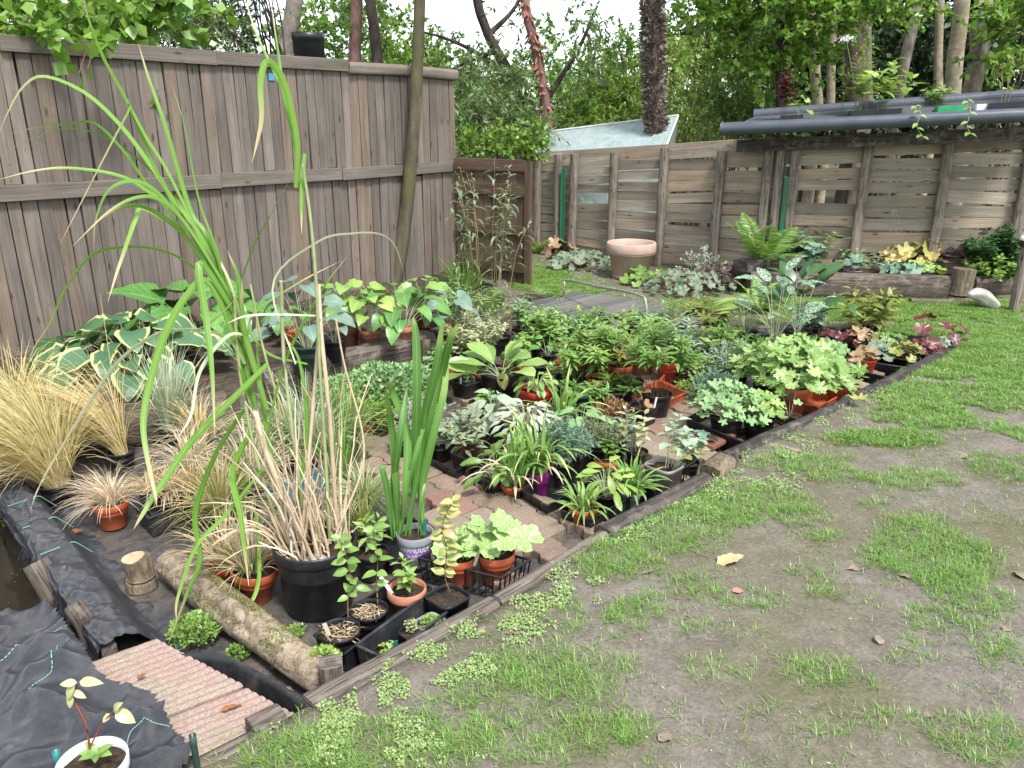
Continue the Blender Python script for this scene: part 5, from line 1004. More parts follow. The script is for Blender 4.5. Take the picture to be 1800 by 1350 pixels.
pp('daylily', 'grey pot of bright green strap leaves behind the daylily corner pot', 1108, 860, 42, 'g', f_tuft, 74, n=54, w=8, mat=strapm, spread=.7, droop=1.2, r0=14, K=7, fold=.12, floor=-.11)
pp('daylily', 'dense bright green tuft between daylily and grey pot', 1066, 868, 42, 'b', f_hosta, 58, 50, n=30, L=36, W=12, mat=g_lime, prof='ob', lo=.3, floor=-.11)
pp('baneberry', 'square taupe pot with tall pale stemmed leaflets', 1168, 815, 58, 'ts', f_bush, 100, 70, n=7, per=8, L=26, W=17, mat=g_silgreen, stem=stemw, prof='ov', t0=.5, rb=.3, ratio=1.0, sr=.0022, floor=-.11)
pp('tree_peony', 'pale variegated leaves on upright stems beside the orange tray', 1120, 792, 40, 'b', f_bush, 84, 38, n=6, per=8, L=24, W=14, mat=g_cream, stem=stemw, prof='ov', t0=.4)
pp('baneberry', 'thin plant of yellowing leaves by the split wood block', 1212, 812, 36, 'b', f_bush, 46, 36, n=5, per=6, L=22, W=13, mat=g_wilt, prof='ov', t0=.4, floor=-.11)
mb = MB(); c = G(1250, 770, -.06); box(mb, c, A(*E1, 0)*.12, A(*E2, 0)*.085, A(0, 0, .012), R0, .002); tag(mb.build('loose_tile', plain('tile_red', (.20, .085, .065), .85, .1, .2, (.12, .09, .07), 12, .5), origin=c, smooth=False, bevel=.004), 'reddish brown square tile lying between pavers and long geranium tray', 'tile')
gp('seedling', 'round blue green leaves lying on the reddish tile', 1225, 775, -.045, f_mound, 10, 36, 'seedling', n=9, rl=11, lobes=3, mat=g_teal, depth=.05, flat=.9)
# ================================================================== upper middle
def yl(r, c, w, h, rng):
    mb = MB(); p = D(882, 655, c[1]-.12); leaves(mb, [p], A(.15, -.25, -1), A(0, -1, .1), .115, .075, 'ov', 8, .2, .2, .05, rng); mb.build('yellow_leaf', g_yellow, r)
pp('dock', 'large leaved dock with one hanging yellow leaf in a dark pot', 880, 655, 60, 'bs', f_hosta, 34, 60, n=13, L=66, W=34, mat=g_fresh, prof='ob', lo=.3, sr=.003, up=1.0, droop=.6, extra=lambda r, c, w, h, g: yl(r, c, w, h, g))
pp('rosette_pot', 'bright red square pot of two green rosettes', 942, 682, 56, 'rs', f_hosta, 30, 40, n=40, L=26, W=8, mat=g_fresh, prof='ob', lo=.5, ratio=.75)
pp('herb_pot', 'bright red pot with a few pale green shoots near the sleeper', 806, 648, 44, 'rs', f_bush, 26, 24, n=7, per=6, L=12, W=8, mat=g_mint, prof='ov', ratio=.8)
pp('herb_pot', 'wide orange pot beneath the dock leaves', 850, 652, 40, 'o', f_bush, 20, 24, n=5, per=5, L=14, W=9, mat=g_fresh, prof='ov', ratio=.7)
pp('seedling_pot', 'black pot of bare compost with a white tag beside the dock', 820, 668, 46, 'bs', f_bush, 24, 20, n=4, per=5, L=10, W=5, mat=g_silgreen, tag_=[(white, -.2, -.2, 16, 0)], ratio=.8)
pp('seedling_pot', 'black pot of dark compost in front of the white tub', 945, 640, 40, 'b', f_bush, 16, 16, n=3, per=4, L=9, W=5, mat=g_mid)
pp('seedling_pot', 'small black pot standing in the white tub', 962, 622, 30, 'b', f_hosta, 36, 24, n=6, L=24, W=14, mat=g_hosta, prof='ov', floor=-.09)
pp('box_shrub', 'cream flecked small leaved shrub below the willowherb', 845, 612, 56, 'b', f_bush, 78, 62, n=34, per=24, L=11, W=5, mat=g_cream, stem=stemt, sr=.001)
pp('box_shrub', 'second cream flecked shrub nearer the red pot', 808, 620, 44, 'b', f_bush, 52, 40, n=20, per=20, L=11, W=5, mat=g_cream, stem=stemt, sr=.001)
pp('willowherb', 'tall thin stemmed plant with star shaped leaf tops behind the shrub', 845, 588, 44, 'b', f_bush, 128, 46, n=7, per=26, L=22, W=4.5, mat=g_mid, stem=stemw, t0=.3, droop=1.0)
pp('willowherb', 'tall feathery stems beside the orange bowl', 805, 592, 40, 'b', f_bush, 120, 32, n=8, per=26, L=20, W=4, mat=g_mint, stem=stemw, t0=.2, droop=1.0)
pp('willowherb', 'slim leafy stems near the low ferns', 878, 590, 40, 'b', f_bush, 100, 34, n=7, per=20, L=20, W=5, mat=g_fresh, stem=stemw, t0=.3)
MIDS = [(952, 596, 44, 'b', 70, 52, g_fresh, 'leafy green bush in front of the low ferns', 'ov', 22, 11), (985, 575, 44, 'b', 66, 46, g_mint, 'soft green bush beside the handrail foot', 'ov', 20, 9), (975, 606, 40, 'n', 52, 40, g_fresh, 'brown pot of light green leafy stems', 'ov', 22, 12), (1018, 590, 44, 'b', 84, 50, g_fresh, 'fresh green narrow leaved bush near the boardwalk', 'lan', 28, 7), (1045, 575, 40, 'o', 72, 42, g_mid, 'green bush in front of the boardwalk planks', 'lan', 26, 7), (1085, 605, 44, 'b', 66, 48, g_fresh, 'dark green leafy bush below the bent handrail', 'ov', 20, 10), (1072, 640, 44, 'o', 62, 52, g_fresh, 'broad leaved bush with yellow lower leaves', 'ov', 26, 13), (1150, 580, 44, 'b', 92, 50, g_mint, 'upright green bush next to the red pot by the bridge', 'lan', 24, 6), (1190, 570, 40, 'b', 78, 52, g_fresh, 'feathery green bush beyond the orange tray', 'lan', 20, 5), (1200, 606, 44, 'b', 60, 50, g_silgreen, 'grey green lance leaved bush', 'lan', 26, 6), (1245, 612, 56, 'b', 48, 46, g_mid, 'low leafy plant in a wide black pot', 'ov', 24, 10), (1130, 630, 44, 'n', 78, 48, g_fresh, 'bushy green plant behind the brown stemmed bush', 'lan', 30, 7), (1210, 640, 40, 'b', 52, 42, g_teal, 'blue green bush beside the second orange tray', 'lan', 20, 6), (1262, 565, 40, 'b', 46, 44, g_olive, 'olive green leafy plant on the far row', 'lan', 24, 7), (1225, 545, 40, 'b', 50, 50, g_olive, 'feathery olive plant near the grey low shrubs', 'lan', 20, 4), (925, 575, 40, 'b', 60, 40, g_mint, 'pale leafy stems near the small round stake', 'ov', 18, 8), (1105, 575, 36, 'b', 56, 36, g_fresh, 'yellow green plant beside the upper red pot', 'ov', 20, 11)]
for px, py, w_, pk, H, R, m_, lab, pf, L_, W_ in MIDS: pp('leafy_potted_plant', lab, px, py, w_, pk, f_bush, H*(.62 if py < 597 and px > 960 else 1.0), R*.78, n=int(8+px % 5), per=15, L=L_*.8, W=W_*.9, mat=m_, prof=pf, rb=.4, t0=.3)
FILL = [(772, 640, 34, 'b', g_mint, 'ov', 16, 9, 34, 'small black pot of mint green leaves between sedum and the red pot'), (915, 622, 34, 'n', g_fresh, 'ov', 18, 10, 40, 'brown pot of fresh leaves just beyond the dock'), (1000, 632, 40, 'o', g_fresh, 'lan', 24, 6, 50, 'orange pot of bright narrow leaves beside the white tub'), (985, 662, 38, 'b', g_lime, 'ov', 18, 10, 36, 'black pot of lime green leaves near the red rosette pot'), (1045, 700, 44, 'bs', g_mid, 'lan', 24, 7, 34, 'square black pot of deep green shoots before the torn orange tray'), (1088, 640, 40, 'o', g_fresh, 'lan', 26, 7, 62, 'orange pot of tall fresh stems behind the brown stemmed bush'), (1180, 632, 44, 'r', g_mint, 'lan', 22, 6, 52, 'red pot of blue tinged stems by the second orange tray'), (1232, 652, 44, 'b', g_fresh, 'lan', 22, 6, 40, 'black pot of slim green leaves beside the silvery thread leaves'), (1312, 618, 44, 'b', g_mid, 'ov', 20, 9, 40, 'black pot of rounded dark leaves below the spotted plant'), (1270, 598, 40, 'b', g_fresh, 'lan', 24, 8, 46, 'black pot of lance leaves below the olive feathery plant'), (900, 640, 34, 'r', g_fresh, 'ov', 14, 9, 24, 'red pot with low leaves tucked behind the dock'), (1040, 622, 40, 'r', g_lime, 'lan', 26, 7, 58, 'red pot of yellow green stems in the middle of the dense row'), (960, 612, 36, 'b', g_fresh, 'lan', 20, 6, 56, 'black pot of upright stems at the small round stake'), (1140, 610, 40, 'o', g_fresh, 'lan', 24, 7, 66, 'orange pot of leafy stems beyond the brown stemmed bush'), (1395, 618, 44, 'b', g_ger, 'ov', 18, 11, 38, 'black pot of pale round leaves behind the widest geranium mound'), (760, 690, 40, 'b', g_silgreen, 'ov', 16, 8, 40, 'black pot of grey leaves between sword leaves and sage'), (850, 705, 44, 'bs', g_fresh, 'ov', 16, 9, 22, 'square black pot of tiny shoots before the dock'), (1010, 600, 36, 'b', g_mint, 'lan', 20, 5, 60, 'black pot of wispy mint stems near the boardwalk corner'), (1215, 622, 38, 'g', g_silgreen, 'lan', 22, 5, 40, 'grey pot of narrow grey leaves between orange tray and wide black pot'), (1455, 650, 40, 'n', g_ger, 'ov', 14, 9, 26, 'brown pot of seedlings behind the square orange geranium pot')]
for px, py, w_, pk, m_, pf, L_, W_, H, lab in FILL: pp('leafy_potted_plant', lab, px, py, w_*(1.2 if pk in 'or' else 1), pk, f_bush, H, w_*.8, n=9, per=13, L=L_*.9, W=W_, mat=m_, prof=pf, rb=.5, t0=.4 if pk in 'or' else .25, ratio=.85)
pp('spurge', 'whorled bright green spurge with an orange pot below', 1056, 662, 50, 'o', f_bush, 92, 52, n=12, per=40, L=27, W=6, mat=g_fresh, rise=.1, t0=.62, droop=.5)
pp('spurge', 'narrow leaved spurge at the near side of the whorled one', 1020, 664, 44, 'b', f_bush, 86, 48, n=14, per=30, L=26, W=6, mat=g_fresh, rise=.2, t0=.4)
pp('brown_stemmed_bush', 'bushy plant with bare brown lower stems in the torn orange tray', 1155, 690, 54, 'b', f_bush, 140, 62, n=20, per=22, L=32, W=8, mat=g_mid, stem=stemb, t0=.58, rb=.45, floor=-.10, extra=twigs(26, .13, stemb, sp=.25))
pp('twiggy_pot', 'black square pot with a red brown leaf and white tag in the orange tray', 1128, 712, 50, 'bs', f_mound, 34, 16, n=3, rl=15, lobes=3, mat=g_brown, stem=stemb, floor=-.11, tag_=[(white, .4, -.2, 28, .006)])
pp('brown_stemmed_bush', 'wide black pot of green shoots behind the torn orange tray', 1085, 682, 62, 'b', f_bush, 30, 46, n=7, per=12, L=30, W=8, mat=g_mid, t0=.3)
pp('brown_stemmed_bush', 'black pot of brown dying stems with yellow leaves', 1110, 668, 46, 'b', f_bush, 90, 40, n=12, per=12, L=30, W=9, mat=g_olive, stem=stemb, t0=.5, extra=twigs(16, .1, stemb, sp=.25))
pp('dark_pot', 'dark green pot of trailing leaves beside the red rosette pot', 1015, 688, 62, 'e', f_bush, 26, 40, n=7, per=10, L=28, W=8, mat=g_mid)
pp('herb_pot', 'red pot standing by the boardwalk end', 1121, 562, 34, 'r', f_bush, 26, 18, n=3, per=6, L=20, W=9, mat=g_fresh, prof='ov')
pp('curry_plant', 'silvery thread leaved plant in front of the spotted leaves', 1290, 655, 50, 'b', f_feather, 62, 64, n=50, per=44, L=11, W=2, mat=g_silgreen, stem=stemw)
pp('curry_plant', 'silvery sprawling stems behind the mint geranium', 1262, 690, 44, 'b', f_feather, 44, 50, n=34, per=40, L=11, W=2.2, mat=g_teal, stem=stemw)
pp('moss_pot', 'lime rimmed pot of arching yellow green moss like stems', 1252, 690, 50, 'l', f_feather, 34, 66, n=70, per=40, L=8, W=2.6, mat=g_lime, ratio=.4)
pp('yarrow_pot', 'purple tinged small plant on the grey cloth', 1205, 660, 38, 'b', f_bush, 36, 24, n=8, per=10, L=14, W=4, mat=g_sage)
# ================================================================== right hand end
GR = 'geraniums along the timber edging'
pp('geranium', 'mint green divided leaves spilling over the long black tray', 1278, 728, 60, 'b', f_mound, 62, 68, group=GR, n=90, rl=13, lobes=5, mat=g_mint, depth=.45, teeth=.1, flat=.55)
pp('geranium', 'fresh green lobed geranium at the tray end nearest the edging', 1335, 732, 56, 'b', f_mound, 52, 40, group=GR, n=46, rl=13, lobes=5, mat=g_fresh, depth=.4, teeth=.1, flat=.55)
pp('geranium', 'lime green geranium forming the widest leafy mound', 1392, 676, 64, 'o', f_mound, 92, 86, group=GR, n=170, rl=15.5, lobes=7, mat=g_ger, depth=.30, teeth=.09, flat=.5)
pp('geranium', 'fresh green geranium behind the widest mound', 1350, 660, 54, 'b', f_mound, 64, 80, group=GR, n=60, rl=15, lobes=7, mat=g_ger, depth=.38, teeth=.09, flat=.5)
pp('geranium', 'square orange pot of lobed leaves at the mound side near the edging', 1484, 676, 46, 'os', f_mound, 40, 34, group=GR, n=18, rl=16, lobes=7, mat=g_ger, depth=.36, teeth=.09, flat=.5, ratio=.7)
pp('geranium', 'feathery green plant between lime mound and spotted leaves', 1410, 640, 46, 'b', f_bush, 56, 60, group=GR, n=26, per=22, L=14, W=4, mat=g_fresh)
pp('seedling_pot', 'round black pot of bare soil with a pale bulb by the timber', 1352, 745, 50, 'b', f_bush, 20, 16, n=3, per=4, L=10, W=5, mat=g_wilt, ratio=.6)
pp('seedling_pot', 'black pot of bare soil with bent stalk next to the orange tray', 1388, 730, 42, 'n', f_mound, 60, 30, n=4, rl=14, lobes=5, mat=g_mint, ratio=.6)
gp('fallen_leaf', 'single yellow lobed leaf hanging over the timber edging', 1507, 703, .05, f_mound, 5, 3, 'leaf', n=1, rl=17, lobes=7, mat=g_yellow, flat=.9)
pp('spotted_leaf_plant', 'tall arum like plant with large white spotted leaves', 1362, 590, 66, 'b', f_hosta, 118, 74, n=16, L=54, W=23, mat=spotted, prof='ov', lo=.35, droop=.7, up=1.0, sr=.003)
pp('spotted_leaf_plant', 'glossy green broad leaves beside the white spotted ones', 1402, 578, 50, 'b', f_hosta, 118, 62, n=16, L=56, W=28, mat=g_dark, prof='ov', lo=.3, droop=.5, up=1.2)
pp('yellow_tip_plant', 'upright pale lance leaved plant next to the spotted leaves', 1312, 582, 44, 'b', f_hosta, 70, 50, n=18, L=52, W=9, mat=g_lime, prof='lan', lo=.5, droop=.4)
pp('spotted_leaf_plant', 'black pot of small cream blotched leaves', 1425, 572, 40, 'b', f_bush, 44, 40, n=9, per=9, L=22, W=14, mat=spotted, prof='ov')
pp('shade_fern', 'bright fern fronds in front of the far sleeper', 1338, 545, 36, 'b', f_fern, 60, 84, n=8, mat=g_fresh, el=(.7, 1.3))
pp('yellow_bush', 'yellow green leafy bush standing alone before the far sleeper', 1522, 575, 44, 'b', f_bush, 78, 58, n=13, per=11, L=32, W=13, mat=g_olive, prof='ov', rb=.3, stem=stemw)
pp('dark_stem_plant', 'dark stalks with a single folded leaf', 1472, 580, 36, 'b', f_hosta, 72, 26, n=3, L=36, W=12, mat=g_dark, prof='ov', lo=.8)
pp('dark_stem_plant', 'thin stalk topped by a dry red seed head', 1440, 585, 32, 'b', f_mound, 72, 8, n=2, rl=7, lobes=3, mat=g_brown, stem=stemb)
HEU = [(1478, 606, 40, 'b', 34, 44, g_burg, 'burgundy heuchera beside the peach one', 15), (1512, 606, 44, 'b', 36, 44, g_peach, 'peach orange heuchera behind the shiny red pot', 16), (1455, 622, 40, 'b', 30, 40, g_mint, 'mint green heuchera beside the widest geranium mound', 16), (1545, 622, 44, 'bs', 26, 34, g_greyg, 'grey green heuchera in the wide black tray', 18), (1590, 626, 46, 'bs', 30, 38, g_olive, 'yellowing heuchera in the middle of the wide black tray', 14), (1628, 620, 40, 'bs', 30, 34, g_burg, 'wine red heuchera with white tag at the tray end', 17), (1652, 612, 34, 'n', 26, 30, g_silgreen, 'small green heuchera in the brown pot at the far tray end', 12), (1560, 600, 40, 'b', 24, 36, g_mid, 'plain green heuchera behind the wide black tray', 14)]
for px, py, w_, pk, H, R, m_, lab, rl in HEU: pp('heuchera', lab, px, py, w_, pk, f_mound, H*.9, R*.8, group='heucheras at the far end of the bed', n=17, rl=rl*.72, lobes=5, mat=m_, depth=.22, flat=.6, ratio=.6, tag_=[(white, .2, -.3, 18, 0)] if px == 1628 else None, stem=stemr)
pp('heuchera', 'shiny red pot with a few peach leaves', 1524, 630, 34, 'r', f_mound, 20, 22, group='heucheras at the far end of the bed', n=5, rl=15, lobes=5, mat=g_peach, depth=.2, ratio=.8, floor=-.09)
pp('heuchera', 'tall burgundy leaf stems at the far corner of the bed', 1640, 600, 34, 'b', f_mound, 52, 62, group='heucheras at the far end of the bed', n=9, rl=14, lobes=5, mat=g_burg, depth=.2, stem=stemr, flat=.3)
# ================================================================== far beds
g_willowleaf = leafmat('leaf_willow', (.10, .15, .07), (.17, .22, .11), (.26, .30, .19), trans=.2)
gp('climbing_willow', 'loose willow with long grey green leaves climbing the brown panel', 858, 508, .03, f_bush, 235, 80, 'shrub', n=15, per=22, L=27, W=5.5, mat=g_willowleaf, stem=stemt, t0=.15, rb=.5, sr=.0035, droop=1.2)
gp('fern', 'dark fern in the hollow beside the sleeper end', 925, 548, -.05, f_fern, 50, 74, 'fern', n=9, mat=g_mint, el=(.4, .9))
gp('fern', 'broad green fern behind the leafy bushes near the boardwalk', 985, 530, -.02, f_fern, 50, 80, 'fern', n=9, mat=g_mid, el=(.3, .8))
gp('reed_tuft', 'fine green tuft against the brown panel foot', 815, 510, .05, f_tuft, 70, 40, 'grass', n=160, w=2, mat=grassm, spread=.6, r0=20)
def ring(r, c, w, h):
    mb = MB()
    for z in (.80, .70): lathe(mb, c, [(w/2*(.88+.06*(z-.7)), z*h-.014), (w/2*.965, z*h-.003), (w/2*.965, z*h+.005), (w/2*(.88+.06*(z-.7)), z*h+.014)], 40)
    lathe(mb, c, [(w/2*.70, h*.04), (w/2*.735, h*.075), (w/2*.71, h*.12)], 40); mb.build('moulding', claybig, r)
pp('terracotta_planter', 'large weathered terracotta pot in front of the slat fence', 1110, 425, 88, 'C', None, 0, 0, 'planter', .0, .72, None, extra=lambda r, c, w, h, g: ring(r, c, w, h))
gp('grey_heuchera', 'grey green ground hugging heuchera beside the terracotta pot', 1020, 470, 0, f_mound, 28, 62, n=60, rl=9, lobes=5, mat=g_greyg, flat=.6, stem=stemr)
gp('heuchera', 'copper leaved heuchera at the fence foot by the fern', 985, 448, 0, f_mound, 30, 34, n=14, rl=14, lobes=5, mat=g_peach, flat=.6, stem=stemr)
gp('fern', 'small green fern at the corner of the slat fence', 950, 446, 0, f_fern, 30, 52, 'fern', n=9, mat=g_fresh, el=(.5, 1.0))
gp('grey_heuchera', 'low grey leaved groundcover between terracotta pot and far sleeper', 1205, 512, 0, f_mound, 34, 78, n=90, rl=9, lobes=5, mat=g_greyg, flat=.6, stem=stemr)
gp('foam_flower', 'airy white flower sprays above the grey groundcover', 1235, 492, 0, f_feather, 66, 52, n=26, per=30, L=5, W=4, mat=g_silver, stem=stemt)
gp('grey_heuchera', 'sparse plum heuchera beside the handrail', 1262, 505, 0, f_mound, 40, 44, n=22, rl=12, lobes=5, mat=g_plum, flat=.6, stem=stemr)
gp('debris_shrub', 'low leafy creeper beside the terracotta pot foot', 1135, 500, 0, f_mound, 24, 40, n=22, rl=11, lobes=5, mat=g_mid, flat=.6)
BZ = .16
gp('fern', 'large arching fern on the far bed beside the green metal strip', 1338, 466, .24, f_fern, 120, 112, 'fern', n=13, mat=g_mid, el=(.5, 1.2), droop=1.0, pl=.26, pw=.03, npin=30)
gp('bedding_plant', 'speckled leaf shrub behind the dark timber block', 1398, 470, BZ, f_bush, 62, 46, n=12, per=10, L=26, W=15, mat=g_teal, prof='ov')
gp('bedding_plant', 'thin twiggy variegated shrub against the fence', 1432, 468, BZ, f_bush, 84, 44, n=9, per=12, L=16, W=10, mat=g_fresh, prof='ov', stem=stemr)
gp('bedding_plant', 'sprawling dry stemmed plant between small pots on the far bed', 1520, 472, BZ, f_bush, 36, 66, n=16, per=6, L=14, W=10, mat=g_mint, prof='ov', stem=stemb)
pp('bedding_pot', 'low red bowl on the far sleeper bed', 1434, 478, 30, 'r', f_mound, 8, 10, floor=BZ, ratio=.35, group=None, n=4, rl=6, lobes=5, mat=g_burg)
pp('bedding_pot', 'grey pot with blue and yellow leaves on the far bed', 1500, 474, 32, 't', f_mound, 22, 18, floor=BZ, ratio=.4, group=None, n=9, rl=9, lobes=5, mat=g_blue)
gp('heuchera', 'yellow amber heuchera with large leaves and tall flower plumes', 1590, 470, BZ, f_mound, 52, 66, n=30, rl=19, lobes=5, mat=g_yellow, flat=.55, stem=stemr)
for k, (px, py) in enumerate(((1565, 362), (1597, 342), (1632, 352))):
    p0 = G(1592, 470, BZ); p1 = D(px, py, p0[1]-.05); r = thing('flower_plume', ['shortest pale flower plume above the amber heuchera', 'tallest pale flower plume above the amber heuchera', 'pale flower plume nearest the purple heuchera'][k], 'flower', p0, 'plumes of the amber heuchera'); rng = np.random.default_rng(k); mb = MB(); P = cr([p0, (p0+p1)/2+A(.02, 0, 0), p1], 16); tube(mb, P, .003, 5); mb.build('stem', stemr, r)
    mb = MB(); n = 240; u = rng.uniform(.55, 1, n); i = (u*15).astype(int); flecks(mb, P[i]+rng.normal(0, 1, (n, 3))*A(.035, .035, .012)*(1.25-u)[:, None]*2, rng.normal(0, 1, (n, 3)), rng.normal(0, 1, (n, 3)), .014, .010); mb.build('florets', plain('floret', (.60, .52, .46), .8), r)
gp('heuchera', 'purple brown heuchera with broad dusky leaves', 1662, 474, BZ, f_mound, 46, 50, n=20, rl=22, lobes=5, mat=g_plum, flat=.6, stem=stemr)
gp('heuchera', 'silver green heuchera in front of the amber one', 1588, 482, BZ, f_mound, 20, 40, n=22, rl=12, lobes=5, mat=g_teal, flat=.6)
gp('heuchera', 'small lime heuchera beside the stump', 1628, 482, BZ, f_mound, 22, 26, n=14, rl=10, lobes=5, mat=g_lime, flat=.6)
gp('heuchera', 'dark red heuchera under the amber leaves', 1612, 474, BZ, f_mound, 30, 20, n=8, rl=12, lobes=5, mat=g_burg, flat=.6)
gp('evergreen_shrub', 'dense dark green shrub at the end of the far bed', 1745, 484, BZ, f_bush, 84, 58, 'shrub', n=60, per=26, L=14, W=9, mat=g_dark, prof='ov', rb=.6)
gp('evergreen_shrub', 'bright leaved low shrub in front of the dark green shrub', 1755, 492, BZ, f_bush, 40, 60, 'shrub', n=40, per=14, L=13, W=9, mat=g_mid, prof='ov', rb=.6)
# ---- shelf above the fence
def shelf_tray(label, k, d, l, wd, m):
    c = shelf(k, d); u = nrm(g1-g0); v = A(-u[1], u[0], 0); r = thing('shelf_tray', label, 'tray', c, 'trays on the plant shelf'); mb = MB()
    for a, b, e in ((v*wd, u*l, 1), (-v*wd, u*l, 1), (u*l, v*wd, 1), (-u*l, v*wd, 1)): box(mb, c+a+A(0, 0, .03), b, A(0, 0, .03), nrm(a)*.005)
    box(mb, c+A(0, 0, .006), u*l, v*wd, A(0, 0, .004)); mb.build('tray_body', m, r, False); return c
def sp(name, label, k, d, fn, Hpx, Rpx, **kw):
    SEED[0] += 1; rng = np.random.default_rng(SEED[0]); p = shelf(k, d); s = mpp(p); r = thing(name, label, 'seedling', p, 'seedlings on the plant shelf')
    for q_ in ('L', 'W', 'w', 'rl', 'r0'):
        if q_ in kw: kw[q_] = kw[q_]*s
    fn(r, p+A(0, 0, .015), rng, H=Hpx*s/.94, R=Rpx*s, **kw); return r
shelf_tray('black tray of leafy seedlings on the shelf', .46, .35, .22, .12, black); shelf_tray('green tray on the shelf', .70, .3, .12, .1, plain('tray_green', (.02, .28, .09), .4, .4)); shelf_tray('black tray on the shelf beyond the green tray', .88, .3, .2, .12, black); shelf_tray('small black tray on the shelf beside the dark red seedling', .19, .3, .1, .08, black); shelf_tray('small white pot tray between green and black trays', .79, .3, .04, .05, white)
sp('seedling', 'dark red leaved seedling on the shelf', .14, .4, f_bush, 84, 24, n=6, per=12, L=18, W=11, mat=g_burg, stem=stemr, prof='ov', t0=.4)
sp('seedling', 'short lime green seedling on the shelf', .21, .4, f_mound, 40, 18, n=6, rl=9, lobes=3, mat=g_lime)
sp('seedling', 'feathery tall seedling with a white flower head on the shelf', .40, .5, f_bush, 118, 22, n=6, per=22, L=18, W=4, mat=g_lime, t0=.2, sr=.0025)
sp('seedling', 'broad bright leaved seedlings filling the black shelf tray', .48, .4, f_bush, 92, 52, n=10, per=8, L=36, W=16, mat=g_lime, prof='ov', t0=.35, rb=.8, sr=.003)
sp('seedling', 'thin feathery seedling beside the tall white flowered one', .34, .5, f_bush, 84, 18, n=4, per=16, L=16, W=4, mat=g_olive, t0=.2)
sp('seedling', 'low green plantlets behind the broad leaved seedlings', .62, .9, f_bush, 30, 34, n=12, per=8, L=14, W=7, mat=g_mid)
sp('seedling', 'pair of dry seed stalks on the shelf', .85, .5, f_bush, 100, 20, n=3, per=5, L=10, W=7, mat=g_brown, stem=stemt, t0=.8, sr=.004)
sp('seedling', 'tall leaning green stems at the shelf end', .97, .5, f_bush, 140, 50, n=7, per=12, L=34, W=9, mat=g_lime, stem=stemw, t0=.4, sr=.004)
p0 = shelf(.39, .5); p1 = D(1487, 68, p0[1]); r = thing('white_flower', 'white flower head on a thin stalk above the shelf', 'flower', p0); mb = MB(); tube(mb, cr([p0, (p0+p1)/2+A(.02, 0, 0), p1], 12), .004, 5); mb.build('stem', stemg, r); mb = MB(); rng = np.random.default_rng(3); n = 120; P = p1+rng.normal(0, .028, (n, 3))*A(1, 1, .5); flecks(mb, P, rng.normal(0, 1, (n, 3)), rng.normal(0, 1, (n, 3)), .02, .016); mb.build('florets', white, r)
for k, (a, lab, pts) in enumerate(((.63, 'trailing seedling hanging over the front gutter pipe', [(1608, 198), (1612, 185), (1618, 200), (1612, 222), (1622, 240)]), (.80, 'longer trailing seedling hanging near the green tray', [(1700, 190), (1702, 175), (1706, 195), (1700, 220), (1706, 235)]))):
    Yp = shelf(a, -.05)[1]-.12; P = cr([D(x, y, Yp) for x, y in pts], 20); r = thing('seedling', lab, 'seedling', P[0], 'seedlings on the plant shelf'); mb = MB(); tube(mb, P, .003, 5); mb.build('stem', stemw, r); mb = MB(); rng = np.random.default_rng(k+50); i = np.array([3, 5, 8, 10, 13, 15, 18, 19]); leaves(mb, P[i], np.stack([np.tile([-1, 1], 4), -.4*np.ones(8), -.1*np.ones(8)], 1)+rng.normal(0, .2, (8, 3)), A(0, -.4, 1), .065, .045, 'ov', 4, .6, .2, 0, rng); mb.build('foliage', g_fresh, r)
# ---- foreground lower left
c = G(160, 1330, .16); r = thing('bucket_plant', 'white bucket with a young red stemmed shrub at the lower fabric edge', 'potted plant', A(c[0], c[1], 0)); potmesh(r, A(c[0], c[1], .0), 118*mpp(c), .15, 'w', R0)
mb, ms = MB(), MB(); Yb = c[1]; P1 = cr([D(158, 1318, Yb), D(150, 1270, Yb), D(130, 1230, Yb+.01), D(135, 1200, Yb+.02)], 16); P2 = cr([D(160, 1310, Yb), D(178, 1275, Yb), D(200, 1250, Yb-.01)], 12); tube(ms, P1, .0028, 6); tube(ms, P2, .002, 6); ms.build('stems', stemr, r)
LV = [((135, 1200), (-1, .2), 28, 14), ((140, 1198), (1, .25), 44, 17), ((132, 1203), (-.5, -.6), 34, 16), ((128, 1215), (1, -.3), 26, 12), ((128, 1222), (-.4, -.8), 28, 15), ((200, 1250), (.5, .8), 30, 15), ((203, 1250), (1, -.4), 40, 22), ((195, 1255), (-.6, -.4), 22, 12)]
for k, ((x, y), (u, v), l, w_) in enumerate(LV): leaves(mb, [D(x, y, Yb)], A(u, -.3, v), A(0, -.6, .8), l*mpp(c), w_*mpp(c), 'ov', 6, .5, .2, .05, R0)
mb.build('pale_leaves', leafmat('leaf_pale', (.34, .38, .18), (.48, .50, .26), trans=.25, vein=.4), r); mb = MB(); leaves(mb, np.tile(D(172, 1325, Yb), (6, 1)), A(0, 0, .6)+np.stack([np.cos(np.arange(6)), -.4+np.sin(np.arange(6))*.5, np.zeros(6)], 1), A(0, -.3, 1), 32*mpp(c), 16*mpp(c), 'ov', 5, .6, .2, 0, R0); mb.build('foliage', g_fresh, r)
for px, py, lab, rr in ((98, 1320, 'green plastic tube standing in front of the white bucket', .0085), (338, 1292, 'dark plastic tube stake on the ribbed slab edge', .0085)):
    a = G(px, py, .13); mb = MB(); lathe(mb, A(a[0], a[1], 0), [(rr, -.03), (rr, .10), (rr*1.05, .13), (rr*.8, .13), (rr*.8, .02)], 14); tag(mb.build('tube_stake', darkgreenp if px > 200 else greenlab, origin=A(a[0], a[1], 0)), lab, 'stake')
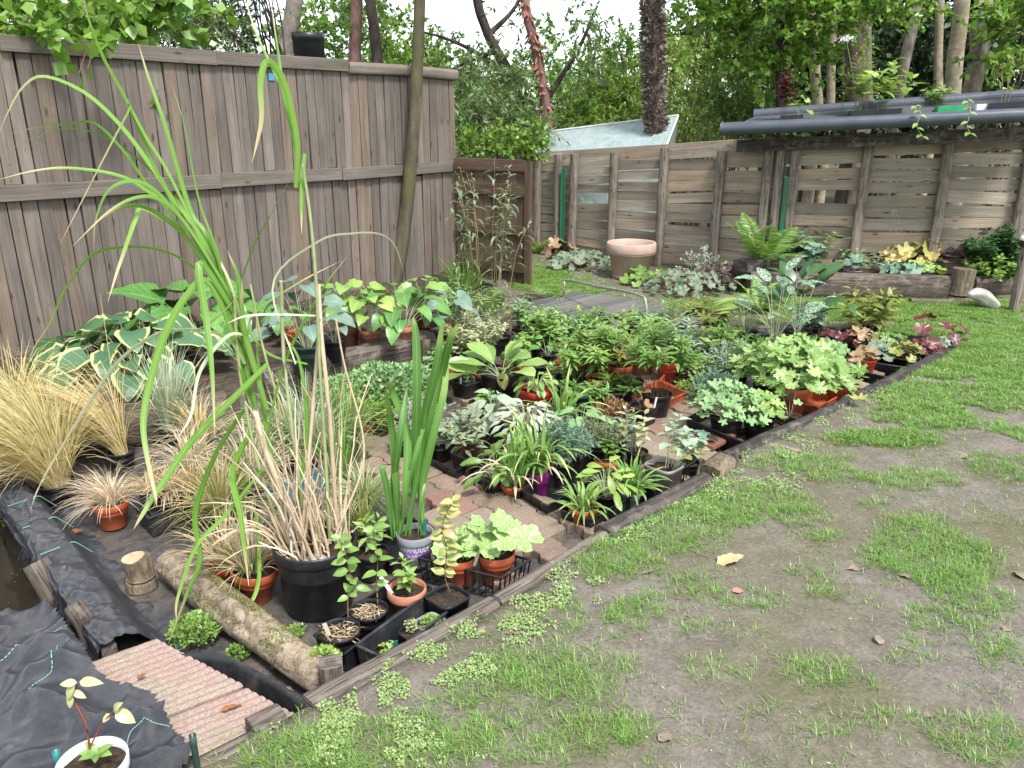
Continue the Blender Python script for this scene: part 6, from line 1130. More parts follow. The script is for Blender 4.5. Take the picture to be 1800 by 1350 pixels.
for px, py, z, H, R, n_, m_, lab in ((345, 1110, -.09, 26, 44, 1100, g_fresh, 'bright cushion of liverwort between log and pond liner'), (565, 1165, -.04, 22, 32, 500, g_lime, 'lime green weeds at the near end of the mossy log'), (122, 1105, -.3, 20, 26, 300, g_mid, 'cress growing on the pond wall below the frayed plank'), (150, 1150, -.3, 30, 24, 300, g_mid, 'dark green weeds in the gap beside the ribbed slab'), (520, 1112, -.1, 8, 14, 120, g_fresh, 'tiny seedling patch on the fabric beside the log'), (420, 1150, -.11, 12, 20, 160, g_mid, 'small leafy weeds along the log side near the liner'), (15, 915, -.2, 20, 20, 300, mossm, 'moss on the end of the wrapped plank')):
    gp('weed_patch', lab, px, py, z, f_cushion, H, R, 'weeds', 'weeds around the pond edge', n=n_, L=9, W=7, mat=m_)
pp('plastic_scrap', 'small teal scrap of plastic by the ribbed slab', 315, 1138, 12, 'u', None, 0, 0, 'plastic scrap', -.1, .8, None)
# ---- fallen leaves and litter on the lawn
def deadleaf(label, px, py, l, w_, m, az, z=None):
    SEED[0] += 1; rng = np.random.default_rng(SEED[0]); p = G(px, py, 0); p[2] = gz(p[0], p[1])+.006 if z is None else z; s = mpp(p); mb = MB(); d = A(math.cos(az), math.sin(az), .05)
    leaves(mb, [p-d*l*s/2], d, A(0, 0, 1)+rng.normal(0, .15, 3), l*s, w_*s, 'ov', 8, rng.uniform(-.6, .6), .3, .15, rng); o = mb.build('fallen_leaf', m, origin=p); return tag(o, label, 'leaf', 'fallen leaves')
leafor = plain('leaf_orange', (.52, .33, .17), .6, .2, .2, (.5, .38, .12), 60, .55); leafpk = plain('leaf_pink', (.48, .18, .14), .6, .2, .2); leafgr = plain('leaf_greybrown', (.22, .165, .13), .8, .1, .3); leafbr = plain('leaf_brown', (.24, .10, .04), .7, .2, .3)
deadleaf('large orange yellow fallen leaf on the bare mud', 1284, 990, 50, 34, leafor, .2); deadleaf('small pink fallen leaf below the orange one', 1297, 1042, 20, 15, leafpk, .1)
for px, py, l, w_, az, lab in ((1590, 1012, 26, 14, 2.6, 'curled grey leaf beside the bright grass strip'), (1708, 803, 44, 22, .1, 'pale brown leaf on bare mud beyond the grass strip'), (1512, 998, 50, 16, .1, 'long reddish brown leaf on the mud'), (1545, 1126, 26, 18, 1.2, 'crumpled leaf among the grass tufts'), (1635, 1262, 28, 20, .5, 'crumpled whitish leaf near the lower grass clump'), (1795, 1012, 34, 26, 1.4, 'broad grey leaf at the edge of the bright grass'), (905, 1112, 40, 16, .1, 'flat brown leaf among clover beside the flat timber'), (848, 1110, 18, 14, 1, 'small grey leaf in the clover by the timber'), (1140, 1010, 24, 12, .3, 'small brown leaf below the thick dark timber'), (1770, 1108, 22, 16, .6, 'light leaf on the muddy lawn'), (1172, 1300, 36, 24, .4, 'round grey leaf on the lower mud'), (1395, 790, 30, 8, 2.5, 'narrow tan leaf beside the thin curved timber')):
    deadleaf(lab, px, py, l, w_, leafgr, az)
deadleaf('glossy brown leaf lying on the ribbed slab', 405, 1226, 38, 12, leafbr, .6, -.03); deadleaf('small brown leaf on the pinkish slab', 248, 1180, 18, 10, leafbr, .4, -.02); deadleaf('brown leaf on the fabric beside the small feather grass pot', 125, 900, 32, 14, leafbr, .1, -.1)
# ---- lawn grass, clover and litter (nobody could count these)
rng = np.random.default_rng(21)
PATCH = [(640, 1315, 190, 48, 1.0), (520, 1330, 90, 30, .9), (900, 1200, 120, 46, .8), (1010, 1190, 110, 46, .9), (940, 1295, 150, 46, .9), (1110, 1275, 34, 28, 1.0), (1080, 990, 62, 30, 1.3), (1150, 935, 120, 34, 1.0), (1250, 880, 150, 30, 1.2), (1060, 1085, 90, 36, .8), (1140, 1070, 50, 26, .7), (1225, 1030, 52, 26, .8), (1210, 1105, 44, 24, .7), (1430, 1185, 44, 32, .9), (1500, 1195, 40, 26, .6), (1335, 1050, 56, 18, .8), (1440, 1040, 30, 16, .7), (1640, 970, 95, 58, 1.6), (1700, 1050, 85, 44, 1.1), (1760, 1140, 60, 60, .7), (1740, 1300, 90, 44, .9), (1580, 1270, 56, 16, .6), (1445, 942, 40, 10, .9), (1345, 905, 100, 20, .9), (1540, 887, 26, 8, .8), (1560, 770, 86, 13, 1.6), (1620, 735, 86, 20, 1.2), (1690, 695, 130, 26, 1.2), (1740, 640, 150, 32, 1.4), (1690, 585, 190, 24, 1.3), (1600, 545, 200, 20, 1.3), (1480, 535, 120, 14, 1.2), (1765, 820, 56, 26, 1.1), (1600, 840, 80, 18, 1.0), (1420, 820, 90, 24, 1.0), (960, 490, 60, 20, 1.2), (1010, 510, 50, 10, 1.0), (1260, 538, 70, 8, 1.0), (1600, 1150, 60, 26, .45), (1350, 1260, 60, 26, .4), (1480, 1300, 50, 24, .35), (1250, 1190, 60, 30, .4), (1780, 760, 40, 16, .9), (1420, 1010, 40, 14, .5), (760, 1260, 110, 40, .6), (1640, 1085, 50, 26, .6)]
mb = MB(); mb2 = MB()
def lawnpts(px, py, rx, ry, n):
    a = rng.uniform(0, 2*PI, n); q = np.sqrt(rng.uniform(0, 1, n))*rng.uniform(.75, 1.12, n); P = np.array([G(px+math.cos(t)*x*rx, py+math.sin(t)*x*ry, 0) for t, x in zip(a, q)]); z, rg = gzv(P[:, 0], P[:, 1]); P[:, 2] = z; return P[rg == 0]
def grow(m, P, per, h, w, sp_=.8):
    n = len(P); B = np.repeat(P, per, 0); az = rng.uniform(0, 6.3, len(B)); B = B+np.stack([np.cos(az), np.sin(az), np.zeros(len(B))], 1)*rng.uniform(0, .02, (len(B), 1)); K = 4; t = np.linspace(0, 1, K); L = h*rng.uniform(.35, 1.15, len(B)); d = nrm(np.stack([np.cos(az)*sp_, np.sin(az)*sp_, rng.uniform(.4, 1.3, len(B))], 1)); Pp = [B]
    for k in range(K-1): Pp.append(Pp[-1]+d*(L/(K-1))[:, None]); d = nrm(d+np.stack([np.cos(az)*.15, np.sin(az)*.15, -.28*np.ones(len(B))], 1))
    ribbons(m, np.stack(Pp, 1), w*rng.uniform(.7, 1.3, len(B))[:, None]*np.array([.8, 1, .7, .08])[None], np.stack([-np.sin(az), np.cos(az), np.zeros(len(az))], 1))
for px, py, rx, ry, dn in PATCH:
    c = G(px, py); area = PI*rx*mpp(c)*(G(px, py-ry)[1]-G(px, py+ry)[1])/2
    n = int(min(7000, area*3000*dn)); P = lawnpts(px, py, rx*1.35, ry*1.35, int(n*1.5)); cg = G(px, py); rxx = rx*1.35*mpp(cg); ryy = abs(G(px, py-ry*1.35)[1]-G(px, py+ry*1.35)[1])/2
    keep = np.array([.55*MN.noise((p[0]*5, p[1]*5, 3.))+.45*MN.noise((p[0]*17, p[1]*17, 3.)) > -.28-.22*(dn-.8)+.62*(((p[0]-cg[0])/rxx)**2+((p[1]-cg[1])/ryy)**2)-.1 for p in P], bool) if len(P) else np.zeros(0, bool); P = P[keep]
    grow(mb, P, 7, .042 if py > 620 else .04, .0017 if py > 800 else .003)
n = 26000; P = np.stack([rng.uniform(-1, 5.5, n), rng.uniform(1.2, 8.5, n)**1.0, np.zeros(n)], 1); z, rg = gzv(P[:, 0], P[:, 1]); P[:, 2] = z; keep = (rg == 0) & (np.array([MN.noise((p[0]*2.1, p[1]*2.1, 8.))+.5*MN.noise((p[0]*8, p[1]*8, 1.)) for p in P]) > .02); grow(mb, P[keep], 5, .03, .0018)
n = 15000; P = np.stack([rng.uniform(-1.5, 6, n), rng.uniform(5.5, 12.5, n), np.zeros(n)], 1); z, rg = gzv(P[:, 0], P[:, 1]); P[:, 2] = z; P = P[(rg == 0) & (np.array([MN.noise((p[0]*1.6, p[1]*1.6, 4.))+.5*MN.noise((p[0]*6, p[1]*6, 1.)) for p in P]) > -.12)]; grow(mb, P, 6, .035, .004)
kind(mb.build('grass', grassm), 'stuff')
mb = MB()
for px, py, rx, ry, n in ((770, 1170, 95, 36, 1100), (690, 1225, 70, 26, 500), (880, 1100, 80, 32, 900), (980, 1035, 80, 34, 900), (1090, 930, 60, 26, 700), (640, 1300, 140, 40, 900), (1200, 890, 90, 26, 900), (1300, 850, 90, 22, 900), (1360, 790, 70, 20, 700), (1450, 735, 60, 14, 500), (1530, 700, 50, 12, 400), (1600, 655, 60, 10, 400), (700, 1330, 120, 20, 400), (560, 1265, 60, 24, 400)):
    P = lawnpts(px, py, rx*1.25, ry*1.25, n*3); P = P[[MN.noise((p[0]*9, p[1]*9, 6.))+.5*MN.noise((p[0]*25, p[1]*25, 2.)) > .0 for p in P]]; m = len(P); P[:, 2] += rng.uniform(.002, .02, m); lobed(mb, rng, P, A(0, -.2, 1)+rng.normal(0, .35, (m, 3)), .0036*rng.uniform(.5, 1.4, m), 3, .3, False, .1, 0)
kind(mb.build('clover', leafmat('clover', (.17, .26, .07), (.29, .38, .14), trans=.2)), 'stuff')
mb = MB(); n = 6500; P = np.stack([rng.uniform(-1.2, 4.5, n), rng.uniform(1.25, 6.5, n), np.zeros(n)], 1); z, rg = gzv(P[:, 0], P[:, 1]); P[:, 2] = z+.003; P = P[(rg == 0) | (rng.uniform(0, 1, n) < .25)]; m = len(P); d = rng.normal(0, 1, (m, 3))*A(1, 1, .08); flecks(mb, P, d, A(0, 0, 1)+rng.normal(0, .3, (m, 3)), rng.uniform(.003, .018, m), rng.uniform(.0015, .006, m)); kind(mb.build('leaf_litter', leafmat('litter', (.17, .12, .08), (.32, .25, .18), (.46, .40, .33), trans=0, rough=.9)), 'stuff')
mb = MB(); n = 700; P = np.stack([rng.uniform(-3.4, 3, n), rng.uniform(2, 8.6, n), np.zeros(n)], 1); z, rg = gzv(P[:, 0], P[:, 1]); P[:, 2] = z+.004; P = P[(rg == 1) | (rg == 2)]; m = len(P); flecks(mb, P, rng.normal(0, 1, (m, 3))*A(1, 1, .08), A(0, 0, 1)+rng.normal(0, .3, (m, 3)), rng.uniform(.01, .05, m), rng.uniform(.003, .012, m)); kind(mb.build('bed_litter', MATS['litter']), 'stuff')
# ------------------------------------------------------------------ trees and woodland beyond the fences
def crown(r, blobs, rng, mat, L, W, droop=.3, twig=None, tw=True, name='crown'):
    """blobs: (centre, radii xyz, leaf count); leaves sit in sprays along little twigs"""
    mb, ms = MB(), MB()
    for c, rad, n in blobs:
        c = np.asarray(c, float); n = int(n*1.9); ns_ = max(4, n//16); u = nrm(rng.normal(0, 1, (ns_, 3)))*(rng.uniform(.15, 1, (ns_, 1))**.45); S = c+u*np.asarray(rad)
        k = np.array([MN.noise(tuple(p*1.1)) for p in S]) > -.22; S = S[k]
        if not len(S): continue
        d = nrm(S-c+A(0, 0, .2)+rng.normal(0, .5, S.shape)*np.mean(rad)); ln = L*rng.uniform(2.5, 5.5, len(S))
        t = np.linspace(0, 1, 4)[None, :, None]; P = S[:, None]+d[:, None]*(t*ln[:, None, None])-A(0, 0, 1)*(t**2)*(ln*droop)[:, None, None]
        if tw: stems(ms, P, .004)
        m = 16; uu = rng.uniform(0, 1, (len(S), m)); i = np.clip((uu*3).astype(int), 0, 2); f = (uu*3-i)[..., None]; ii = np.arange(len(S))[:, None]
        B = (P[ii, i]*(1-f)+P[ii, i+1]*f).reshape(-1, 3); dd = np.repeat(d, m, 0)*.5+rng.normal(0, .7, B.shape)-A(0, 0, droop)
        flecks(mb, B, dd, A(0, 0, 1)+rng.normal(0, .6, B.shape), L*rng.uniform(.6, 1.25, len(B)), W*rng.uniform(.7, 1.2, len(B)))
    if tw and ms.n: ms.build('twigs', twig or stemb, r)
    return mb.build(name, mat, r)
def tree(name, label, Y, trunk, rpx, bark, blobs=(), mat=None, L=.08, W=.04, limbs=(), seed=0, amp=.06, droop=.3, n=40, ground=None, extra=None, cat='tree', twig=None):
    rng = np.random.default_rng(500+seed); P = [D(x, y, Y) for x, y in trunk]; s = mpp(P[0]); b = P[0].copy()
    pts = [A(b[0], b[1], -.1)]+([A(b[0], b[1], b[2]*.5)] if b[2] > .8 else [])+P; r = thing(name, label, cat, A(b[0], b[1], 0), 'trees beyond the fences' if Y > 8.5 else None)
    mb = MB(); rr = np.array(rpx, float)*s; tube(mb, cr(pts, n), lin(np.concatenate([[rr[0]*1.15], rr]), n), 16, amp=amp, seed=seed+2); tk = mb.build('trunk', bark, r)
    if limbs:
        mb = MB()
        for q, w0 in limbs: tube(mb, cr([D(x, y, Y+(dy[0] if dy else 0)) for x, y, *dy in q], 18), lin([w0*s, w0*s*.35], 18), 8, amp=.06, seed=seed)
        mb.build('limbs', bark, tk)
    if blobs: crown(r, [(D(x, y, Y+dy), (rx*s, (rx+ry)*.5*s, ry*s), nn) for x, y, dy, rx, ry, nn in blobs], rng, mat, L, W, droop, twig)
    if extra: extra(r, cr(pts, n), rng, s)
    return r
b_olive = barkmat('bark_olive', (.065, .055, .035), (.105, .09, .06), (.15, .135, .10), (10, 10, 2), .5, (.085, .085, .035))
b_grey = barkmat('bark_grey', (.13, .11, .085), (.21, .18, .15), (.30, .27, .23), (9, 9, 5), .5)
b_pale = barkmat('bark_pale', (.22, .17, .115), (.33, .265, .19), (.42, .36, .28), (5, 5, 12), .4, (.16, .17, .09))
b_dark = barkmat('bark_dark', (.022, .017, .014), (.045, .036, .030), (.085, .07, .06), (10, 10, 3), .6)
b_red = barkmat('bark_red', (.09, .05, .042), (.17, .10, .085), (.26, .17, .15), (8, 8, 3), .5)
b_brown = barkmat('bark_brown', (.055, .04, .03), (.10, .075, .058), (.15, .12, .095), (10, 10, 3), .6)
l_wood = leafmat('wood_leaf', (.075, .155, .03), (.13, .24, .05), (.20, .31, .08), trans=.35)
l_bright = leafmat('wood_leaf_bright', (.10, .21, .03), (.18, .31, .05), (.28, .38, .08), trans=.4)
l_lime = leafmat('wood_leaf_lime', (.11, .23, .03), (.18, .32, .05), (.26, .39, .08), trans=.4)
l_dark = leafmat('wood_leaf_dark', (.022, .052, .018), (.045, .09, .03), (.08, .14, .045), trans=.2)
l_willow = leafmat('wood_leaf_willow', (.08, .155, .05), (.14, .23, .08), (.21, .29, .13), trans=.35)
l_bamboo = leafmat('bamboo_leaf', (.15, .24, .04), (.24, .34, .07), (.34, .42, .12), trans=.4)
# the leaning olive trunk in front of the fence
tree('tree', 'slender olive green trunk leaning in front of the board fence', 8.05, [(690, 512), (704, 440), (714, 370), (721, 300), (729, 200), (734, 100), (738, 0), (741, -120), (742, -420)], [14, 12.5, 11.5, 11, 10, 9.5, 9, 8.5, 6], b_olive, [(740, -380, 0, 260, 110, 260)], l_lime, .10, .07, seed=1, amp=.03)
tree('tree', 'mottled grey trunk rising behind the board fence by the black bin', 11, [(498, 120), (508, 60), (519, -20), (525, -300)], [16, 15, 14, 9], b_grey, [(530, -260, .5, 260, 120, 250)], l_wood, .11, .07, seed=2)
tree('tree', 'pinkish bare trunk behind the fence end', 12.5, [(624, 115), (625, 50), (628, -20), (630, -300)], [12, 11, 10, 7], b_red, [(625, -240, 1, 220, 110, 200)], l_wood, .11, .07, seed=3)
tree('tree', 'dark thin trunk beside the pinkish bare trunk', 12.2, [(664, 120), (658, 50), (650, -20), (640, -300)], [10, 10, 9, 6], b_dark, [(640, 40, .6, 36, 60, 300)], l_wood, .10, .06, seed=4)
tree('tree', 'dark forked tree with drooping small leaves in the gap of sky', 12, [(950, 240), (940, 205), (905, 145), (873, 90), (852, 45), (836, -20), (815, -250)], [11, 11, 9.5, 9, 8, 8, 5], b_dark, [(900, 60, .3, 70, 70, 520), (1010, 110, .2, 60, 70, 420), (830, 130, .5, 60, 50, 380), (960, 20, 0, 70, 40, 300), (880, 190, .3, 50, 40, 320), (1040, 60, .4, 40, 60, 240), (940, 120, -.3, 40, 60, 260), (790, 90, .6, 40, 40, 200)], l_willow, .10, .035, [([(905, 145), (850, 100, .2), (790, 70, .4), (740, 55, .5)], 5), ([(873, 90), (820, 110, .3), (780, 130, .5)], 4), ([(940, 205), (990, 130, .3), (1020, 80, .4), (1050, 10, .5)], 6), ([(930, 190), (880, 165, .2), (840, 165, .3)], 4), ([(860, 60), (900, 20, .2), (930, -30, .3)], 5)], 5, droop=.6)
def peel(r, P, rng, s):
    mb = MB(); n = 160; i = rng.integers(8, 34, n); a = rng.uniform(0, 6.3, n); d = np.stack([np.cos(a), np.sin(a), np.zeros(n)], 1); leaves(mb, P[i]+d*8*s, A(0, 0, -1)+d*.3, d, rng.uniform(.05, .16, n), rng.uniform(.02, .05, n), 'strap', 3, -.8, .1, 0, rng); mb.build('peeling_bark', leafmat('bark_curls', (.22, .08, .05), (.34, .14, .09), (.16, .07, .05), trans=.1, rough=.8), r)
tree('tree', 'reddish trunk with peeling bark beside the dark forked tree', 11.6, [(964, 240), (960, 190), (950, 130), (940, 75), (930, 40), (921, -20), (905, -260)], [10, 9.5, 9, 8.5, 8, 8, 5], b_red, [(930, -150, .3, 160, 60, 160)], l_willow, .1, .04, seed=6, droop=.6, extra=peel)
def ivy(r, P, rng, s):
    mb = MB(); n = 2200; t = rng.uniform(.18, .99, n)*39; i = t.astype(int); f = (t-i)[:, None]; C = P[i]*(1-f)+P[np.minimum(i+1, 39)]*f; a = rng.uniform(0, 6.3, n); d = np.stack([np.cos(a), np.sin(a), rng.normal(0, .3, n)], 1)
    leaves(mb, C+d*15.5*s, d*.7+np.stack([-np.sin(a), np.cos(a), np.zeros(n)], 1)*rng.normal(0, .8, (n, 1))+A(0, 0, -.6), d, rng.uniform(.035, .085, n), rng.uniform(.02, .05, n), 'ov', 3, -1.2, .3, .2, rng); mb.build('dead_ivy', leafmat('dead_ivy', (.085, .065, .05), (.19, .155, .125), (.33, .29, .25), trans=.05, rough=.85), r)
tree('tree', 'straight trunk wrapped in curled dead ivy leaves', 10.3, [(1159, 270), (1152, 200), (1149, 120), (1148, 50), (1147, -20), (1147, -300)], [17, 16, 15, 15, 15, 12], b_brown, [(1140, -260, .5, 200, 100, 200)], l_wood, .11, .07, seed=7, extra=ivy)
tree('tree', 'dark slim tree with lime leaves and one long side branch', 10.6, [(1373, 215), (1372, 150), (1373, 80), (1371, 30), (1362, -10), (1340, -200)], [8, 8, 7, 7, 5, 3], b_dark, [(1335, 60, .2, 80, 60, 700), (1420, 20, 0, 80, 50, 650), (1300, 20, .2, 60, 50, 480), (1400, 100, .1, 50, 36, 360), (1260, 70, .4, 60, 60, 500), (1480, 20, -.2, 70, 34, 460), (1350, -40, 0, 120, 40, 600), (1560, 15, -.4, 60, 26, 340), (1340, 130, .3, 46, 40, 260)], l_lime, .085, .07, [([(1373, 70), (1410, 45), (1460, 12), (1500, -30)], 6), ([(1372, 40), (1390, 10), (1400, -40)], 5), ([(1370, 30), (1330, 0), (1290, -30)], 4)], 8)
for k, (Y, tr, rp, bk, lab) in enumerate([(12.5, [(1437, 200), (1433, 130), (1428, 50), (1424, -20), (1420, -250)], [10, 9, 9, 8, 6], b_pale, 'pale trunk nearest the lime leaved tree'), (12.8, [(1459, 200), (1461, 130), (1464, 60), (1468, -20), (1472, -250)], [8, 7, 7, 6, 5], b_pale, 'thin pale trunk next to the broad dark trunk'), (11.8, [(1507, 200), (1504, 120), (1502, 40), (1500, -20), (1500, -300)], [19, 18, 17, 17, 13], b_brown, 'broad dark brown trunk behind the shelf seedlings'), (12.6, [(1526, 200), (1524, 120), (1523, 40), (1521, -250)], [8, 8, 8, 6], b_grey, 'slim grey trunk touching the broad dark one'), (13, [(1578, 180), (1590, 110), (1604, 50), (1618, -20), (1660, -250)], [9, 9, 9, 8, 6], b_grey, 'grey trunk leaning over from the broad dark one'), (13.5, [(1647, 190), (1649, 110), (1651, 40), (1653, -20), (1655, -250)], [8, 8, 7, 7, 5], b_pale, 'thin upright pale trunk between two thicker ones'), (12.2, [(1672, 180), (1678, 110), (1686, 50), (1692, -20), (1702, -300)], [14, 14, 13, 13, 9], b_pale, 'straight pale trunk with dark ring scars'), (11.6, [(1704, 180), (1714, 130), (1722, 80), (1722, 40), (1732, -20), (1745, -280)], [15, 15, 15, 16, 14, 10], b_grey, 'thick curved grey trunk at the shelf end'), (15, [(1100, 200), (1098, 120), (1090, 90)], [4, 4, 3], b_dark, 'far thin trunk behind the bamboo')]):
    tree('tree', lab, Y, tr, rp, bk, [(tr[-1][0], -220, .5, 150, 90, 110)] if k < 8 else (), l_wood, .11, .07, seed=20+k)
def bushes(name, label, Y, blobs, mat, L, W, seed, droop=.3, cat='shrub', stemr_=.02, group='shrubs beyond the fences'):
    rng = np.random.default_rng(900+seed); s = mpp(D(blobs[0][0], blobs[0][1], Y)); c = D(blobs[0][0], blobs[0][1], Y); r = thing(name, label, cat, A(c[0], c[1], 0), group); mb = MB()
    for x, y, dy, rx, ry, nn in blobs:
        e = D(x, y+ry*.3, Y+dy)
        for k in range(3 if name != 'vine' or dy > -.3 else 0): q = A(c[0]+rng.normal(0, .1)+(e[0]-c[0])*.6, c[1]+rng.normal(0, .1)+max(dy, 0)*.6, -.05); tube(mb, cr([q, (q+e)/2+rng.normal(0, .08, 3), e+rng.normal(0, .15, 3)], 10), lin([stemr_, stemr_*.3], 10), 6)
    mb.build('stems', b_brown, r); crown(r, [(D(x, y, Y+dy), (rx*s, (rx+ry)*.45*s, ry*s), nn) for x, y, dy, rx, ry, nn in blobs], rng, mat, L, W, droop); return r
bushes('vine', 'broad leaved vine hanging over the corner of the board fence', 6.3, [(60, 5, 0, 130, 44, 620), (190, 20, .3, 100, 40, 420), (30, 55, -.55, 60, 26, 130), (110, 80, -.75, 40, 16, 50), (260, 50, .5, 80, 22, 160), (140, 122, -.8, 26, 12, 26)], l_lime, .115, .085, 1, .5, 'vine')
bushes('conifer_hedge', 'dark feathery evergreen behind the green post', 9.5, [(120, 0, 0, 170, 60, 1500), (300, 20, .3, 120, 60, 1300), (380, 60, .4, 60, 50, 700), (40, 40, 0, 90, 50, 600)], l_dark, .09, .03, 2, .2)
bushes('bamboo_clump', 'olive bamboo behind the green post', 8.8, [(270, 40, .2, 80, 50, 700), (350, 70, .3, 60, 36, 500)], l_willow, .10, .02, 3, .4)
bushes('sapling_clump', 'yellow green bushes behind the two bare trunks', 14, [(690, 80, 0, 60, 50, 700), (600, 60, .5, 60, 60, 600), (740, 130, .2, 60, 50, 500), (560, 40, .4, 50, 70, 420)], l_bright, .12, .06, 4)
bushes('willow_bush', 'grey green willow bush above the climbing willow', 10.5, [(830, 215, 0, 60, 50, 800), (890, 230, .2, 60, 40, 700), (840, 150, .5, 60, 50, 600), (910, 180, .6, 50, 50, 500), (760, 200, .8, 60, 60, 500)], l_willow, .11, .028, 5, .6)
bushes('willow_bush', 'bright willow bush behind the polythene frame', 12.6, [(1040, 180, 0, 70, 50, 1000), (1090, 140, .3, 60, 60, 900), (1010, 215, -.2, 60, 30, 600), (1060, 225, -.6, 70, 26, 600), (1110, 190, -.2, 46, 44, 600)], l_bright, .13, .032, 6, .5)
bushes('bamboo_clump', 'yellow green bamboo to the side of the ivy trunk', 12.8, [(1200, 160, 0, 56, 70, 1200), (1240, 190, .3, 50, 50, 800), (1180, 110, .3, 46, 50, 600), (1265, 130, .5, 50, 70, 700)], l_bamboo, .12, .022, 7, .7)
bushes('willow_bush', 'green weeping bush left of the shelf pipes behind the slat fence', 11.5, [(1250, 205, 0, 46, 40, 700), (1310, 160, .3, 56, 60, 900), (1330, 200, .1, 50, 30, 500)], l_wood, .10, .03, 8, .7)
bushes('creeper', 'bright creeper tumbling over the brown panel corner', 9.2, [(880, 262, 0, 60, 18, 420), (835, 268, -.2, 26, 16, 160), (930, 262, .1, 34, 18, 240)], l_bright, .07, .045, 9, .3)
bushes('yew_bush', 'dense dark evergreen behind the pale trunks', 14.5, [(1420, 120, 0, 90, 120, 2200), (1560, 120, .4, 110, 120, 2600), (1680, 110, .2, 100, 120, 2400), (1790, 110, 0, 90, 120, 2000), (1480, 20, .8, 120, 80, 1500), (1640, 10, .8, 130, 80, 1600), (1780, 10, .8, 90, 80, 1200), (1340, 150, .6, 80, 80, 1200)], l_dark, .16, .085, 10, .2, stemr_=.04)
bushes('hazel_bush', 'light green leaves hanging at the edge beyond the shelf', 10.8, [(1790, 80, 0, 60, 60, 500), (1810, 20, 0, 50, 40, 320)], l_bright, .11, .07, 11)
tree('tree', 'tall background tree with airy crown over the sky gap', 19, [(1215, 230), (1225, 120), (1235, 0), (1240, -200)], [8, 7, 6, 4], b_brown, [(1340, 60, 1, 90, 90, 1400), (1440, 60, 1, 90, 90, 1400), (1560, 60, 1, 90, 90, 1400), (1700, 60, 1, 110, 90, 1500), (1200, 190, .4, 70, 40, 700), (1230, 40, 0, 70, 60, 800), (1290, 90, .4, 80, 80, 1100), (1200, 100, .5, 50, 50, 600), (1260, -40, 0, 110, 60, 700)], l_wood, .15, .10, seed=40)
tree('tree', 'far leafy tree between dark forked tree and ivy trunk', 20, [(1030, 230), (1040, 140), (1035, 60)], [6, 5, 3], b_brown, [(1110, 110, .3, 50, 60, 500), (1160, 180, .4, 60, 50, 600), (990, 90, .6, 50, 50, 380), (1020, 150, 0, 60, 60, 600), (960, 190, .5, 80, 50, 800), (1070, 200, .5, 70, 50, 700), (860, 200, 1, 80, 50, 800), (800, 150, 1, 60, 40, 420)], l_wood, .16, .09, seed=41)
tree('tree', 'far green tree behind the fence end', 21, [(740, 230), (738, 140), (742, 60)], [7, 6, 4], b_brown, [(720, 120, 0, 80, 60, 700), (640, 140, 0, 80, 60, 700), (540, 120, 0, 80, 70, 700), (450, 110, 0, 70, 50, 420), (780, 190, 0, 80, 50, 700)], l_wood, .17, .10, seed=42)
rng = np.random.default_rng(88); mb = MB(); blobs = []
for k in range(60):
    x = -150+(k % 34)*62; Yk = rng.uniform(14.5, 24); blobs.append((D(x, (215 if k < 34 else 165)+rng.uniform(-16, 26), Yk), (1.0, .9, .8), 300))
rr_ = thing('understorey', 'understorey', 'shrubs', A(0, 18, 0)); cr_ = crown(rr_, blobs, rng, l_wood, .14, .08, .3, tw=False, name='undergrowth')
cr_.parent = None; cr_.location = (0, 18, 0); kind(cr_, 'stuff'); bpy.data.objects.remove(rr_)
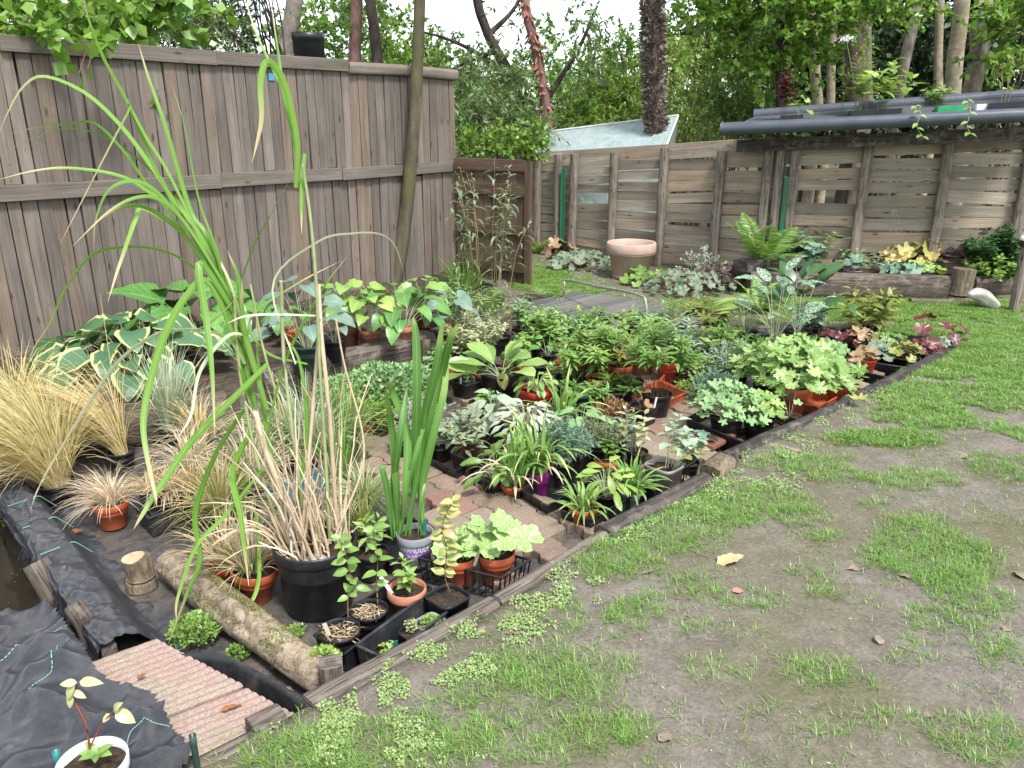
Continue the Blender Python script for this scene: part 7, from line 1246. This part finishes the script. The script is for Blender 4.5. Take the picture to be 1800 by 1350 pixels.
# canes, bin, green post
r = thing('cane_clump', 'bare dark canes against the sky behind the board fence', 'canes', D(440, 150, 9.6)); mb = MB(); rng = np.random.default_rng(6)
for k in range(16):
    x0 = 415+rng.uniform(0, 80); a = D(x0+10, 130, 9.6); b = D(x0-30*rng.uniform(.2, 1.5), -30, 9.6+rng.normal(0, .3)); tube(mb, cr([A(a[0]+.05, a[1], 0), a, (a+b)/2+rng.normal(0, .04, 3), b], 14), lin([.016, .006], 14), 6)
mb.build('canes', b_dark, r); mb = MB()
crown(r, [(D(440, 20, 9.6), (.5, .3, .3), 160)], rng, l_willow, .09, .025, .5, tw=False, name='leaves')
c = D(544, 100, 8.9); r = thing('plastic_bin', 'black plastic bin standing behind the board fence', 'bin', A(c[0], c[1], 0)); mb = MB(); R_ = 27*mpp(c); zt = D(544, 58, 8.9)[2]; lathe(mb, A(c[0], c[1], 0), [(.001, 0), (R_*1.05, 0), (R_*1.0, zt*.97), (R_*1.06, zt*.975), (R_*1.06, zt), (R_*.97, zt), (R_*.95, zt*.8), (R_*.9, zt*.5)], 26); mb.build('bin_body', black, r)
a = D(332, 82, 7.2); zt = D(332, 8, 7.2)[2]; mb = MB(); box(mb, A(a[0], a[1], zt/2), A(0, 0, zt/2), A(.04, 0, 0), A(0, .04, 0), R0); r = mb.build('metal_post', plain('post_green', (.01, .075, .065), .5, .4, .15), origin=A(a[0], a[1], 0), smooth=False, bevel=.006); tag(r, 'dark green square post behind the board fence', 'post')
# ------------------------------------------------------------------ light, sky, camera
EL, AZ = math.radians(58), math.radians(150)
w = bpy.data.worlds.new('World'); SC.world = w; w.use_nodes = True; nt = w.node_tree; bg = nt.nodes['Background']
sky = nt.nodes.new('ShaderNodeTexSky'); sky.sky_type = 'NISHITA'; sky.sun_disc = False; sky.sun_elevation = EL; sky.sun_rotation = AZ; sky.dust_density = 1; sky.air_density = 1.0
hs = nt.nodes.new('ShaderNodeHueSaturation'); hs.inputs['Saturation'].default_value = .40; nt.links.new(sky.outputs[0], hs.inputs['Color']); nt.links.new(hs.outputs[0], bg.inputs[0]); bg.inputs[1].default_value = .095
sd = bpy.data.lights.new('sun', 'SUN'); sd.energy = 1.5; sd.angle = math.radians(11); sd.color = (1, .985, .96); so = bpy.data.objects.new('sun', sd); COL.objects.link(so)
dv = Vector((math.sin(AZ)*math.cos(EL), math.cos(AZ)*math.cos(EL), math.sin(EL))); so.rotation_euler = dv.to_track_quat('Z', 'Y').to_euler(); so.location = dv*20
cd = bpy.data.cameras.new('camera'); cam = bpy.data.objects.new('camera', cd); COL.objects.link(cam); SC.camera = cam
cam.location = (0, 0, CH); cam.rotation_euler = (PI/2-CT, 0, 0); cd.sensor_width = 36; cd.lens = CF/1800*36; cd.clip_start = .05; cd.clip_end = 1000
SC.view_settings.view_transform = 'Standard'; SC.view_settings.look = 'None'; SC.view_settings.gamma = 1; SC.view_settings.exposure = 2.02
